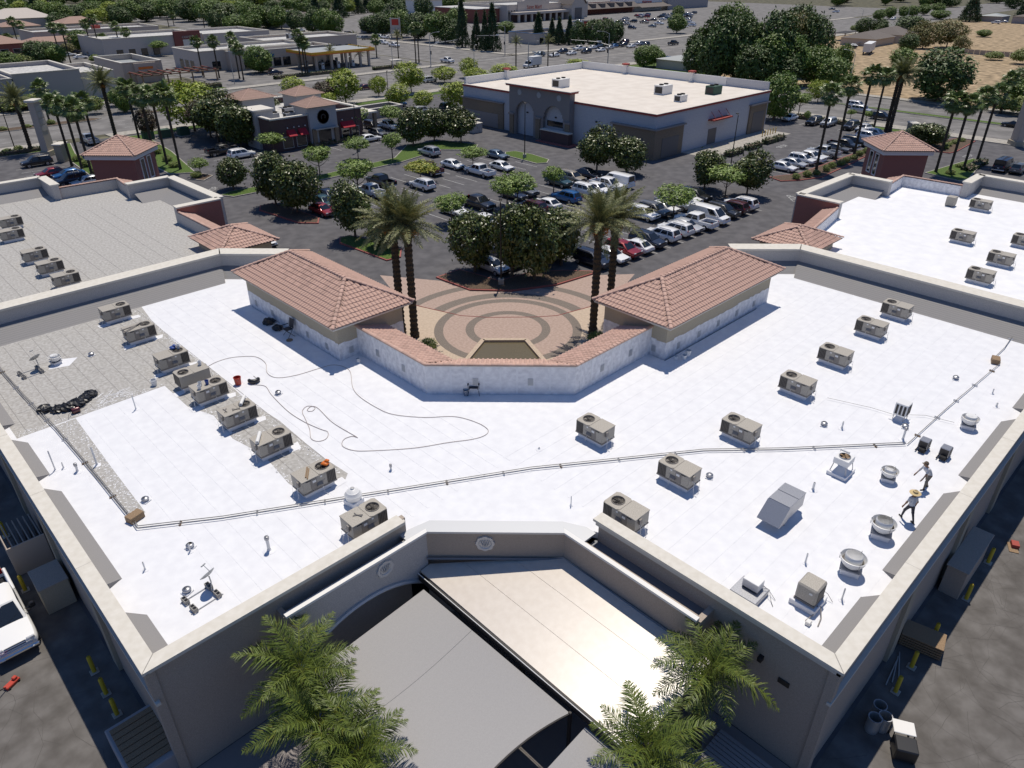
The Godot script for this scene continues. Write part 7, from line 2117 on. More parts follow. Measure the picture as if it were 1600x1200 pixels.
func crown_mesh(key: String, seed_: int, clumps: int, per: int, leaf: float, cols: Array, shape: String, open_: float, long := 1.0) -> Mesh:
	return shared(key, func():
		var rng := RandomNumberGenerator.new()
		rng.seed = seed_
		var k := MB.new()
		var lobes := []
		for i in 7:
			lobes.append([Vector3(rng.randfn(), rng.randfn(), rng.randfn()).normalized(), rng.randf_range(-.42, .22)])
		for c in clumps:
			var d := Vector3(rng.randfn(), rng.randfn(), rng.randfn()).normalized()
			var r := pow(rng.randf(), .33) * (1.0 - open_ * rng.randf() * .25)
			if rng.randf() < .62: r = rng.randf_range(.78, 1.0)
			for l in lobes:
				var q: float = maxf(0.0, d.dot(l[0]) - .55) / .45
				r *= 1.0 + l[1] * q
			var p := d * r
			if shape == "cone":
				var y := rng.randf()
				var an := rng.randf() * TAU
				var rr := (1.0 - y) * (.35 + .65 * pow(rng.randf(), .35)) * rng.randf_range(.8, 1.1) + .03
				p = Vector3(cos(an) * rr, y * 2.0 - 1.0, sin(an) * rr)
			elif shape == "dome":
				p.y = p.y * .75 + .12
				if p.y < -.45: p.y = -.45 + rng.randf() * .1
			elif shape == "umbrella":
				p.y = absf(p.y) * .75 - .25 - .3 * Vector2(p.x, p.z).length_squared() + rng.randf_range(-.12, .12)
			var out := p.normalized() if p.length() > .05 else Vector3.UP
			var base: Color = cols[rng.randi() % cols.size()]
			var cs := leaf * rng.randf_range(1.0, 3.0)
			for i in per:
				var o := Vector3(rng.randfn(), rng.randfn() * .7, rng.randfn()) * cs * .62
				var nrm := (out * .7 + Vector3.UP * .5 + Vector3(rng.randfn(), rng.randfn(), rng.randfn()) * .55).normalized()
				var u := nrm.cross(Vector3(rng.randfn(), rng.randfn(), rng.randfn())).normalized()
				var w := nrm.cross(u)
				var s := leaf * rng.randf_range(.7, 1.25)
				var v := rng.randf_range(.72, 1.28)
				k.col = Color(base.r * v, base.g * v, base.b * v)
				var ce := p + o
				var a := ce - u * s * long
				var b := ce - w * s * .5
				var e := ce + u * s * long
				var f := ce + w * s * .5
				k.quad(a, b, e, f)
		return k.mesh())
func trunk_mesh(key: String, seed_: int, h: float, r: float, limbs: int, spread: float) -> Mesh:
	return shared(key, func():
		var rng := RandomNumberGenerator.new()
		rng.seed = seed_
		var k := MB.new()
		var tp := Vector3(rng.randf_range(-.06, .06), h * .55, rng.randf_range(-.06, .06))
		k.tube([Vector3.ZERO, Vector3(0, .08 * h, 0), tp * .6, tp, Vector3(tp.x * 1.5, h * .85, tp.z * 1.5)], [r * 1.5, r * 1.05, r * .9, r * .75, r * .2], 8)
		for i in limbs:
			var a := TAU * i / limbs + rng.randf_range(-.4, .4)
			var y := rng.randf_range(.38, .62) * h
			var d := Vector3(cos(a), 0, sin(a))
			var e := d * spread * rng.randf_range(.5, .85) + Vector3(0, y + h * rng.randf_range(.15, .32), 0)
			k.tube([Vector3(tp.x * y / (h * .55), y, tp.z * y / (h * .55)), d * spread * .3 + Vector3(0, y + h * .08, 0), e], [r * .55, r * .4, r * .12], 5)
		return k.mesh(60))
func tree_kinds() -> Dictionary:
	return {
		"M": ["magnolia_tree", "round", .13, 3, 640, 9, .075, [Color(.075, .105, .02), Color(.095, .125, .024), Color(.06, .09, .02), Color(.12, .13, .03)], .3, 1.0, "leaf_glossy"],
		"A": ["ash_tree", "dome", .34, 3, 330, 9, .06, [Color(0.176, 0.261, 0.045), Color(0.208, 0.293, 0.047), Color(0.157, 0.241, 0.047)], .9, 1.4, "leaf"],
		"Y": ["pistache_tree", "umbrella", .34, 1, 380, 9, .065, [Color(0.291, 0.334, 0.032), Color(0.353, 0.334, 0.032), Color(0.208, 0.273, 0.032)], .5, 1.3, "leaf"],
		"L": ["lime_green_tree", "round", .2, 3, 420, 9, .07, [Color(0.281, 0.354, 0.032), Color(0.343, 0.396, 0.040), Color(0.240, 0.313, 0.032)], .4, 1.1, "leaf"],
		"P": ["plum_tree", "round", .18, 1, 420, 9, .07, [Color(0.062, 0.038, 0.025), Color(0.093, 0.054, 0.029), Color(0.062, 0.059, 0.022)], .4, 1.1, "leaf"],
		"G": ["broadleaf_tree", "round", .05, 3, 520, 9, .07, [Color(0.114, 0.189, 0.025), Color(0.147, 0.218, 0.032), Color(0.093, 0.168, 0.029)], .3, 1.1, "leaf"],
		"O": ["oak_tree", "round", .03, 3, 560, 9, .068, [Color(0.062, 0.116, 0.022), Color(0.083, 0.138, 0.025), Color(0.055, 0.093, 0.022)], .35, 1.1, "leaf"],
		"V": ["olive_brown_tree", "round", .05, 2, 480, 9, .06, [Color(0.176, 0.168, 0.047), Color(0.147, 0.157, 0.047), Color(0.208, 0.177, 0.056)], .6, 1.2, "leaf"],
		"S": ["shrub", "dome", .0, 2, 300, 9, .08, [Color(0.188, 0.250, 0.047), Color(0.147, 0.218, 0.035), Color(0.230, 0.250, 0.064)], .3, 1.1, "leaf"],
		"C": ["conifer_tree", "cone", .04, 2, 520, 9, .06, [Color(0.037, 0.073, 0.019), Color(0.050, 0.087, 0.024), Color(0.031, 0.059, 0.019)], .2, 1.4, "leaf"],
		"K": ["bare_branched_tree", "dome", .15, 1, 240, 9, .06, [Color(0.124, 0.177, 0.032), Color(0.103, 0.157, 0.032)], 1.0, 1.2, "leaf"]}
var tree_count := {}
func tree(kind: String, a: float, b: float, h: float, r: float, label: String, group: String) -> void:
	var K: Array = tree_kinds()[kind]
	var n: int = tree_count.get(kind, 0)
	tree_count[kind] = n + 1
	var v: int = n % int(K[3])
	var rng := RandomNumberGenerator.new()
	rng.seed = hash(kind) + n * 77
	var t := thing(K[0], label, "tree" if kind != "S" else "shrub", P(a, 0, b), rng.randf() * TAU, group)
	var cb: float = h * K[2]
	var dn := 1.0 if r < 3.3 else (1.25 if r < 6 else 1.5)
	var key := "crown_%s%d_%d" % [kind, v, int(dn * 100)]
	var cm := crown_mesh(key, 100 + v * 13 + kind.unicode_at(0), int(K[4] * dn), K[5], K[6] / sqrt(dn), K[7], K[1], K[8], K[9])
	var c := part(t, "crown", cm, mats[K[10]], Vector3(0, (h + cb) / 2, 0))
	var hh := (h - cb) / 2
	if K[1] == "dome": hh *= 1.06; c.position.y -= hh * .02
	c.scale = Vector3(r, hh, r * rng.randf_range(.9, 1.1))
	if kind != "S":
		var tr := clampf(h * .02, .06, .35)
		if kind == "K": tr *= 1.3
		var tm := trunk_mesh("trunk%s%d" % [kind, v], 7 + v, 1.0, 1.0, 7 if kind != "K" else 16, 8.0) if false else trunk_mesh("tr_%s_%d_%d" % [kind, v, int(h * 2)], 7 + v, h * (.75 if kind != "C" else .9), tr, 5 if kind != "K" else 22, r * (.8 if kind != "K" else 1.1))
		part(t, "trunk", tm, mats["bark"] if kind != "K" else mats["cinder"])
func fan_frond(v: int) -> Mesh:
	return shared("fanfrond%d" % v, func():
		var rng := RandomNumberGenerator.new()
		rng.seed = 300 + v
		var k := MB.new()
		k.col = Color(.12, .13, .03)
		k.tube([Vector3.ZERO, Vector3(.45, .1, 0), Vector3(.85, .08, 0)], [.02, .016, .012], 4, false)
		var ce := Vector3(.85, .08, 0)
		var n := 18
		for i in n:
			var a := lerpf(-1.9, 1.9, i / float(n - 1))
			var d := Vector3(cos(a), 0, sin(a))
			var ln := .78 * (1.0 - .12 * absf(a)) * rng.randf_range(.9, 1.08)
			var s := Vector3(-d.z, 0, d.x) * .055
			var mid := ce + d * ln * .62 + Vector3(0, .02 + .03 * cos(a), 0)
			var tip := ce + d * ln + Vector3(0, -.16 - rng.randf() * .14, 0)
			var g := rng.randf_range(.75, 1.3)
			k.col = Color(.14 * g, .195 * g, .05 * g)
			k.quad(ce - s * .25, mid - s * .9 + Vector3(0, -.02, 0), mid + Vector3(0, .025, 0), ce)
			k.quad(ce, mid + Vector3(0, .025, 0), mid + s * .9 + Vector3(0, -.02, 0), ce + s * .25)
			k.tri(mid - s * .9 + Vector3(0, -.02, 0), tip, mid + s * .9 + Vector3(0, -.02, 0))
		return k.mesh())
func pinnate_frond(key: String, seed_: int, ln: float, leaf: float, pairs: int, droop: float, col: Color, vee: float, wid := .05, plume := false) -> Mesh:
	return shared(key, func():
		var rng := RandomNumberGenerator.new()
		rng.seed = seed_
		var k := MB.new()
		var pts := []
		var n := 12
		for i in n + 1:
			var t := i / float(n)
			pts.append(Vector3(ln * (t - .12 * droop * t * t), ln * (.22 * t - droop * t * t * .75), 0))
		k.col = Color(col.r * 1.25, col.g * 1.1, col.b)
		var rr := []
		for i in n + 1: rr.append(lerpf(.032, .006, i / float(n)) * ln / 3.0 * 1.2)
		k.tube(pts, rr, 4, false)
		for i in pairs:
			var t := lerpf(.12, .995, i / float(pairs - 1))
			var x := t * n
			var j := mini(int(x), n - 1)
			var p: Vector3 = pts[j].lerp(pts[j + 1], x - j)
			var tang: Vector3 = (pts[j + 1] - pts[j]).normalized()
			var up := Vector3(0, 0, 1).cross(tang).normalized()
			var l := leaf * sin(PI * clampf(.12 + t * .86, 0, 1)) * rng.randf_range(.85, 1.12) + .05
			for s in [-1.0, 1.0]:
				var d := (Vector3(0, 0, s) * .85 + tang * rng.randf_range(.42, .7) + up * rng.randf_range(-.35, vee)).normalized()
				if plume:
					var ph := rng.randf_range(-.6, .8)
					d = (Vector3(0, 0, s) * cos(ph) + up * sin(ph) + tang * rng.randf_range(.35, .9)).normalized()
				var w := (tang + (Vector3(0, 0, s) * rng.randf_range(-.5, .5) if plume else Vector3.ZERO)).normalized() * leaf * wid
				var m := p + d * l * .55
				var e := p + d * l + Vector3(0, -l * rng.randf_range(.15, .5), 0)
				var g := rng.randf_range(.65, 1.35)
				var yel := .5 if rng.randf() < .06 else 0.0
				k.col = Color((col.r + yel * .12) * g, (col.g + yel * .06) * g, col.b * g)
				k.quad(p - w * .5, m - w, m + w, p + w * .5)
				k.tri(m - w, e, m + w)
		return k.mesh())
func palm_trunk(h: float, r: float, rough: float, seed_: int) -> Mesh:
	return shared("ptrunk%.1f_%.2f_%d" % [h, r, seed_ % 3], func():
		var rng := RandomNumberGenerator.new()
		rng.seed = seed_ % 3
		var k := MB.new()
		var n := int(h / .22)
		var seg_ := 9
		var rings := []
		for i in n + 1:
			var y := h * i / float(n)
			var rr := r * (1.35 - .35 * minf(1, y / (h * .12))) * (1.0 + (rough if i % 2 == 0 else -rough * .4))
			if y > h * .9: rr *= 1.0 + rough * 2.0
			var ring := []
			for j in seg_:
				var a := TAU * (j + (.5 if i % 2 == 0 else 0.0)) / seg_
				ring.append(Vector3(cos(a) * rr * rng.randf_range(.93, 1.07), y, sin(a) * rr * rng.randf_range(.93, 1.07)))
			rings.append(ring)
		for i in n:
			for j in seg_:
				var q := (j + 1) % seg_
				k.quad(rings[i][q], rings[i][j], rings[i + 1][j], rings[i + 1][q])
		return k.mesh())
func palm(kind: String, a: float, b: float, h: float, label: String, group: String, idx: int) -> void:
	var rng := RandomNumberGenerator.new()
	rng.seed = 900 + idx
	var nm: String = {"F": "fan_palm", "D": "date_palm", "d": "date_palm", "Q": "queen_palm"}[kind]
	var t := thing(nm, label, "palm", P(a, 0, b), rng.randf() * TAU, group)
	var rad := .2 if kind == "F" else (.33 if kind == "D" else .18)
	var th := snappedf(h - .1, .5)
	var tr := part(t, "trunk", palm_trunk(th, rad, .05 if kind == "F" else .17, idx), mats["bark_palm"])
	tr.scale.y = (h - .1) / th
	var c := holder(t, "crown", Vector3(0, h, 0))
	if kind == "F":
		for i in 42:
			var u := i / 41.0
			var el := lerpf(1.25, -1.15, pow(u, .85)) + rng.randf_range(-.15, .15)
			var f := part(c, "frond", fan_frond(i % 4), mats["leaf_glossy"])
			f.transform = Transform3D(Basis(Vector3.UP, i * 2.4 + rng.randf() * .3) * Basis(Vector3.BACK, el) * Basis(Vector3.RIGHT, rng.randf_range(-.3, .3)), Vector3(0, rng.randf_range(-.2, .1), 0))
			var s := rng.randf_range(1.2, 1.6) * (1.0 if u < .7 else .85)
			f.scale = Vector3(s, s, s)
		part(c, "dead_skirt", shared("skirt", func():
			var k := MB.new()
			var r2 := RandomNumberGenerator.new()
			r2.seed = 4
			for i in 70:
				var an := r2.randf() * TAU
				var d := Vector3(cos(an), 0, sin(an))
				var y := -r2.randf_range(.1, .9)
				var g := r2.randf_range(.7, 1.2)
				k.col = Color(.13 * g, .1 * g, .06 * g)
				var s2 := Vector3(-d.z, 0, d.x) * .14
				k.quad(d * .2 + Vector3(0, y, 0) - s2 * .3, d * .2 + Vector3(0, y, 0) + s2 * .3, d * .46 + Vector3(0, y - .75, 0) + s2, d * .46 + Vector3(0, y - .75, 0) - s2)
			return k.mesh()), mats["leaf"])
	else:
		var big := kind == "D"
		var n := 46 if big else (24 if kind == "d" else 15)
		for i in n:
			var u := i / float(n - 1)
			var f: MeshInstance3D
			var el: float
			if kind == "Q":
				f = part(c, "frond", pinnate_frond("qf%d" % (i % 3), 500 + i % 3, 2.7, .72, 74, .6 + .2 * (i % 3), Color(.105, .145, .022), .9, .03, true), mats["leaf"])
				el = lerpf(1.05, .05, u) + rng.randf_range(-.12, .12)
			else:
				f = part(c, "frond", pinnate_frond("df%d" % (i % 3), 520 + i % 3, 3.7, .5, 64, .36 + .16 * (i % 3), Color(.19, .205, .085), .75), mats["leaf"])
				el = lerpf(1.45, -.4, u) + rng.randf_range(-.12, .12)
			f.transform = Transform3D(Basis(Vector3.UP, i * 2.4 + rng.randf() * .35) * Basis(Vector3.BACK, el) * Basis(Vector3.RIGHT, rng.randf_range(-.5, .5)), Vector3(0, .05, 0))
			var s := rng.randf_range(.85, 1.1) * (1.0 if big or kind == "Q" else .72)
			f.scale = Vector3(s, s, s)
		part(c, "leaf_base", shared("lbase", func():
			var k := MB.new()
			k.lathe([Vector2(.28, -.7), Vector2(.42, -.35), Vector2(.36, .05), Vector2(.15, .3), Vector2(0, .4)], Vector3.ZERO, 9)
			return k.mesh()), mats["bark_palm"]).scale = Vector3.ONE * (1.0 if big else .6)
		if big:
			for i in 5:
				var f := part(c, "fruit_bunch", shared("fruit", func():
					var k := MB.new()
					var r2 := RandomNumberGenerator.new()
					r2.seed = 8
					for j in 46:
						var d := Vector3(r2.randf_range(.5, 1.0), -r2.randf_range(.0, .55), r2.randf_range(-.28, .28))
						var g := r2.randf_range(.7, 1.2)
						k.col = Color(.5 * g, .2 * g, .03 * g)
						k.bbox(d, Vector3(.07, .1, .07), .03)
					k.col = Color(.5, .25, .05)
					k.tube([Vector3(.1, 0, 0), Vector3(.5, .1, 0), Vector3(.85, -.1, 0)], .03, 4)
					return k.mesh()), mats["vcol"])
				f.transform = Transform3D(Basis(Vector3.UP, i * 1.3 + rng.randf()), Vector3(0, -.15, 0))
func windows_on(parent: Node3D, p: Vector2, q: Vector2, n: int, y0: float, y1: float, fill: float, m := "glass") -> void:
	var d := (q - p).normalized()
	var s := Vector2(d.y, -d.x)
	var L := p.distance_to(q) / n
	for i in n:
		var c := p + d * (i + .5) * L + s * .02
		var w := holder(parent, "window", P(c.x, y0, c.y), atan2(s.x, -s.y))
		part(w, "frame", box_mesh(L * fill + .16, y1 - y0 + .16, .06, .01), mats["trim"], Vector3(0, -.08, 0))
		part(w, "pane", box_mesh(L * fill, y1 - y0, .1, .01), mats[m])
func block(nm: String, label: String, a0: float, b0: float, a1: float, b1: float, h: float, wm: String, rm: String, par := .8, trim := "coping") -> Node3D:
	var t := thing(nm, label, "building")
	var th := .3
	part(t, "wall", slab(rect(a0, b0, a1, b0 + th), 0, h + par), mats[wm])
	part(t, "wall", slab(rect(a0, b0 + th, a0 + th, b1), 0, h + par), mats[wm])
	part(t, "wall", slab(rect(a1 - th, b0 + th, a1, b1), 0, h + par), mats[wm])
	part(t, "wall", slab(rect(a0 + th, b1 - th, a1 - th, b1), 0, h + par), mats[wm])
	part(t, "roof", slab(rect(a0 + th, b0 + th, a1 - th, b1 - th), h - .3, h), mats[rm])
	for r in [rect(a0 - .15, b0 - .15, a1 + .15, b0 + .45), rect(a0 - .15, b0 + .46, a0 + .45, b1 + .15), rect(a1 - .45, b0 + .46, a1 + .15, b1 + .15), rect(a0 + .46, b1 - .45, a1 - .46, b1 + .15)]:
		part(t, "coping", slab(r, h + par, h + par + .18), mats[trim])
	return t
func gable(nm: String, label: String, a0: float, b0: float, a1: float, b1: float, h: float, rise: float, wm: String, rm: String) -> Node3D:
	var t := thing(nm, label, "house")
	part(t, "wall", slab(rect(a0, b0, a1, b1), 0, h), mats[wm])
	var k := MB.new()
	var ov := .5
	if a1 - a0 >= b1 - b0:
		var m := (b0 + b1) / 2
		var i := (b1 - b0) / 2 * .8
		var r0 := P(a0 + i, h + rise, m); var r1 := P(a1 - i, h + rise, m)
		var c := [P(a0 - ov, h, b0 - ov), P(a1 + ov, h, b0 - ov), P(a1 + ov, h, b1 + ov), P(a0 - ov, h, b1 + ov)]
		k.quad(c[0], c[1], r1, r0); k.tri(c[1], c[2], r1); k.quad(c[2], c[3], r0, r1); k.tri(c[3], c[0], r0); k.quad(c[3], c[2], c[1], c[0])
	else:
		var m := (a0 + a1) / 2
		var i := (a1 - a0) / 2 * .8
		var r0 := P(m, h + rise, b0 + i); var r1 := P(m, h + rise, b1 - i)
		var c := [P(a0 - ov, h, b0 - ov), P(a1 + ov, h, b0 - ov), P(a1 + ov, h, b1 + ov), P(a0 - ov, h, b1 + ov)]
		k.tri(c[0], c[1], r0); k.quad(c[1], c[2], r1, r0); k.tri(c[2], c[3], r1); k.quad(c[3], c[0], r0, r1); k.quad(c[3], c[2], c[1], c[0])
	part(t, "roof", k.mesh(), mats[rm])
	return t
func roof_unit(a: float, b: float, h: float, s: float, m: String, label: String, group: String) -> void:
	var t := thing("roof_unit", label, "air conditioner", P(a, h, b), 0, group)
	part(t, "cabinet", box_mesh(2.4 * s, 1.3 * s, 1.7 * s, .03), mats[m])
	for x in [-.6, .6]:
		part(t, "fan_cowl", ring_mesh(.3, .45, .2), mats["pole_dark"], Vector3(x * s, 1.3 * s, 0))
	part(t, "coil", box_mesh(.04, .9 * s, 1.3 * s), mats["coil"], Vector3(-1.21 * s, .2 * s, 0))
func lettering(parent: Node3D, txt: String, size: float, at: Vector3, turn: float, m: String) -> void:
	var tm := TextMesh.new()
	tm.text = txt
	tm.font_size = 64
	tm.pixel_size = size / 64.0
	tm.depth = .12
	var sf := SystemFont.new()
	sf.font_names = PackedStringArray(["Droid Serif"])
	tm.font = sf
	part(parent, "lettering", tm, mats[m], at, turn)
func box_store() -> void:
	var t := thing("box_store", "large pale blue store with cream flat roof, red edge and grey arched entrance", "building")
	var a0 := 107.5; var a1 := 146.0; var b0 := 75.0; var b1 := 125.0; var h := 6.9
	part(t, "roof", slab(rect(a0 + .3, b0 + .3, a1 - .3, b1 - .3), h - .3, h + .55), mats["store_roof"])
	part(t, "wall", slab(rect(a0, b0, a1, b0 + .3), 0, h + .6), mats["store_blue"])
	part(t, "wall", slab(rect(a0, b0 + .3, a0 + .3, b1), 0, h + .6), mats["store_blue"])
	part(t, "wall", slab(rect(a1 - .3, b0 + .3, a1, b1), 0, h + 2.2), mats["store_blue"])
	part(t, "wall", slab(rect(a0 + .3, b1 - .3, a1 - .3, b1), 0, h + 2.0), mats["store_blue"])
	part(t, "parapet_lining", slab(rect(a1 - .42, b0 + 10, a1 - .3, b1 - .4), h, h + 2.2), mats["trim_white"])
	part(t, "parapet_lining", slab(rect(a0 + .4, b1 - .42, a1 - .5, b1 - .3), h, h + 2.0), mats["trim_white"])
	part(t, "red_edge", slab(rect(a0 - .2, b0 - .2, a1 + .1, b0 + .05), h + .35, h + .68), mats["red_trim"])
	part(t, "red_edge", slab(rect(a0 - .2, b0 + .05, a0 + .05, b1 + .1), h + .35, h + .68), mats["red_trim"])
	part(t, "coping", slab(rect(a0 - .2, b0 - .2, a1 + .1, b0 + .35), h + .68, h + .74), mats["store_roof"])
	part(t, "coping", slab(rect(a0 - .2, b0 + .35, a0 + .35, b1 + .1), h + .68, h + .74), mats["store_roof"])
	for q in [[a1 - .9, b0 + 18.0], [a1 - .9, b0 + 36], [a0 + 12.0, b1 - .9]]:
		part(t, "parapet_pier", slab(rect(q[0], q[1], q[0] + .8, q[1] + .8), h, h + 2.5), mats["trim_white"])
		part(t, "pier_cap", slab(rect(q[0] - .25, q[1] - .25, q[0] + 1.05, q[1] + 1.05), h + 2.5, h + 2.8), mats["red_trim"])
	var eb0 := 93.5; var eb1 := 109.5
	var x := a0 - 1.4
	var k := MB.new()
	var segs := 64
	var top_y := 9.0
	var y_at := func(b: float) -> float:
		for c in [97.6, 105.2]:
			if absf(b - c) < 2.55: return 3.9 + sqrt(maxf(0, 2.55 * 2.55 - (b - c) * (b - c)))
		return 0.0
	for i in segs:
		var p := lerpf(eb0, eb1, i / float(segs)); var q := lerpf(eb0, eb1, (i + 1) / float(segs))
		var m := (p + q) / 2
		var o: float = y_at.call(m)
		k.hexa([P(x, o, p), P(x + .5, o, p), P(x + .5, o, q), P(x, o, q), P(x, top_y, p), P(x + .5, top_y, p), P(x + .5, top_y, q), P(x, top_y, q)])
	part(t, "entry_screen", k.mesh(), mats["store_grey"])
	part(t, "entry_side", slab(rect(x + .5, eb0, a0, eb0 + .4), 0, top_y), mats["store_grey"])
	part(t, "entry_side", slab(rect(x + .5, eb1 - .4, a0, eb1), 0, top_y), mats["store_grey"])
	part(t, "entry_roof", slab(rect(x + .5, eb0 + .4, a0, eb1 - .4), top_y - .3, top_y - .1), mats["store_roof"])
	part(t, "entry_cornice", slab(rect(x - .5, eb0 - .5, a0 + .4, eb1 + .5), top_y, top_y + .3), mats["red_trim"])
	part(t, "entry_cornice", slab(rect(x - .6, eb0 - .6, a0 + .5, eb1 + .6), top_y + .3, top_y + .42), mats["store_roof"])
	for b in [96.2, 101.4, 106.6]:
		part(t, "roundel", shared("roundel", func():
			var g := MB.new()
			g.xf = Transform3D(Basis(Vector3.BACK, PI / 2), Vector3.ZERO)
			g.lathe([Vector2(0, .04), Vector2(.5, .04), Vector2(.55, 0)], Vector3.ZERO, 20)
			return g.mesh()), mats["grey_wall"], P(x - .02, 8.0, b))
	for b in [93.8, 101.4, 108.7]:
		part(t, "column", slab(rect(x - .25, b - .55, x, b + .55), 0, 3.7), mats["stone"])
		part(t, "capital", slab(rect(x - .4, b - .75, x, b + .75), 3.7, 4.05), mats["store_grey"])
	part(t, "arch_infill", slab(rect(a0 - .5, eb0 + .4, a0 - .3, eb1 - .4), 0, 7.0), mats["store_blue"])
	for b in [97.6, 105.2]:
		part(t, "wall_lamp", box_mesh(.2, .25, .4), mats["pole_dark"], P(a0 - .6, 4.2, b))
	part(t, "door_band", slab(rect(a0 - .62, 95.4, a0 - .5, 99.8), 2.6, 3.6), mats["glass"])
	part(t, "low_wall", slab(rect(a0 - 2.6, 92.5, a0 - 1.5, 99.6), 0, 2.1), mats["maroon_wall"])
	part(t, "low_wall_cap", slab(rect(a0 - 2.75, 92.4, a0 - 1.45, 99.7), 2.1, 2.3), mats["trim"])
	part(t, "low_wall_kerb", slab(rect(a0 - 3.4, 91.5, a0 - .6, 100.2), 0, .15), mats["kerb_red"])
	part(t, "stone_corner", slab(rect(a0 - .35, b0 - .35, a0 + 8.2, b0), 0, 5.0), mats["stone"])
	part(t, "stone_corner", slab(rect(a0 - .35, b0, a0, b0 + 9.0), 0, 5.0), mats["stone"])
	part(t, "stone_cap", slab(rect(a0 - .7, b0 - .7, a0 + 8.5, b0), 5.0, 5.25), mats["store_grey"])
	part(t, "stone_cap", slab(rect(a0 - .7, b0, a0, b0 + 9.4), 5.0, 5.25), mats["store_grey"])
	part(t, "bay_panel", slab(rect(a0 - .4, b0 + 2.2, a0 - .34, b0 + 7.6), .1, 3.4), mats["dark_door"])
	part(t, "bay_panel", slab(rect(a0 + 1.8, b0 - .4, a0 + 6.8, b0 - .34), .1, 3.4), mats["dark_door"])
	part(t, "stone_base", slab(rect(a0 - .3, 112.5, a0, b1), 0, 5.0), mats["stone"])
	part(t, "stone_cap", slab(rect(a0 - .6, 112.3, a0, b1 + .2), 5.0, 5.25), mats["store_grey"])
	part(t, "bay_panel", slab(rect(a0 - .36, 114, a0 - .3, 124), .1, 2.8), mats["store_grey"])
	part(t, "side_door", slab(rect(124.5, b0 - .06, 127.3, b0), .1, 2.9), mats["dark_door"])
	part(t, "side_canopy", slab(rect(124.0, b0 - 1.3, 130.5, b0), 4.5, 4.75), mats["red_trim"])
	for a in [124.8, 127.2, 129.8]:
		var g := MB.new()
		g.tube([P(a, 4.75, b0 - 1.2), P(a, 6.0, b0)], .05, 5)
		part(t, "canopy_rod", g.mesh(), mats["red_trim"])
	part(t, "loading_bay", slab(rect(138.8, b0 - .3, 145.2, b0), 0, 5.4), mats["stone"])
	part(t, "loading_cap", slab(rect(138.4, b0 - .7, 145.6, b0), 5.4, 5.65), mats["store_grey"])
	part(t, "loading_door", slab(rect(140.0, b0 - .36, 144.2, b0 - .3), .1, 4.0), mats["dark_door"])
	part(t, "wall_lamp", box_mesh(.2, .25, .4), mats["pole_dark"], P(a0 - .12, 4.6, 88.0))
	for q in [[119.5, 108, 1.3, "trim_white", "white roof unit near the arched end of the cream roof"], [127.5, 88, 1.3, "trim_white", "white roof unit in the middle of the cream roof"], [122.5, 80.5, .9, "trim_white", "small white roof unit near the stone corner side"], [134.5, 81, 1.2, "green_box", "greenish roof unit with big coil on the cream roof"]]:
		roof_unit(q[0], q[1], h + .55, q[2], q[3], q[4], "units on the cream store roof")
	for i in 6:
		var bo := thing("bollard", "pale yellow bollard before the store loading door", "bollard", P(139.2 + i * 1.05, 0, 71.6), 0, "bollards before the loading door")
		part(bo, "post", box_mesh(.16, 1.1, .16, .05), mats["paint_yellow"])
		part(bo, "base_collar", box_mesh(.3, .06, .3, .02), mats["concrete"])
	for i in 2:
		var w := thing("utility_cabinet", "pale utility box wall by the far end of the store", "cabinet", P(103.6 - i * 2.4, 0, 117.5 - i * 3.2), 0, "utility cabinets by the store")
		part(w, "body", box_mesh(2.4, 1.8, 1.6, .05), mats["grey_wall"])
		part(w, "lid", box_mesh(2.5, .1, 1.7, .03), mats["trim"], Vector3(0, 1.8, 0))
	structure("store_apron", sheet(rect(116, 69.0, 146, 74.9), .012), mats["concrete"])
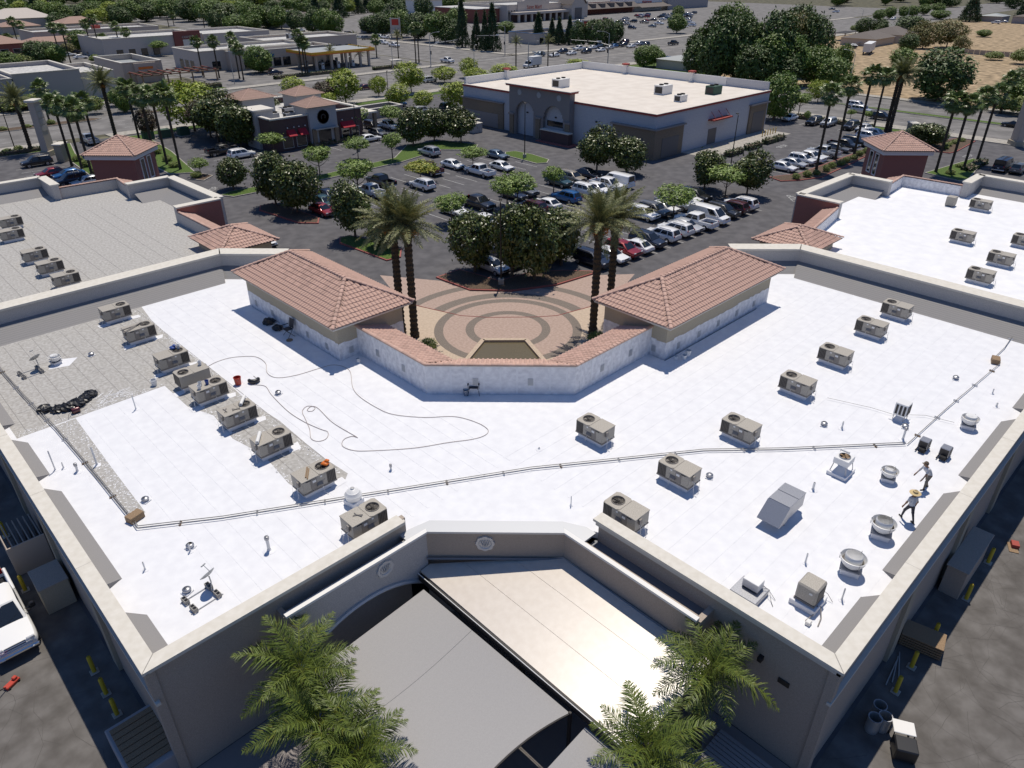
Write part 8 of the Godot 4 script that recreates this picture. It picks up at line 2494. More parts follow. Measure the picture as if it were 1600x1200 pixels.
func restaurant() -> void:
	var t := thing("restaurant", "dark maroon restaurant with grey tile topped towers and red awnings", "building")
	var a0 := 63.0; var a1 := 82.0; var b0 := 126.0; var b1 := 148.0
	for r in [[a0, b0, a1, b0 + .3], [a0, b0 + .3, a0 + .3, b1], [a1 - .3, b0 + .3, a1, b1], [a0 + .3, b1 - .3, a1 - .3, b1]]:
		part(t, "wall", slab(rect(r[0], r[1], r[2], r[3]), 0, 5.6), mats["maroon_wall"])
		part(t, "coping", slab(rect(r[0] - .2, r[1] - .2, r[2] + .2, r[3] + .2), 5.6, 5.85), mats["coping"])
	part(t, "roof", slab(rect(a0 + .3, b0 + .3, a1 - .3, b1 - .3), 4.2, 4.6), mats["roof_pale"])
	var tw := [[70.4, 125.4, 76.2, 130.4, 7.0], [62.4, 130.5, 66, 135, 6.6], [64.5, 139, 71, 145.5, 7.4], [75, 137.5, 80.5, 143, 7.2]]
	for i in 4:
		var q: Array = tw[i]
		part(t, "tower_wall", slab(rect(q[0], q[1], q[2], q[3]), 0, q[4]), mats["grey_wall"])
		if i == 1:
			part(t, "coping", slab(rect(q[0] - .3, q[1] - .3, q[2] + .3, q[3] + .3), q[4], q[4] + .25), mats["coping"])
			continue
		var r := holder(t, "tile_roof", P((q[0] + q[2]) / 2, q[4] + .05, (q[1] + q[3]) / 2))
		var hx: float = (q[2] - q[0]) / 2 + .6; var hz: float = (q[3] - q[1]) / 2 + .6
		var k := MB.new()
		var ap := Vector3(0, 1.4, 0)
		var c := [Vector3(-hx, 0, hz), Vector3(hx, 0, hz), Vector3(hx, 0, -hz), Vector3(-hx, 0, -hz)]
		for j in 4: k.tri(c[j], c[(j + 1) % 4], ap)
		k.quad(c[3], c[2], c[1], c[0])
		part(r, "tile_field", k.mesh(), mats["tile_far"])
		for s in range(1, 9):
			var f := s / 9.0
			var g := MB.new()
			for j in 4:
				var p: Vector3 = c[j].lerp(ap, f); var qq: Vector3 = c[(j + 1) % 4].lerp(ap, f)
				var out := ((p + qq) * .5 * Vector3(1, 0, 1)).normalized() * .05
				g.quad(p + out, qq + out, qq + Vector3(0, .05, 0), p + Vector3(0, .05, 0))
			part(r, "tile_course", g.mesh(), mats["tile%d" % (s % 4)])
		for j in 4:
			var g := MB.new()
			g.tube([c[j], ap], .08, 5)
			part(r, "hip_cap", g.mesh(), mats["tile1"])
	for e in [[P(73.3, 5.1, 125.36), 0.0], [P(62.36, 4.9, 132.7), -PI / 2]]:
		var s := holder(t, "round_sign", e[0], e[1])
		var dk := func(r0: float, r1: float, z: float) -> Mesh:
			var g := MB.new()
			g.xf = Transform3D(Basis(Vector3.RIGHT, PI / 2), Vector3(0, 0, z))
			g.lathe([Vector2(r0, 0), Vector2(r1, 0), Vector2(r1, -.05)], Vector3.ZERO, 24)
			return g.mesh()
		part(s, "disc", dk.call(0.0, 1.25, .02), mats["trim_white"])
		part(s, "ring", dk.call(1.12, 1.25, .03), mats["black_plastic"])
		part(s, "patch", dk.call(.28, .55, .03), mats["black_plastic"])
		var p2 := part(s, "patch", dk.call(0.0, .34, .035), mats["sign_red"])
		p2.position.y = -.45
	for q in [[66.6, 1.6, -1], [68.9, 1.6, -1], [78.6, 2.8, -1]]:
		var g := MB.new()
		var w: float = q[1] / 2
		g.hexa([P(q[0] - w, 2.55, b0 - 1.1), P(q[0] + w, 2.55, b0 - 1.1), P(q[0] + w, 2.6, b0), P(q[0] - w, 2.6, b0), P(q[0] - w, 2.65, b0 - 1.1), P(q[0] + w, 2.65, b0 - 1.1), P(q[0] + w, 3.6, b0), P(q[0] - w, 3.6, b0)])
		part(t, "awning", g.mesh(), mats["awning_red"])
		for sx in [-.4, .4]:
			part(t, "gooseneck_lamp", box_mesh(.22, .22, .3, .08), mats["trim_white"], P(q[0] + sx * q[1], 3.9, b0 - .3))
	windows_on(t, Vector2(64.5, b0), Vector2(70, b0), 2, .5, 2.4, .7)
	windows_on(t, Vector2(77, b0), Vector2(81.5, b0), 2, .5, 2.4, .7)
	part(t, "entry_door", slab(rect(72, 125.3, 74.6, 125.4), .05, 2.8), mats["glass"])
	part(t, "entry_canopy", slab(rect(70.9, 124.3, 75.7, 125.4), 3.1, 3.3), mats["pole_grey"])
	for a in [70.6, 75.3]:
		part(t, "stone_pier", slab(rect(a, 125.0, a + .8, 125.45), 0, 3.2), mats["stone"])
	part(t, "patio_roof", slab(rect(82, 127, 86.5, 133), 4.1, 4.4), mats["coping"])
	for q in [[86, 127.4], [86, 132.6]]:
		part(t, "patio_column", slab(rect(q[0] - .3, q[1] - .3, q[0] + .3, q[1] + .3), 0, 4.1), mats["stone"])
	for q in [[67, 132.5], [69.5, 131], [72, 136]]:
		roof_unit(q[0], q[1], 4.6, .8, "grey_wall", "grey unit on the dark restaurant roof", "units on the restaurant roof")
	var w := thing("bin_enclosure", "low dark walled bin enclosure behind the restaurant", "enclosure")
	for r in [[93, 141, 103, 141.3], [93, 141.3, 93.3, 146], [102.7, 141.3, 103, 146], [93.3, 145.7, 102.7, 146]]:
		part(w, "wall", slab(rect(r[0], r[1], r[2], r[3]), 0, 2.0), mats["stucco_brown"])
		part(w, "cap", slab(rect(r[0] - .1, r[1] - .1, r[2] + .1, r[3] + .1), 2.0, 2.15), mats["coping"])
func filling_station() -> void:
	var t := thing("filling_station_canopy", "filling station canopy with orange and yellow fascia over pumps", "canopy")
	var a0 := 127.0; var a1 := 150.5; var b0 := 219.5; var b1 := 235.0
	part(t, "roof", slab(rect(a0, b0, a1, b1), 4.7, 5.2), mats["steel_roof"])
	for r in [[a0 - .15, b0 - .15, a1 + .15, b0], [a0 - .15, b0, a0, b1], [a1, b0, a1 + .15, b1]]:
		part(t, "fascia", slab(rect(r[0], r[1], r[2], r[3]), 4.85, 5.5), mats["shell_yellow"])
		part(t, "fascia_stripe", slab(rect(r[0] - .02, r[1] - .02, r[2] + .02, r[3]), 4.55, 4.85), mats["shell_orange"])
	for a in [129.5, 135, 140.5, 146, 149.3]:
		for b in [221.5, 232.5]:
			part(t, "column", slab(rect(a - .35, b - .35, a + .35, b + .35), 0, 4.7), mats["wall_beige"])
	for a in [132, 137.8, 143.4]:
		for b in [222, 232]:
			var p := thing("fuel_pump", "pale fuel pump standing under the orange canopy", "fuel pump", P(a, .15, b), 0, "pumps under the orange canopy")
			part(p, "body", box_mesh(.9, 1.9, .6, .05), mats["trim_white"])
			part(p, "screen", box_mesh(.6, .4, .64, .02), mats["glass"], Vector3(0, 1.2, 0))
	part(t, "emblem", box_mesh(.1, .9, 1.0, .1), mats["sign_red"], P(a1 + .2, 4.75, 222))
	var s := block("filling_station_shop", "beige filling station shop behind the orange canopy", 110, 238, 146, 250, 4.6, "wall_beige", "roof_pale")
	windows_on(s, Vector2(113, 238), Vector2(130, 238), 5, .3, 3.0, .8)
	part(s, "sign_band", slab(rect(115, 237.8, 124, 238), 3.2, 4.2), mats["sign_blue"])
	var s2 := block("shop_building", "long beige shop with pale roof behind the filling station", 134, 262, 172, 282, 5.0, "wall_beige", "roof_pale")
	windows_on(s2, Vector2(136, 262), Vector2(170, 262), 8, .3, 2.8, .6)
	roof_unit(150, 272, 5.0, 1.4, "grey_wall", "grey unit on the long beige shop roof", "units on far shop roofs")
	var bs := thing("bus_shelter", "flat roofed bus shelter at the filling station corner", "shelter", P(150.5, 0, 208.2))
	part(bs, "roof", box_mesh(4.2, .18, 1.8, .04), mats["trim"], Vector3(0, 2.5, 0))
	for x in [-1.9, 1.9]:
		part(bs, "post", box_mesh(.15, 2.5, .15), mats["pole_dark"], Vector3(x, 0, .6))
	part(bs, "bench", box_mesh(2.6, .1, .5, .02), mats["wood"], Vector3(0, .45, 0))
func pylon(a: float, b: float, h: float, label: String) -> void:
	var t := thing("pylon_sign", label, "sign", P(a, 0, b), PI / 4)
	part(t, "shaft", shared("pylsh%.1f" % h, func():
		var k := MB.new()
		k.hexa([Vector3(-1.1, 0, .6), Vector3(1.1, 0, .6), Vector3(1.1, 0, -.6), Vector3(-1.1, 0, -.6), Vector3(-.95, h, .55), Vector3(.95, h, .55), Vector3(.95, h, -.55), Vector3(-.95, h, -.55)])
		return k.mesh()), mats["wall_beige"])
	part(t, "cap", box_mesh(2.6, .4, 1.7, .05), mats["coping"], Vector3(0, h, 0))
	part(t, "base", box_mesh(2.7, .9, 1.7, .05), mats["stucco_tan"])
	for i in 4:
		part(t, "sign_panel", box_mesh(1.5, .9, .08), mats["wall_pale"], Vector3(0, h - 1.5 - i * 1.1, .58))
func far_town() -> void:
	var A := block("shop_building", "long grey walled shop with pale roof across the left street", 4, 211, 43, 236, 5.6, "wall_grey", "roof_pale")
	block("shop_building", "taller dark grey part of the long shop across the left street", 43.3, 211.5, 58, 236, 6.3, "wall_grey", "roof_pale", .9)
	block("shop_building", "short pale part at the end of the long grey shop", 58.3, 212.5, 66, 234, 5.4, "wall_pale", "roof_pale")
	var R := block("cafe_building", "low cafe with boxy parapet beside a brown timber trellis", 75, 233, 86, 256, 4.0, "wall_beige", "steel_roof", 1.4)
	part(R, "front_gable", slab(rect(78, 232.2, 84, 233), 0, 5.2), mats["wall_beige"])
	part(R, "sign_panel", slab(rect(79, 232.1, 83, 232.2), 3.6, 4.2), mats["shell_orange"])
	var tr := thing("timber_trellis", "wide brown timber trellis in front of the cafe", "trellis")
	for i in 9:
		part(tr, "beam", slab(rect(76 + i * 2.6, 222, 76.3 + i * 2.6, 232), 3.0, 3.25), mats["brick_red"])
	for b in [222.5, 227, 231.5]:
		part(tr, "rafter", slab(rect(75.5, b, 98, b + .25), 2.75, 3.0), mats["wood"])
	for q in [[76.2, 222.6], [83, 222.6], [90, 222.6], [97, 222.6], [76.2, 231.6], [90, 231.6], [97, 231.6]]:
		part(tr, "post", slab(rect(q[0] - .15, q[1] - .15, q[0] + .15, q[1] + .15), 0, 2.75), mats["wood"])
	var S := block("shop_building", "pale shop with dark entrance behind the row of street palms", 101, 243, 141, 262, 5.0, "wall_pale", "roof_pale")
	windows_on(S, Vector2(101, 258), Vector2(101, 246), 3, .3, 3.0, .7)
	windows_on(S, Vector2(104, 243), Vector2(139, 243), 7, .3, 2.8, .55)
	part(S, "sign_board", slab(rect(121, 242.7, 128, 243), .4, 1.6), mats["sign_red"])
	var S2 := block("shop_building", "pale wide shop with a brick entrance far behind the palms", 92, 300, 128, 326, 5.6, "wall_pale", "roof_pale")
	windows_on(S2, Vector2(95, 300), Vector2(112, 300), 4, .3, 2.8, .55)
	part(S2, "brick_entrance", slab(rect(117, 299.2, 127, 300), 0, 7.6), mats["brick_red"])
	part(S2, "arch_window", slab(rect(120, 299.05, 125, 299.2), 2.4, 4.8), mats["coping"])
	lettering(S2, "CARPETS", 1.0, P(122, 5.6, 299), 0, "wall_pale")
	var S3 := block("shop_building", "pale shop with small sign right of the brick entrance", 128.5, 300.5, 156, 328, 5.2, "wall_pale", "roof_pale")
	lettering(S3, "MATTRESS", 1.3, P(146, 4.2, 300.3), 0, "sign_blue")
	var S4 := block("shop_building", "long pale roofed shop at the back of the left car park", 84, 352, 132, 374, 5.4, "wall_beige", "roof_pale")
	windows_on(S4, Vector2(86, 352), Vector2(130, 352), 9, .3, 2.8, .5)
	roof_unit(110, 362, 5.4, 1.3, "red_trim", "reddish unit on a far shop roof", "units on far shop roofs")
	var T1 := gable("arcade_shop", "low shop with tan tiled hip roof and brick front far left", 52, 330, 76, 352, 4.6, 3.2, "brick_red", "tile_far")
	windows_on(T1, Vector2(54, 330), Vector2(74, 330), 5, .3, 2.8, .6)
	var T2 := gable("arcade_shop", "low arcade with pinkish tile roof beside the brick shop", 77, 336, 104, 346, 3.8, 1.6, "wall_beige", "tile_far")
	windows_on(T2, Vector2(78, 336), Vector2(103, 336), 6, .3, 2.6, .6)
	gable("house", "house with pale hip roof behind trees at far left", 96, 470, 124, 492, 5.0, 4.2, "wall_pale", "wall_pale")
	gable("house", "house with pink tile roof behind trees at far left", 92, 436, 108, 452, 3.5, 2.2, "wall_beige", "tile_far")
	gable("house", "house with tan roof half hidden by dark conifers", 116, 430, 134, 446, 4.0, 2.6, "wall_beige", "tile_far")
	gable("house", "grey roofed building behind the broadleaf trees", 206, 384, 232, 398, 4.5, 2.0, "wall_grey", "shingle")
	gable("house", "white gabled building among the trees at the top", 330, 420, 345, 440, 8.0, 5.0, "trim_white", "shingle")
	var W := block("shop_building", "brown shingled shop with white gables by the far red sign", 222, 318, 262, 334, 3.6, "wall_grey", "shingle", .5)
	part(W, "gable_front", slab(rect(228, 317.4, 233, 318), 0, 5.2), mats["trim_white"])
	part(W, "gable_front", slab(rect(240, 317.4, 245, 318), 0, 5.2), mats["trim_white"])
	block("shop_building", "grey flat shop among trees behind the filling station", 190, 402, 230, 420, 5, "wall_grey", "steel_roof")
	var G := block("supermarket", "large pale supermarket with arcade front and steep gabled tower", 318, 330, 388, 372, 7.5, "wall_pale", "roof_pale", 1.2)
	part(G, "front_panel", slab(rect(326, 329.3, 352, 330), 0, 10.5), mats["wall_pale"])
	var gk := MB.new()
	gk.hexa([P(330, 10.5, 329.3), P(350, 10.5, 329.3), P(350, 10.5, 330), P(330, 10.5, 330), P(338, 13.0, 329.3), P(342, 13.0, 329.3), P(342, 13.0, 330), P(338, 13.0, 330)])
	part(G, "front_gable", gk.mesh(), mats["wall_pale"])
	lettering(G, "Save Mart", 2.6, P(339.5, 7.2, 329.2), 0, "red_trim")
	for i in 8:
		part(G, "arcade_pier", slab(rect(322 + i * 5.2, 324.5, 323.2 + i * 5.2, 325.5), 0, 4.0), mats["wall_pale"])
	part(G, "arcade_roof", slab(rect(320, 324, 364, 329.2), 4.0, 5.2), mats["wall_pale"])
	part(G, "arcade_back", slab(rect(321, 329.0, 363, 329.28), 0, 4.0), mats["maroon_wall"])
	var tw := MB.new()
	tw.prism(rect(364, 322, 376, 332), 0, 8)
	part(G, "tower_wall", tw.mesh(), mats["wall_pale"])
	var rk := MB.new()
	var e := [P(363, 8, 321), P(377, 8, 321), P(377, 8, 333), P(363, 8, 333)]
	var r0 := P(370, 16, 321); var r1 := P(370, 16, 333)
	rk.quad(e[3], e[0], r0, r1); rk.quad(e[1], e[2], r1, r0)
	part(G, "tower_roof", rk.mesh(), mats["shingle"])
	var gf := MB.new()
	gf.tri(P(363.6, 8, 321.9), P(376.4, 8, 321.9), P(370, 15.4, 321.9))
	part(G, "tower_gable", gf.mesh(), mats["wall_pale"])
	part(G, "tower_arch", slab(rect(367, 321.7, 373, 321.95), 0, 6.0), mats["dark_door"])
	part(G, "side_wing", slab(rect(300, 336, 317.9, 372), 0, 7.0), mats["brick_red"])
	part(G, "side_wing_roof", slab(rect(299.5, 335.5, 318, 372.5), 7.0, 7.3), mats["roof_pale"])
	windows_on(G, Vector2(318.5, 330), Vector2(325, 330), 3, 1.0, 6.0, .5)
	var H := block("shop_building", "long low shops with brown mansard roof right of the supermarket", 389, 344, 452, 366, 5.0, "brick_red", "roof_pale", .6)
	var mk := MB.new()
	mk.quad(P(388, 3.4, 338), P(453, 3.4, 338), P(453, 6.4, 343.8), P(388, 6.4, 343.8))
	part(H, "mansard_roof", mk.mesh(), mats["shingle"])
	for i in 6: part(H, "dormer", slab(rect(394 + i * 9.5, 339.5, 398 + i * 9.5, 343.5), 3.8, 6.4), mats["shingle"])
	var H2 := block("shop_building", "white walled shop with red lettering beyond the far car park", 454, 344, 486, 366, 7.0, "trim_white", "roof_pale")
	lettering(H2, "Walgreens", 2.2, P(468, 5.6, 343.8), 0, "sign_red")
	var mk2 := MB.new()
	mk2.quad(P(452, 2.8, 336), P(488, 2.8, 336), P(488, 5.0, 343.8), P(452, 5.0, 343.8))
	part(H2, "canopy_roof", mk2.mesh(), mats["shingle"])
	block("shop_building", "green edged grey shop at the far end of the car park", 488, 340, 540, 370, 7.0, "wall_grey", "roof_pale", .6, "green_box")
	var bl := block("drive_through", "low building with blue fascia behind the cypress row", 238, 230, 262, 246, 3.2, "wall_pale", "shingle", .9, "sign_blue")
	windows_on(bl, Vector2(240, 230), Vector2(260, 230), 6, .3, 2.6, .7)
	for q in [[263, 223.5, "tall pale sign board with a red square beside the far road"], [212.5, 292, "pale sign board with a red square by the shingled shop"]]:
		var t := thing("board_sign", q[2], "sign", P(q[0], 0, q[1]), -PI / 4)
		for x in [-2.0, 2.0]: part(t, "post", box_mesh(.5, 8.6, .5), mats["wall_pale"], Vector3(x, 0, 0))
		part(t, "panel", box_mesh(4.4, 5.4, .3), mats["wall_pale"], Vector3(0, 3.0, 0))
		part(t, "red_square", box_mesh(3.0, 2.4, .4), mats["sign_red"], Vector3(0, 5.6, 0))
		part(t, "name_strip", box_mesh(3.0, .8, .4), mats["grey_wall"], Vector3(0, 3.8, 0))
		part(t, "base", box_mesh(5.2, .8, 1.4), mats["stucco_brown"])
	gable("house", "pale house with grey metal roof at the street corner", 212, 138, 224, 150, 2.8, 1.2, "wall_pale", "steel_roof")
	gable("house", "farmhouse with shingle roof in the dry field", 352, 126, 372, 142, 3.2, 2.6, "wall_pale", "shingle")
	gable("house", "second shingled roof of the farmhouse in the dry field", 330, 128, 350, 142, 2.8, 2.2, "wall_beige", "shingle")
	gable("house", "long house with brown roof across the dry field", 516, 100, 566, 128, 3.6, 3.0, "wall_grey", "shingle")
	gable("shed", "grey shed next to the long brown roofed house", 520, 134, 534, 146, 3.0, 1.2, "wall_grey", "steel_roof")
	var bx := thing("box_trailer", "white box trailer standing in dry grass", "trailer", P(304, 0, 119.5), .25)
	part(bx, "box", box_mesh(12, 2.9, 2.6, .05), mats["white_metal"], Vector3(0, 1.0, 0))
	for x in [-4.5, -3.3]:
		for z in [-1.1, 1.1]: part(bx, "wheel", wheel_mesh(.5), mats["tyre"], Vector3(x, .5, z))
	part(bx, "landing_leg", box_mesh(.2, 1.0, 1.8), mats["pole_dark"], Vector3(4, 0, 0))
	var ct := thing("shipping_container", "dark green shipping container in the dry field", "container", P(272, 0, 121), .2)
	part(ct, "body", box_mesh(8, 2.6, 2.5, .04), mats["green_box"])
	for i in 12: part(ct, "rib", box_mesh(.12, 2.4, 2.56, .02), mats["green_box"], Vector3(-3.6 + i * .65, .1, 0))
	var wb := thing("horse_trailer", "long dark carport roof beside the farmhouse", "carport", P(352, 0, 150), .1)
	part(wb, "roof", box_mesh(14, .2, 5), mats["pole_dark"], Vector3(0, 3.0, 0))
	for x in [-6.5, 6.5]:
		for z in [-2.2, 2.2]: part(wb, "post", box_mesh(.2, 3, .2), mats["wood"], Vector3(x, 0, z))
	for q in [[300, 134], [312, 137], [322, 134]]:
		var bt := thing("boat", "covered pale boat parked beside the farmhouse", "boat", P(q[0] + 20, .3, q[1] - 2), .6, "boats beside the farmhouse")
		part(bt, "hull", shared("hull", func():
			var k := MB.new()
			loft(k, [[Vector3(-3, .9, 0), Vector3(-3, .9, 1), Vector3(-3, .2, .8), Vector3(-3, 0, 0)], [Vector3(1, 1.0, 0), Vector3(1, 1.0, 1), Vector3(1, .2, .8), Vector3(1, 0, 0)], [Vector3(3.3, 1.2, 0), Vector3(3.3, 1.2, .05), Vector3(3.2, .9, .03), Vector3(3.1, .8, 0)]])
			return k.mesh(40)), mats["white_metal"])
		part(bt, "cover", box_mesh(3.0, .5, 1.6, .2), mats["pole_grey"], Vector3(-.5, .8, 0))
	var fn := thing("wood_fence", "low dark fence crossing the dry field", "fence")
	for i in 16:
		part(fn, "board", box_mesh(.1, 1.6, 1.9, .02), mats["stucco_brown"], P(330, 0, 64 + i * 2.0))
	pylon(33.3, 153.0, 9.0, "tall beige pylon sign beside the left entrance palms")
	pylon(166.2, 34.2, 9.0, "grey pylon sign at the right entrance")
	for q in [[33.8, 146.2, "squat beige gate pier beside the left entrance palms"], [158.5, 50.5, "squat brown gate pier near the date palms"]]:
		var t := thing("gate_pier", q[2], "pier", P(q[0], 0, q[1]), PI / 4)
		part(t, "shaft", box_mesh(2.2, 2.8, 1.3, .06), mats["stucco_tan"])
		part(t, "cap", box_mesh(2.5, .25, 1.6, .05), mats["coping"], Vector3(0, 2.8, 0))
	for q in [[51.0, 153.5], [54.0, 153.0], [57.5, 152.5]]:
		var t := thing("utility_cabinet", "dark green utility cabinet beside the left street", "cabinet", P(q[0], 0, q[1]), 0, "utility cabinets by the left street")
		part(t, "body", box_mesh(2.0, 1.7, 1.4, .05), mats["green_box"])
		part(t, "pad", box_mesh(2.5, .15, 1.9, .03), mats["concrete"])
	for q in [[92.6, 91.7, 9.0, "dark lamp post standing on the oval lawn island", true], [112.3, 62.5, 8.5, "dark lamp post by the store side lane", true], [49.7, 52.6, 9.0, "dark lamp post with big footing facing the plaza", true], [29.9, 161.5, 8.0, "dark lamp post at the left street corner", false], [74.5, 116.5, 8.0, "dark lamp post behind the lawn strip", true], [105, 149, 8.0, "dark lamp post behind the restaurant", false]]:
		lamp_post(q[0], q[1], q[2], .4, .8, q[3], "", q[4])
	for q in [[97.1, 212, 1.2], [146, 203.5, 1.2], [105.6, 165.2, 4.2], [146.2, 165.0, 4.2], [207.5, 120, 1.7], [206, 84, 1.7], [206, 60, 1.7], [340, 164, 1.2], [400, 164, 1.2], [460, 164, 1.2], [205, 330, 0.0], [205, 380, 0.0]]:
		lamp_post(q[0], q[1], 9.5, 2.6, q[2], "grey street lamp with a long curved arm beside the road", "street lamps along the roads")
	traffic_signal(161.5, 203.8, 0.0, 12, "signal mast on the filling station corner")
	traffic_signal(201.5, 210.2, PI, 14, "signal mast before the cypress row")
	traffic_signal(206.8, 166.0, PI / 2 + .5, 13, "signal mast on the corner by the pale house")
	traffic_signal(166.0, 163.2, PI * 1.5, 10, "signal mast on the lime tree corner")
func lane_clutter() -> void:
	for q in [[41.2, 2.85], [37.3, 2.8], [33.2, 3.1], [30.6, 3.2], [28.6, 3.2]]:
		var t := thing("bollard", "yellow bollard guarding the right service wall", "bollard", P(q[0], 0, q[1]), 0, "yellow bollards along the right service lane")
		part(t, "post", shared("bol", func():
			var k := MB.new()
			k.lathe([Vector2(.1, 0), Vector2(.1, 1.05), Vector2(.07, 1.12), Vector2(0, 1.14)], Vector3.ZERO, 14)
			return k.mesh(40)), mats["bollard"])
		part(t, "footing", box_mesh(.4, .05, .4, .02), mats["concrete"])
	for q in [[.8, 39.3], [1.7, 29.3], [1.68, 27.8], [1.72, 31.0], [1.2, 45.0]]:
		var t := thing("bollard", "yellow bollard in the shade of the left service wall", "bollard", P(q[0], 0, q[1]), 0, "yellow bollards along the left service lane")
		part(t, "post", shared("bol", func(): return null), mats["bollard"])
		part(t, "footing", box_mesh(.4, .05, .4, .02), mats["concrete"])
	var d1 := thing("bin_enclosure", "dark slatted bin enclosure against the left service wall", "enclosure", P(1.75, 0, 42.2))
	for x in 7: part(d1, "slat", box_mesh(.06, 1.9, 2.6, .01), mats["stucco_brown"], Vector3(-.9 + x * .28, 0, 0))
	part(d1, "gate", box_mesh(1.9, 2.0, .08), mats["wall_beige"], Vector3(0, 0, 1.4))
	var d2 := thing("plywood_box", "large brown plywood crate against the left service wall", "crate", P(1.9, 0, 37.4))
	part(d2, "side", box_mesh(1.4, 1.7, 1.9, .03), mats["stucco_tan"])
	part(d2, "lid", box_mesh(1.45, .08, 2.0, .02), mats["stucco_brown"], Vector3(0, 1.7, 0))
	var d3 := thing("container_bin", "grey skip bin with boards at the left corner of the building", "skip", P(2.0, 0, 24.6))
	part(d3, "tub", box_mesh(2.2, 1.3, 3.2, .05), mats["wall_grey"])
	for i in 8: part(d3, "board", box_mesh(1.9, .06, .3, .01), mats["wood"], Vector3(0, 1.32, -1.2 + i * .34))
	var e1 := thing("plywood_box", "long dark timber enclosure against the right service wall", "enclosure", P(39.0, 0, 3.62))
	for i in 9: part(e1, "board", box_mesh(.42, 1.9, 1.0, .02), mats["stucco_brown"], Vector3(-1.9 + i * .46, 0, 0))
	part(e1, "lid", box_mesh(4.4, .08, 1.1, .02), mats["stucco_brown"], Vector3(0, 1.9, 0))
	var e2 := thing("pallet_stack", "stack of wooden boards beside bollards in the right lane", "pallets", P(32.3, 0, 3.4), .2)
	for i in 5:
		part(e2, "deck", box_mesh(1.2, .04, 1.9, .01), mats["wood"], Vector3(0, .12 + i * .16, 0))
		for x in [-.5, 0.0, .5]: part(e2, "stringer", box_mesh(.08, .1, 1.9, .01), mats["wood"], Vector3(x, .02 + i * .16, 0))
	for q in [[26.6, 3.3], [26.2, 2.9], [25.8, 3.2]]:
		var t := thing("steel_drum", "open steel drum beside the right corner of the building", "drum", P(q[0], 0, q[1]), 0, "steel drums by the right corner")
		part(t, "shell", shared("sdrum", func():
			var k := MB.new()
			k.lathe([Vector2(.28, 0), Vector2(.29, .3), Vector2(.28, .32), Vector2(.29, .6), Vector2(.28, .88), Vector2(.26, .88), Vector2(.26, .1), Vector2(0, .1)], Vector3.ZERO, 16)
			return k.mesh(40)), mats["pole_grey"])
		part(t, "ring", ring_mesh(.27, .3, .03), mats["galv"], Vector3(0, .86, 0))
	var ct := thing("service_cart", "black wheeled cart with a white tray at the edge of shade", "cart", P(25.9, 0, 1.95), .5)
	part(ct, "tray", box_mesh(.7, .05, .9, .02), mats["trim_white"], Vector3(.35, .85, 0))
	part(ct, "bin", box_mesh(.8, .7, .9, .05), mats["black_plastic"], Vector3(-.45, .15, 0))
	for x in [-.7, .6]:
		for z in [-.4, .4]: part(ct, "wheel", box_mesh(.16, .16, .06, .05), mats["tyre"], Vector3(x, 0, z))
	for x in [.05, .65]:
		for z in [-.4, .4]: part(ct, "leg", box_mesh(.04, .85, .04, .01), mats["pole_dark"], Vector3(x, .02, z))
	for i in 3:
		var o := part(self, "scrap_pipe", shared("scrap", func():
			var k := MB.new()
			k.tube([Vector3(-.9, .05, 0), Vector3(.9, .05, 0)], .03, 6)
			return k.mesh()), mats["pole_grey"], P(29.5 + i * .35, .02, 3.75 - i * .05), .1 + i * .12)
		tag(o, "loose metal tube lying at the foot of the right wall", "pipe", "loose tubes by the right wall")
	var cb := thing("cardboard_flat", "open carton lying on the sunny edge of the right lane", "carton", P(43.6, 0, 2.2), .4)
	part(cb, "flap", box_mesh(.9, .03, .5, .008), mats["wood"], Vector3(0, .02, 0))
	part(cb, "flap", box_mesh(.5, .22, .4, .01), mats["red_trim"], Vector3(.2, .05, .1))
	for q in [[5.2, 17.6], [6.0, 16.0]]:
		var t := thing("patio_table", "round white patio table under the queen palms", "table", P(q[0], 0, q[1]), 0, "patio tables under the palms")
		part(t, "top", shared("ptop", func():
			var k := MB.new()
			k.lathe([Vector2(0, .7), Vector2(.5, .7), Vector2(.52, .72), Vector2(.5, .74), Vector2(0, .74)], Vector3.ZERO, 20)
			return k.mesh(40)), mats["trim_white"])
		part(t, "stem", box_mesh(.08, .7, .08), mats["pole_dark"])
		part(t, "foot", box_mesh(.5, .05, .5), mats["pole_dark"])
	var rl := thing("patio_fence", "dark patio railing with pale top rail below the palms", "fence")
	for e in [[3.4, 19.6, 3.4, 12.0]]:
		part(rl, "panel", slab(rect(3.3, 12, 3.4, 19.6), 0, 1.7), mats["fascia_dark"])
		part(rl, "top_rail", slab(rect(3.25, 12, 3.45, 19.6), 1.7, 1.78), mats["trim"])
		for i in 5: part(rl, "rail_lamp", box_mesh(.12, .18, .12), mats["trim_white"], P(3.55, 1.6, 12.8 + i * 1.6))
	var dk := thing("timber_deck", "slatted dark timber deck beside the right front wall", "deck")
	for i in 16: part(dk, "board", slab(rect(20.7 - i * .22, 4.6, 20.88 - i * .22, 7.9), .1, .16), mats["wall_grey"])
	tag(part(self, "planter_pot", shared("pot", func():
		var k := MB.new()
		k.lathe([Vector2(0, 0), Vector2(.4, 0), Vector2(.6, .8), Vector2(.55, .8), Vector2(.5, .65), Vector2(0, .65)], Vector3.ZERO, 18)
		return k.mesh(40)), mats["brick_red"], P(9.3, 0, 12.6)), "rusty red round planter below the grey shade cloth", "pot")
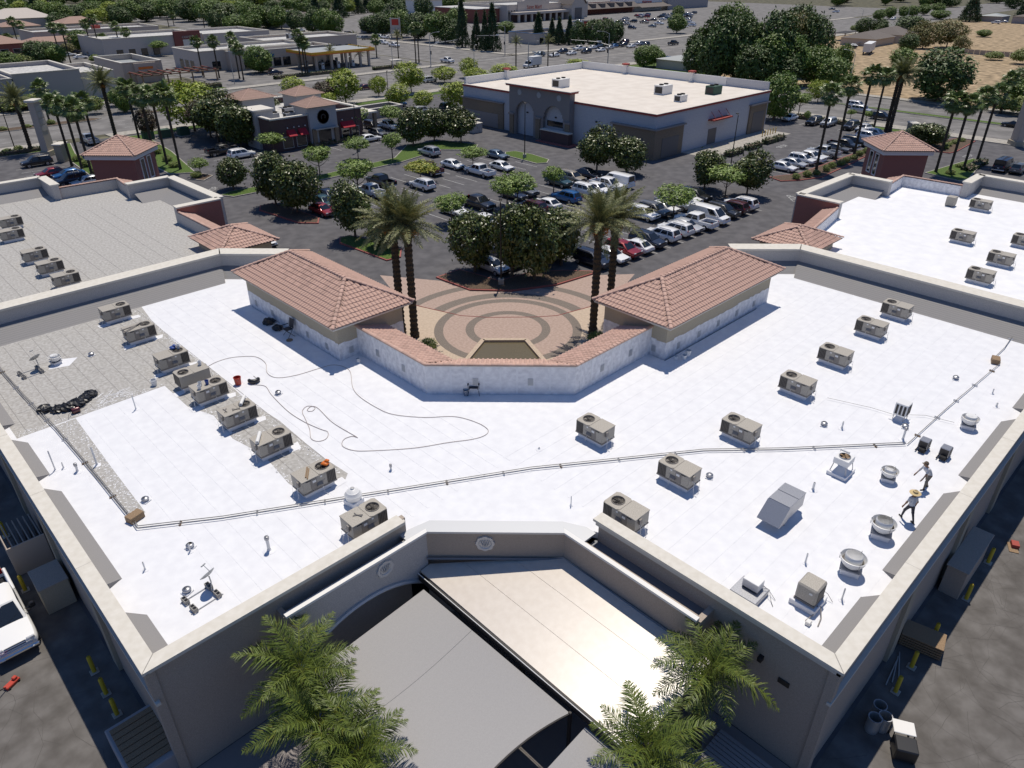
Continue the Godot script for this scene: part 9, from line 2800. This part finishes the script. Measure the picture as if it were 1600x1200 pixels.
func _ready() -> void:
	var cam := Camera3D.new()
	cam.name = "camera"
	cam.fov = 56.0
	cam.near = .5
	cam.far = 4000
	add_child(cam)
	cam.position = Vector3(0, 30, 0)
	var pitch := deg_to_rad(30.33)
	var yaw := deg_to_rad(45.7)
	cam.look_at_from_position(cam.position, cam.position + Vector3(cos(yaw) * cos(pitch), -sin(pitch), -sin(yaw) * cos(pitch)), Vector3.UP)
	cam.current = true
	var env := Environment.new()
	env.background_mode = Environment.BG_SKY
	var sk := ProceduralSkyMaterial.new()
	sk.sky_top_color = lin(.058, .13, .32)
	sk.sky_horizon_color = lin(.215, .28, .38)
	sk.ground_bottom_color = lin(.1, .085, .07)
	sk.ground_horizon_color = lin(.2, .23, .28)
	sk.sky_curve = .12
	sk.sun_angle_max = 6.0
	var sky := Sky.new()
	sky.sky_material = sk
	env.sky = sky
	env.tonemap_mode = Environment.TONE_MAPPER_LINEAR
	env.tonemap_exposure = 1.0
	env.sdfgi_enabled = true
	env.ssao_enabled = true
	env.ssil_enabled = true
	var we := WorldEnvironment.new()
	we.name = "world"
	we.environment = env
	add_child(we)
	var sun := DirectionalLight3D.new()
	sun.name = "sun"
	sun.light_energy = 1.2
	sun.light_color = Color(1.0, .965, .91)
	sun.light_angular_distance = .5
	sun.shadow_enabled = true
	add_child(sun)
	sun.look_at_from_position(Vector3(.30, 1, -.22) * 300, Vector3.ZERO, Vector3.RIGHT)
	make_materials()
	setting()
	main_building()
	neighbour(false, mats["capsheet"], "left neighbouring shop building with uncoated grey flat roof and brick faced bays", "shopping_centre")
	neighbour(true, mats["coating_new"], "right neighbouring shop building with bright white flat roof and brick faced bays", "shopping_centre")
	corner_tower(Vector2(33.2, 111.9), 81, "brick corner tower with tile pyramid roof beyond the grey roof")
	corner_tower(Vector2(113.5, 37.4), 82, "brick corner tower with tile pyramid roof beyond the bright white roof")
	canopies()
	box_store()
	restaurant()
	filling_station()
	far_town()
	plant()
	park()
	roof_things()
	service_truck()
	lane_clutter()
func plant() -> void:
	for g in TREES:
		var l: Array = g[3]
		for k in range(0, l.size(), 4):
			tree(g[0], l[k], l[k + 1], l[k + 2], l[k + 3], g[1], g[2])
	var i := 0
	for g in PALMS:
		var l: Array = g[3]
		for k in range(0, l.size(), 3):
			palm(g[0], l[k], l[k + 1], l[k + 2], g[1], g[2], i)
			i += 1
	for q in QUEENS:
		palm("Q", q[0], q[1], q[2], q[3], q[4], 200 + i)
		i += 1
func park() -> void:
	for g in CARS:
		for c in g[2]:
			var l: Array = c[3]
			for k in range(0, l.size(), 3):
				car(c[0], c[1], l[k], l[k + 1], l[k + 2] * PI / 2, c[2], g[0], g[1] == 1)
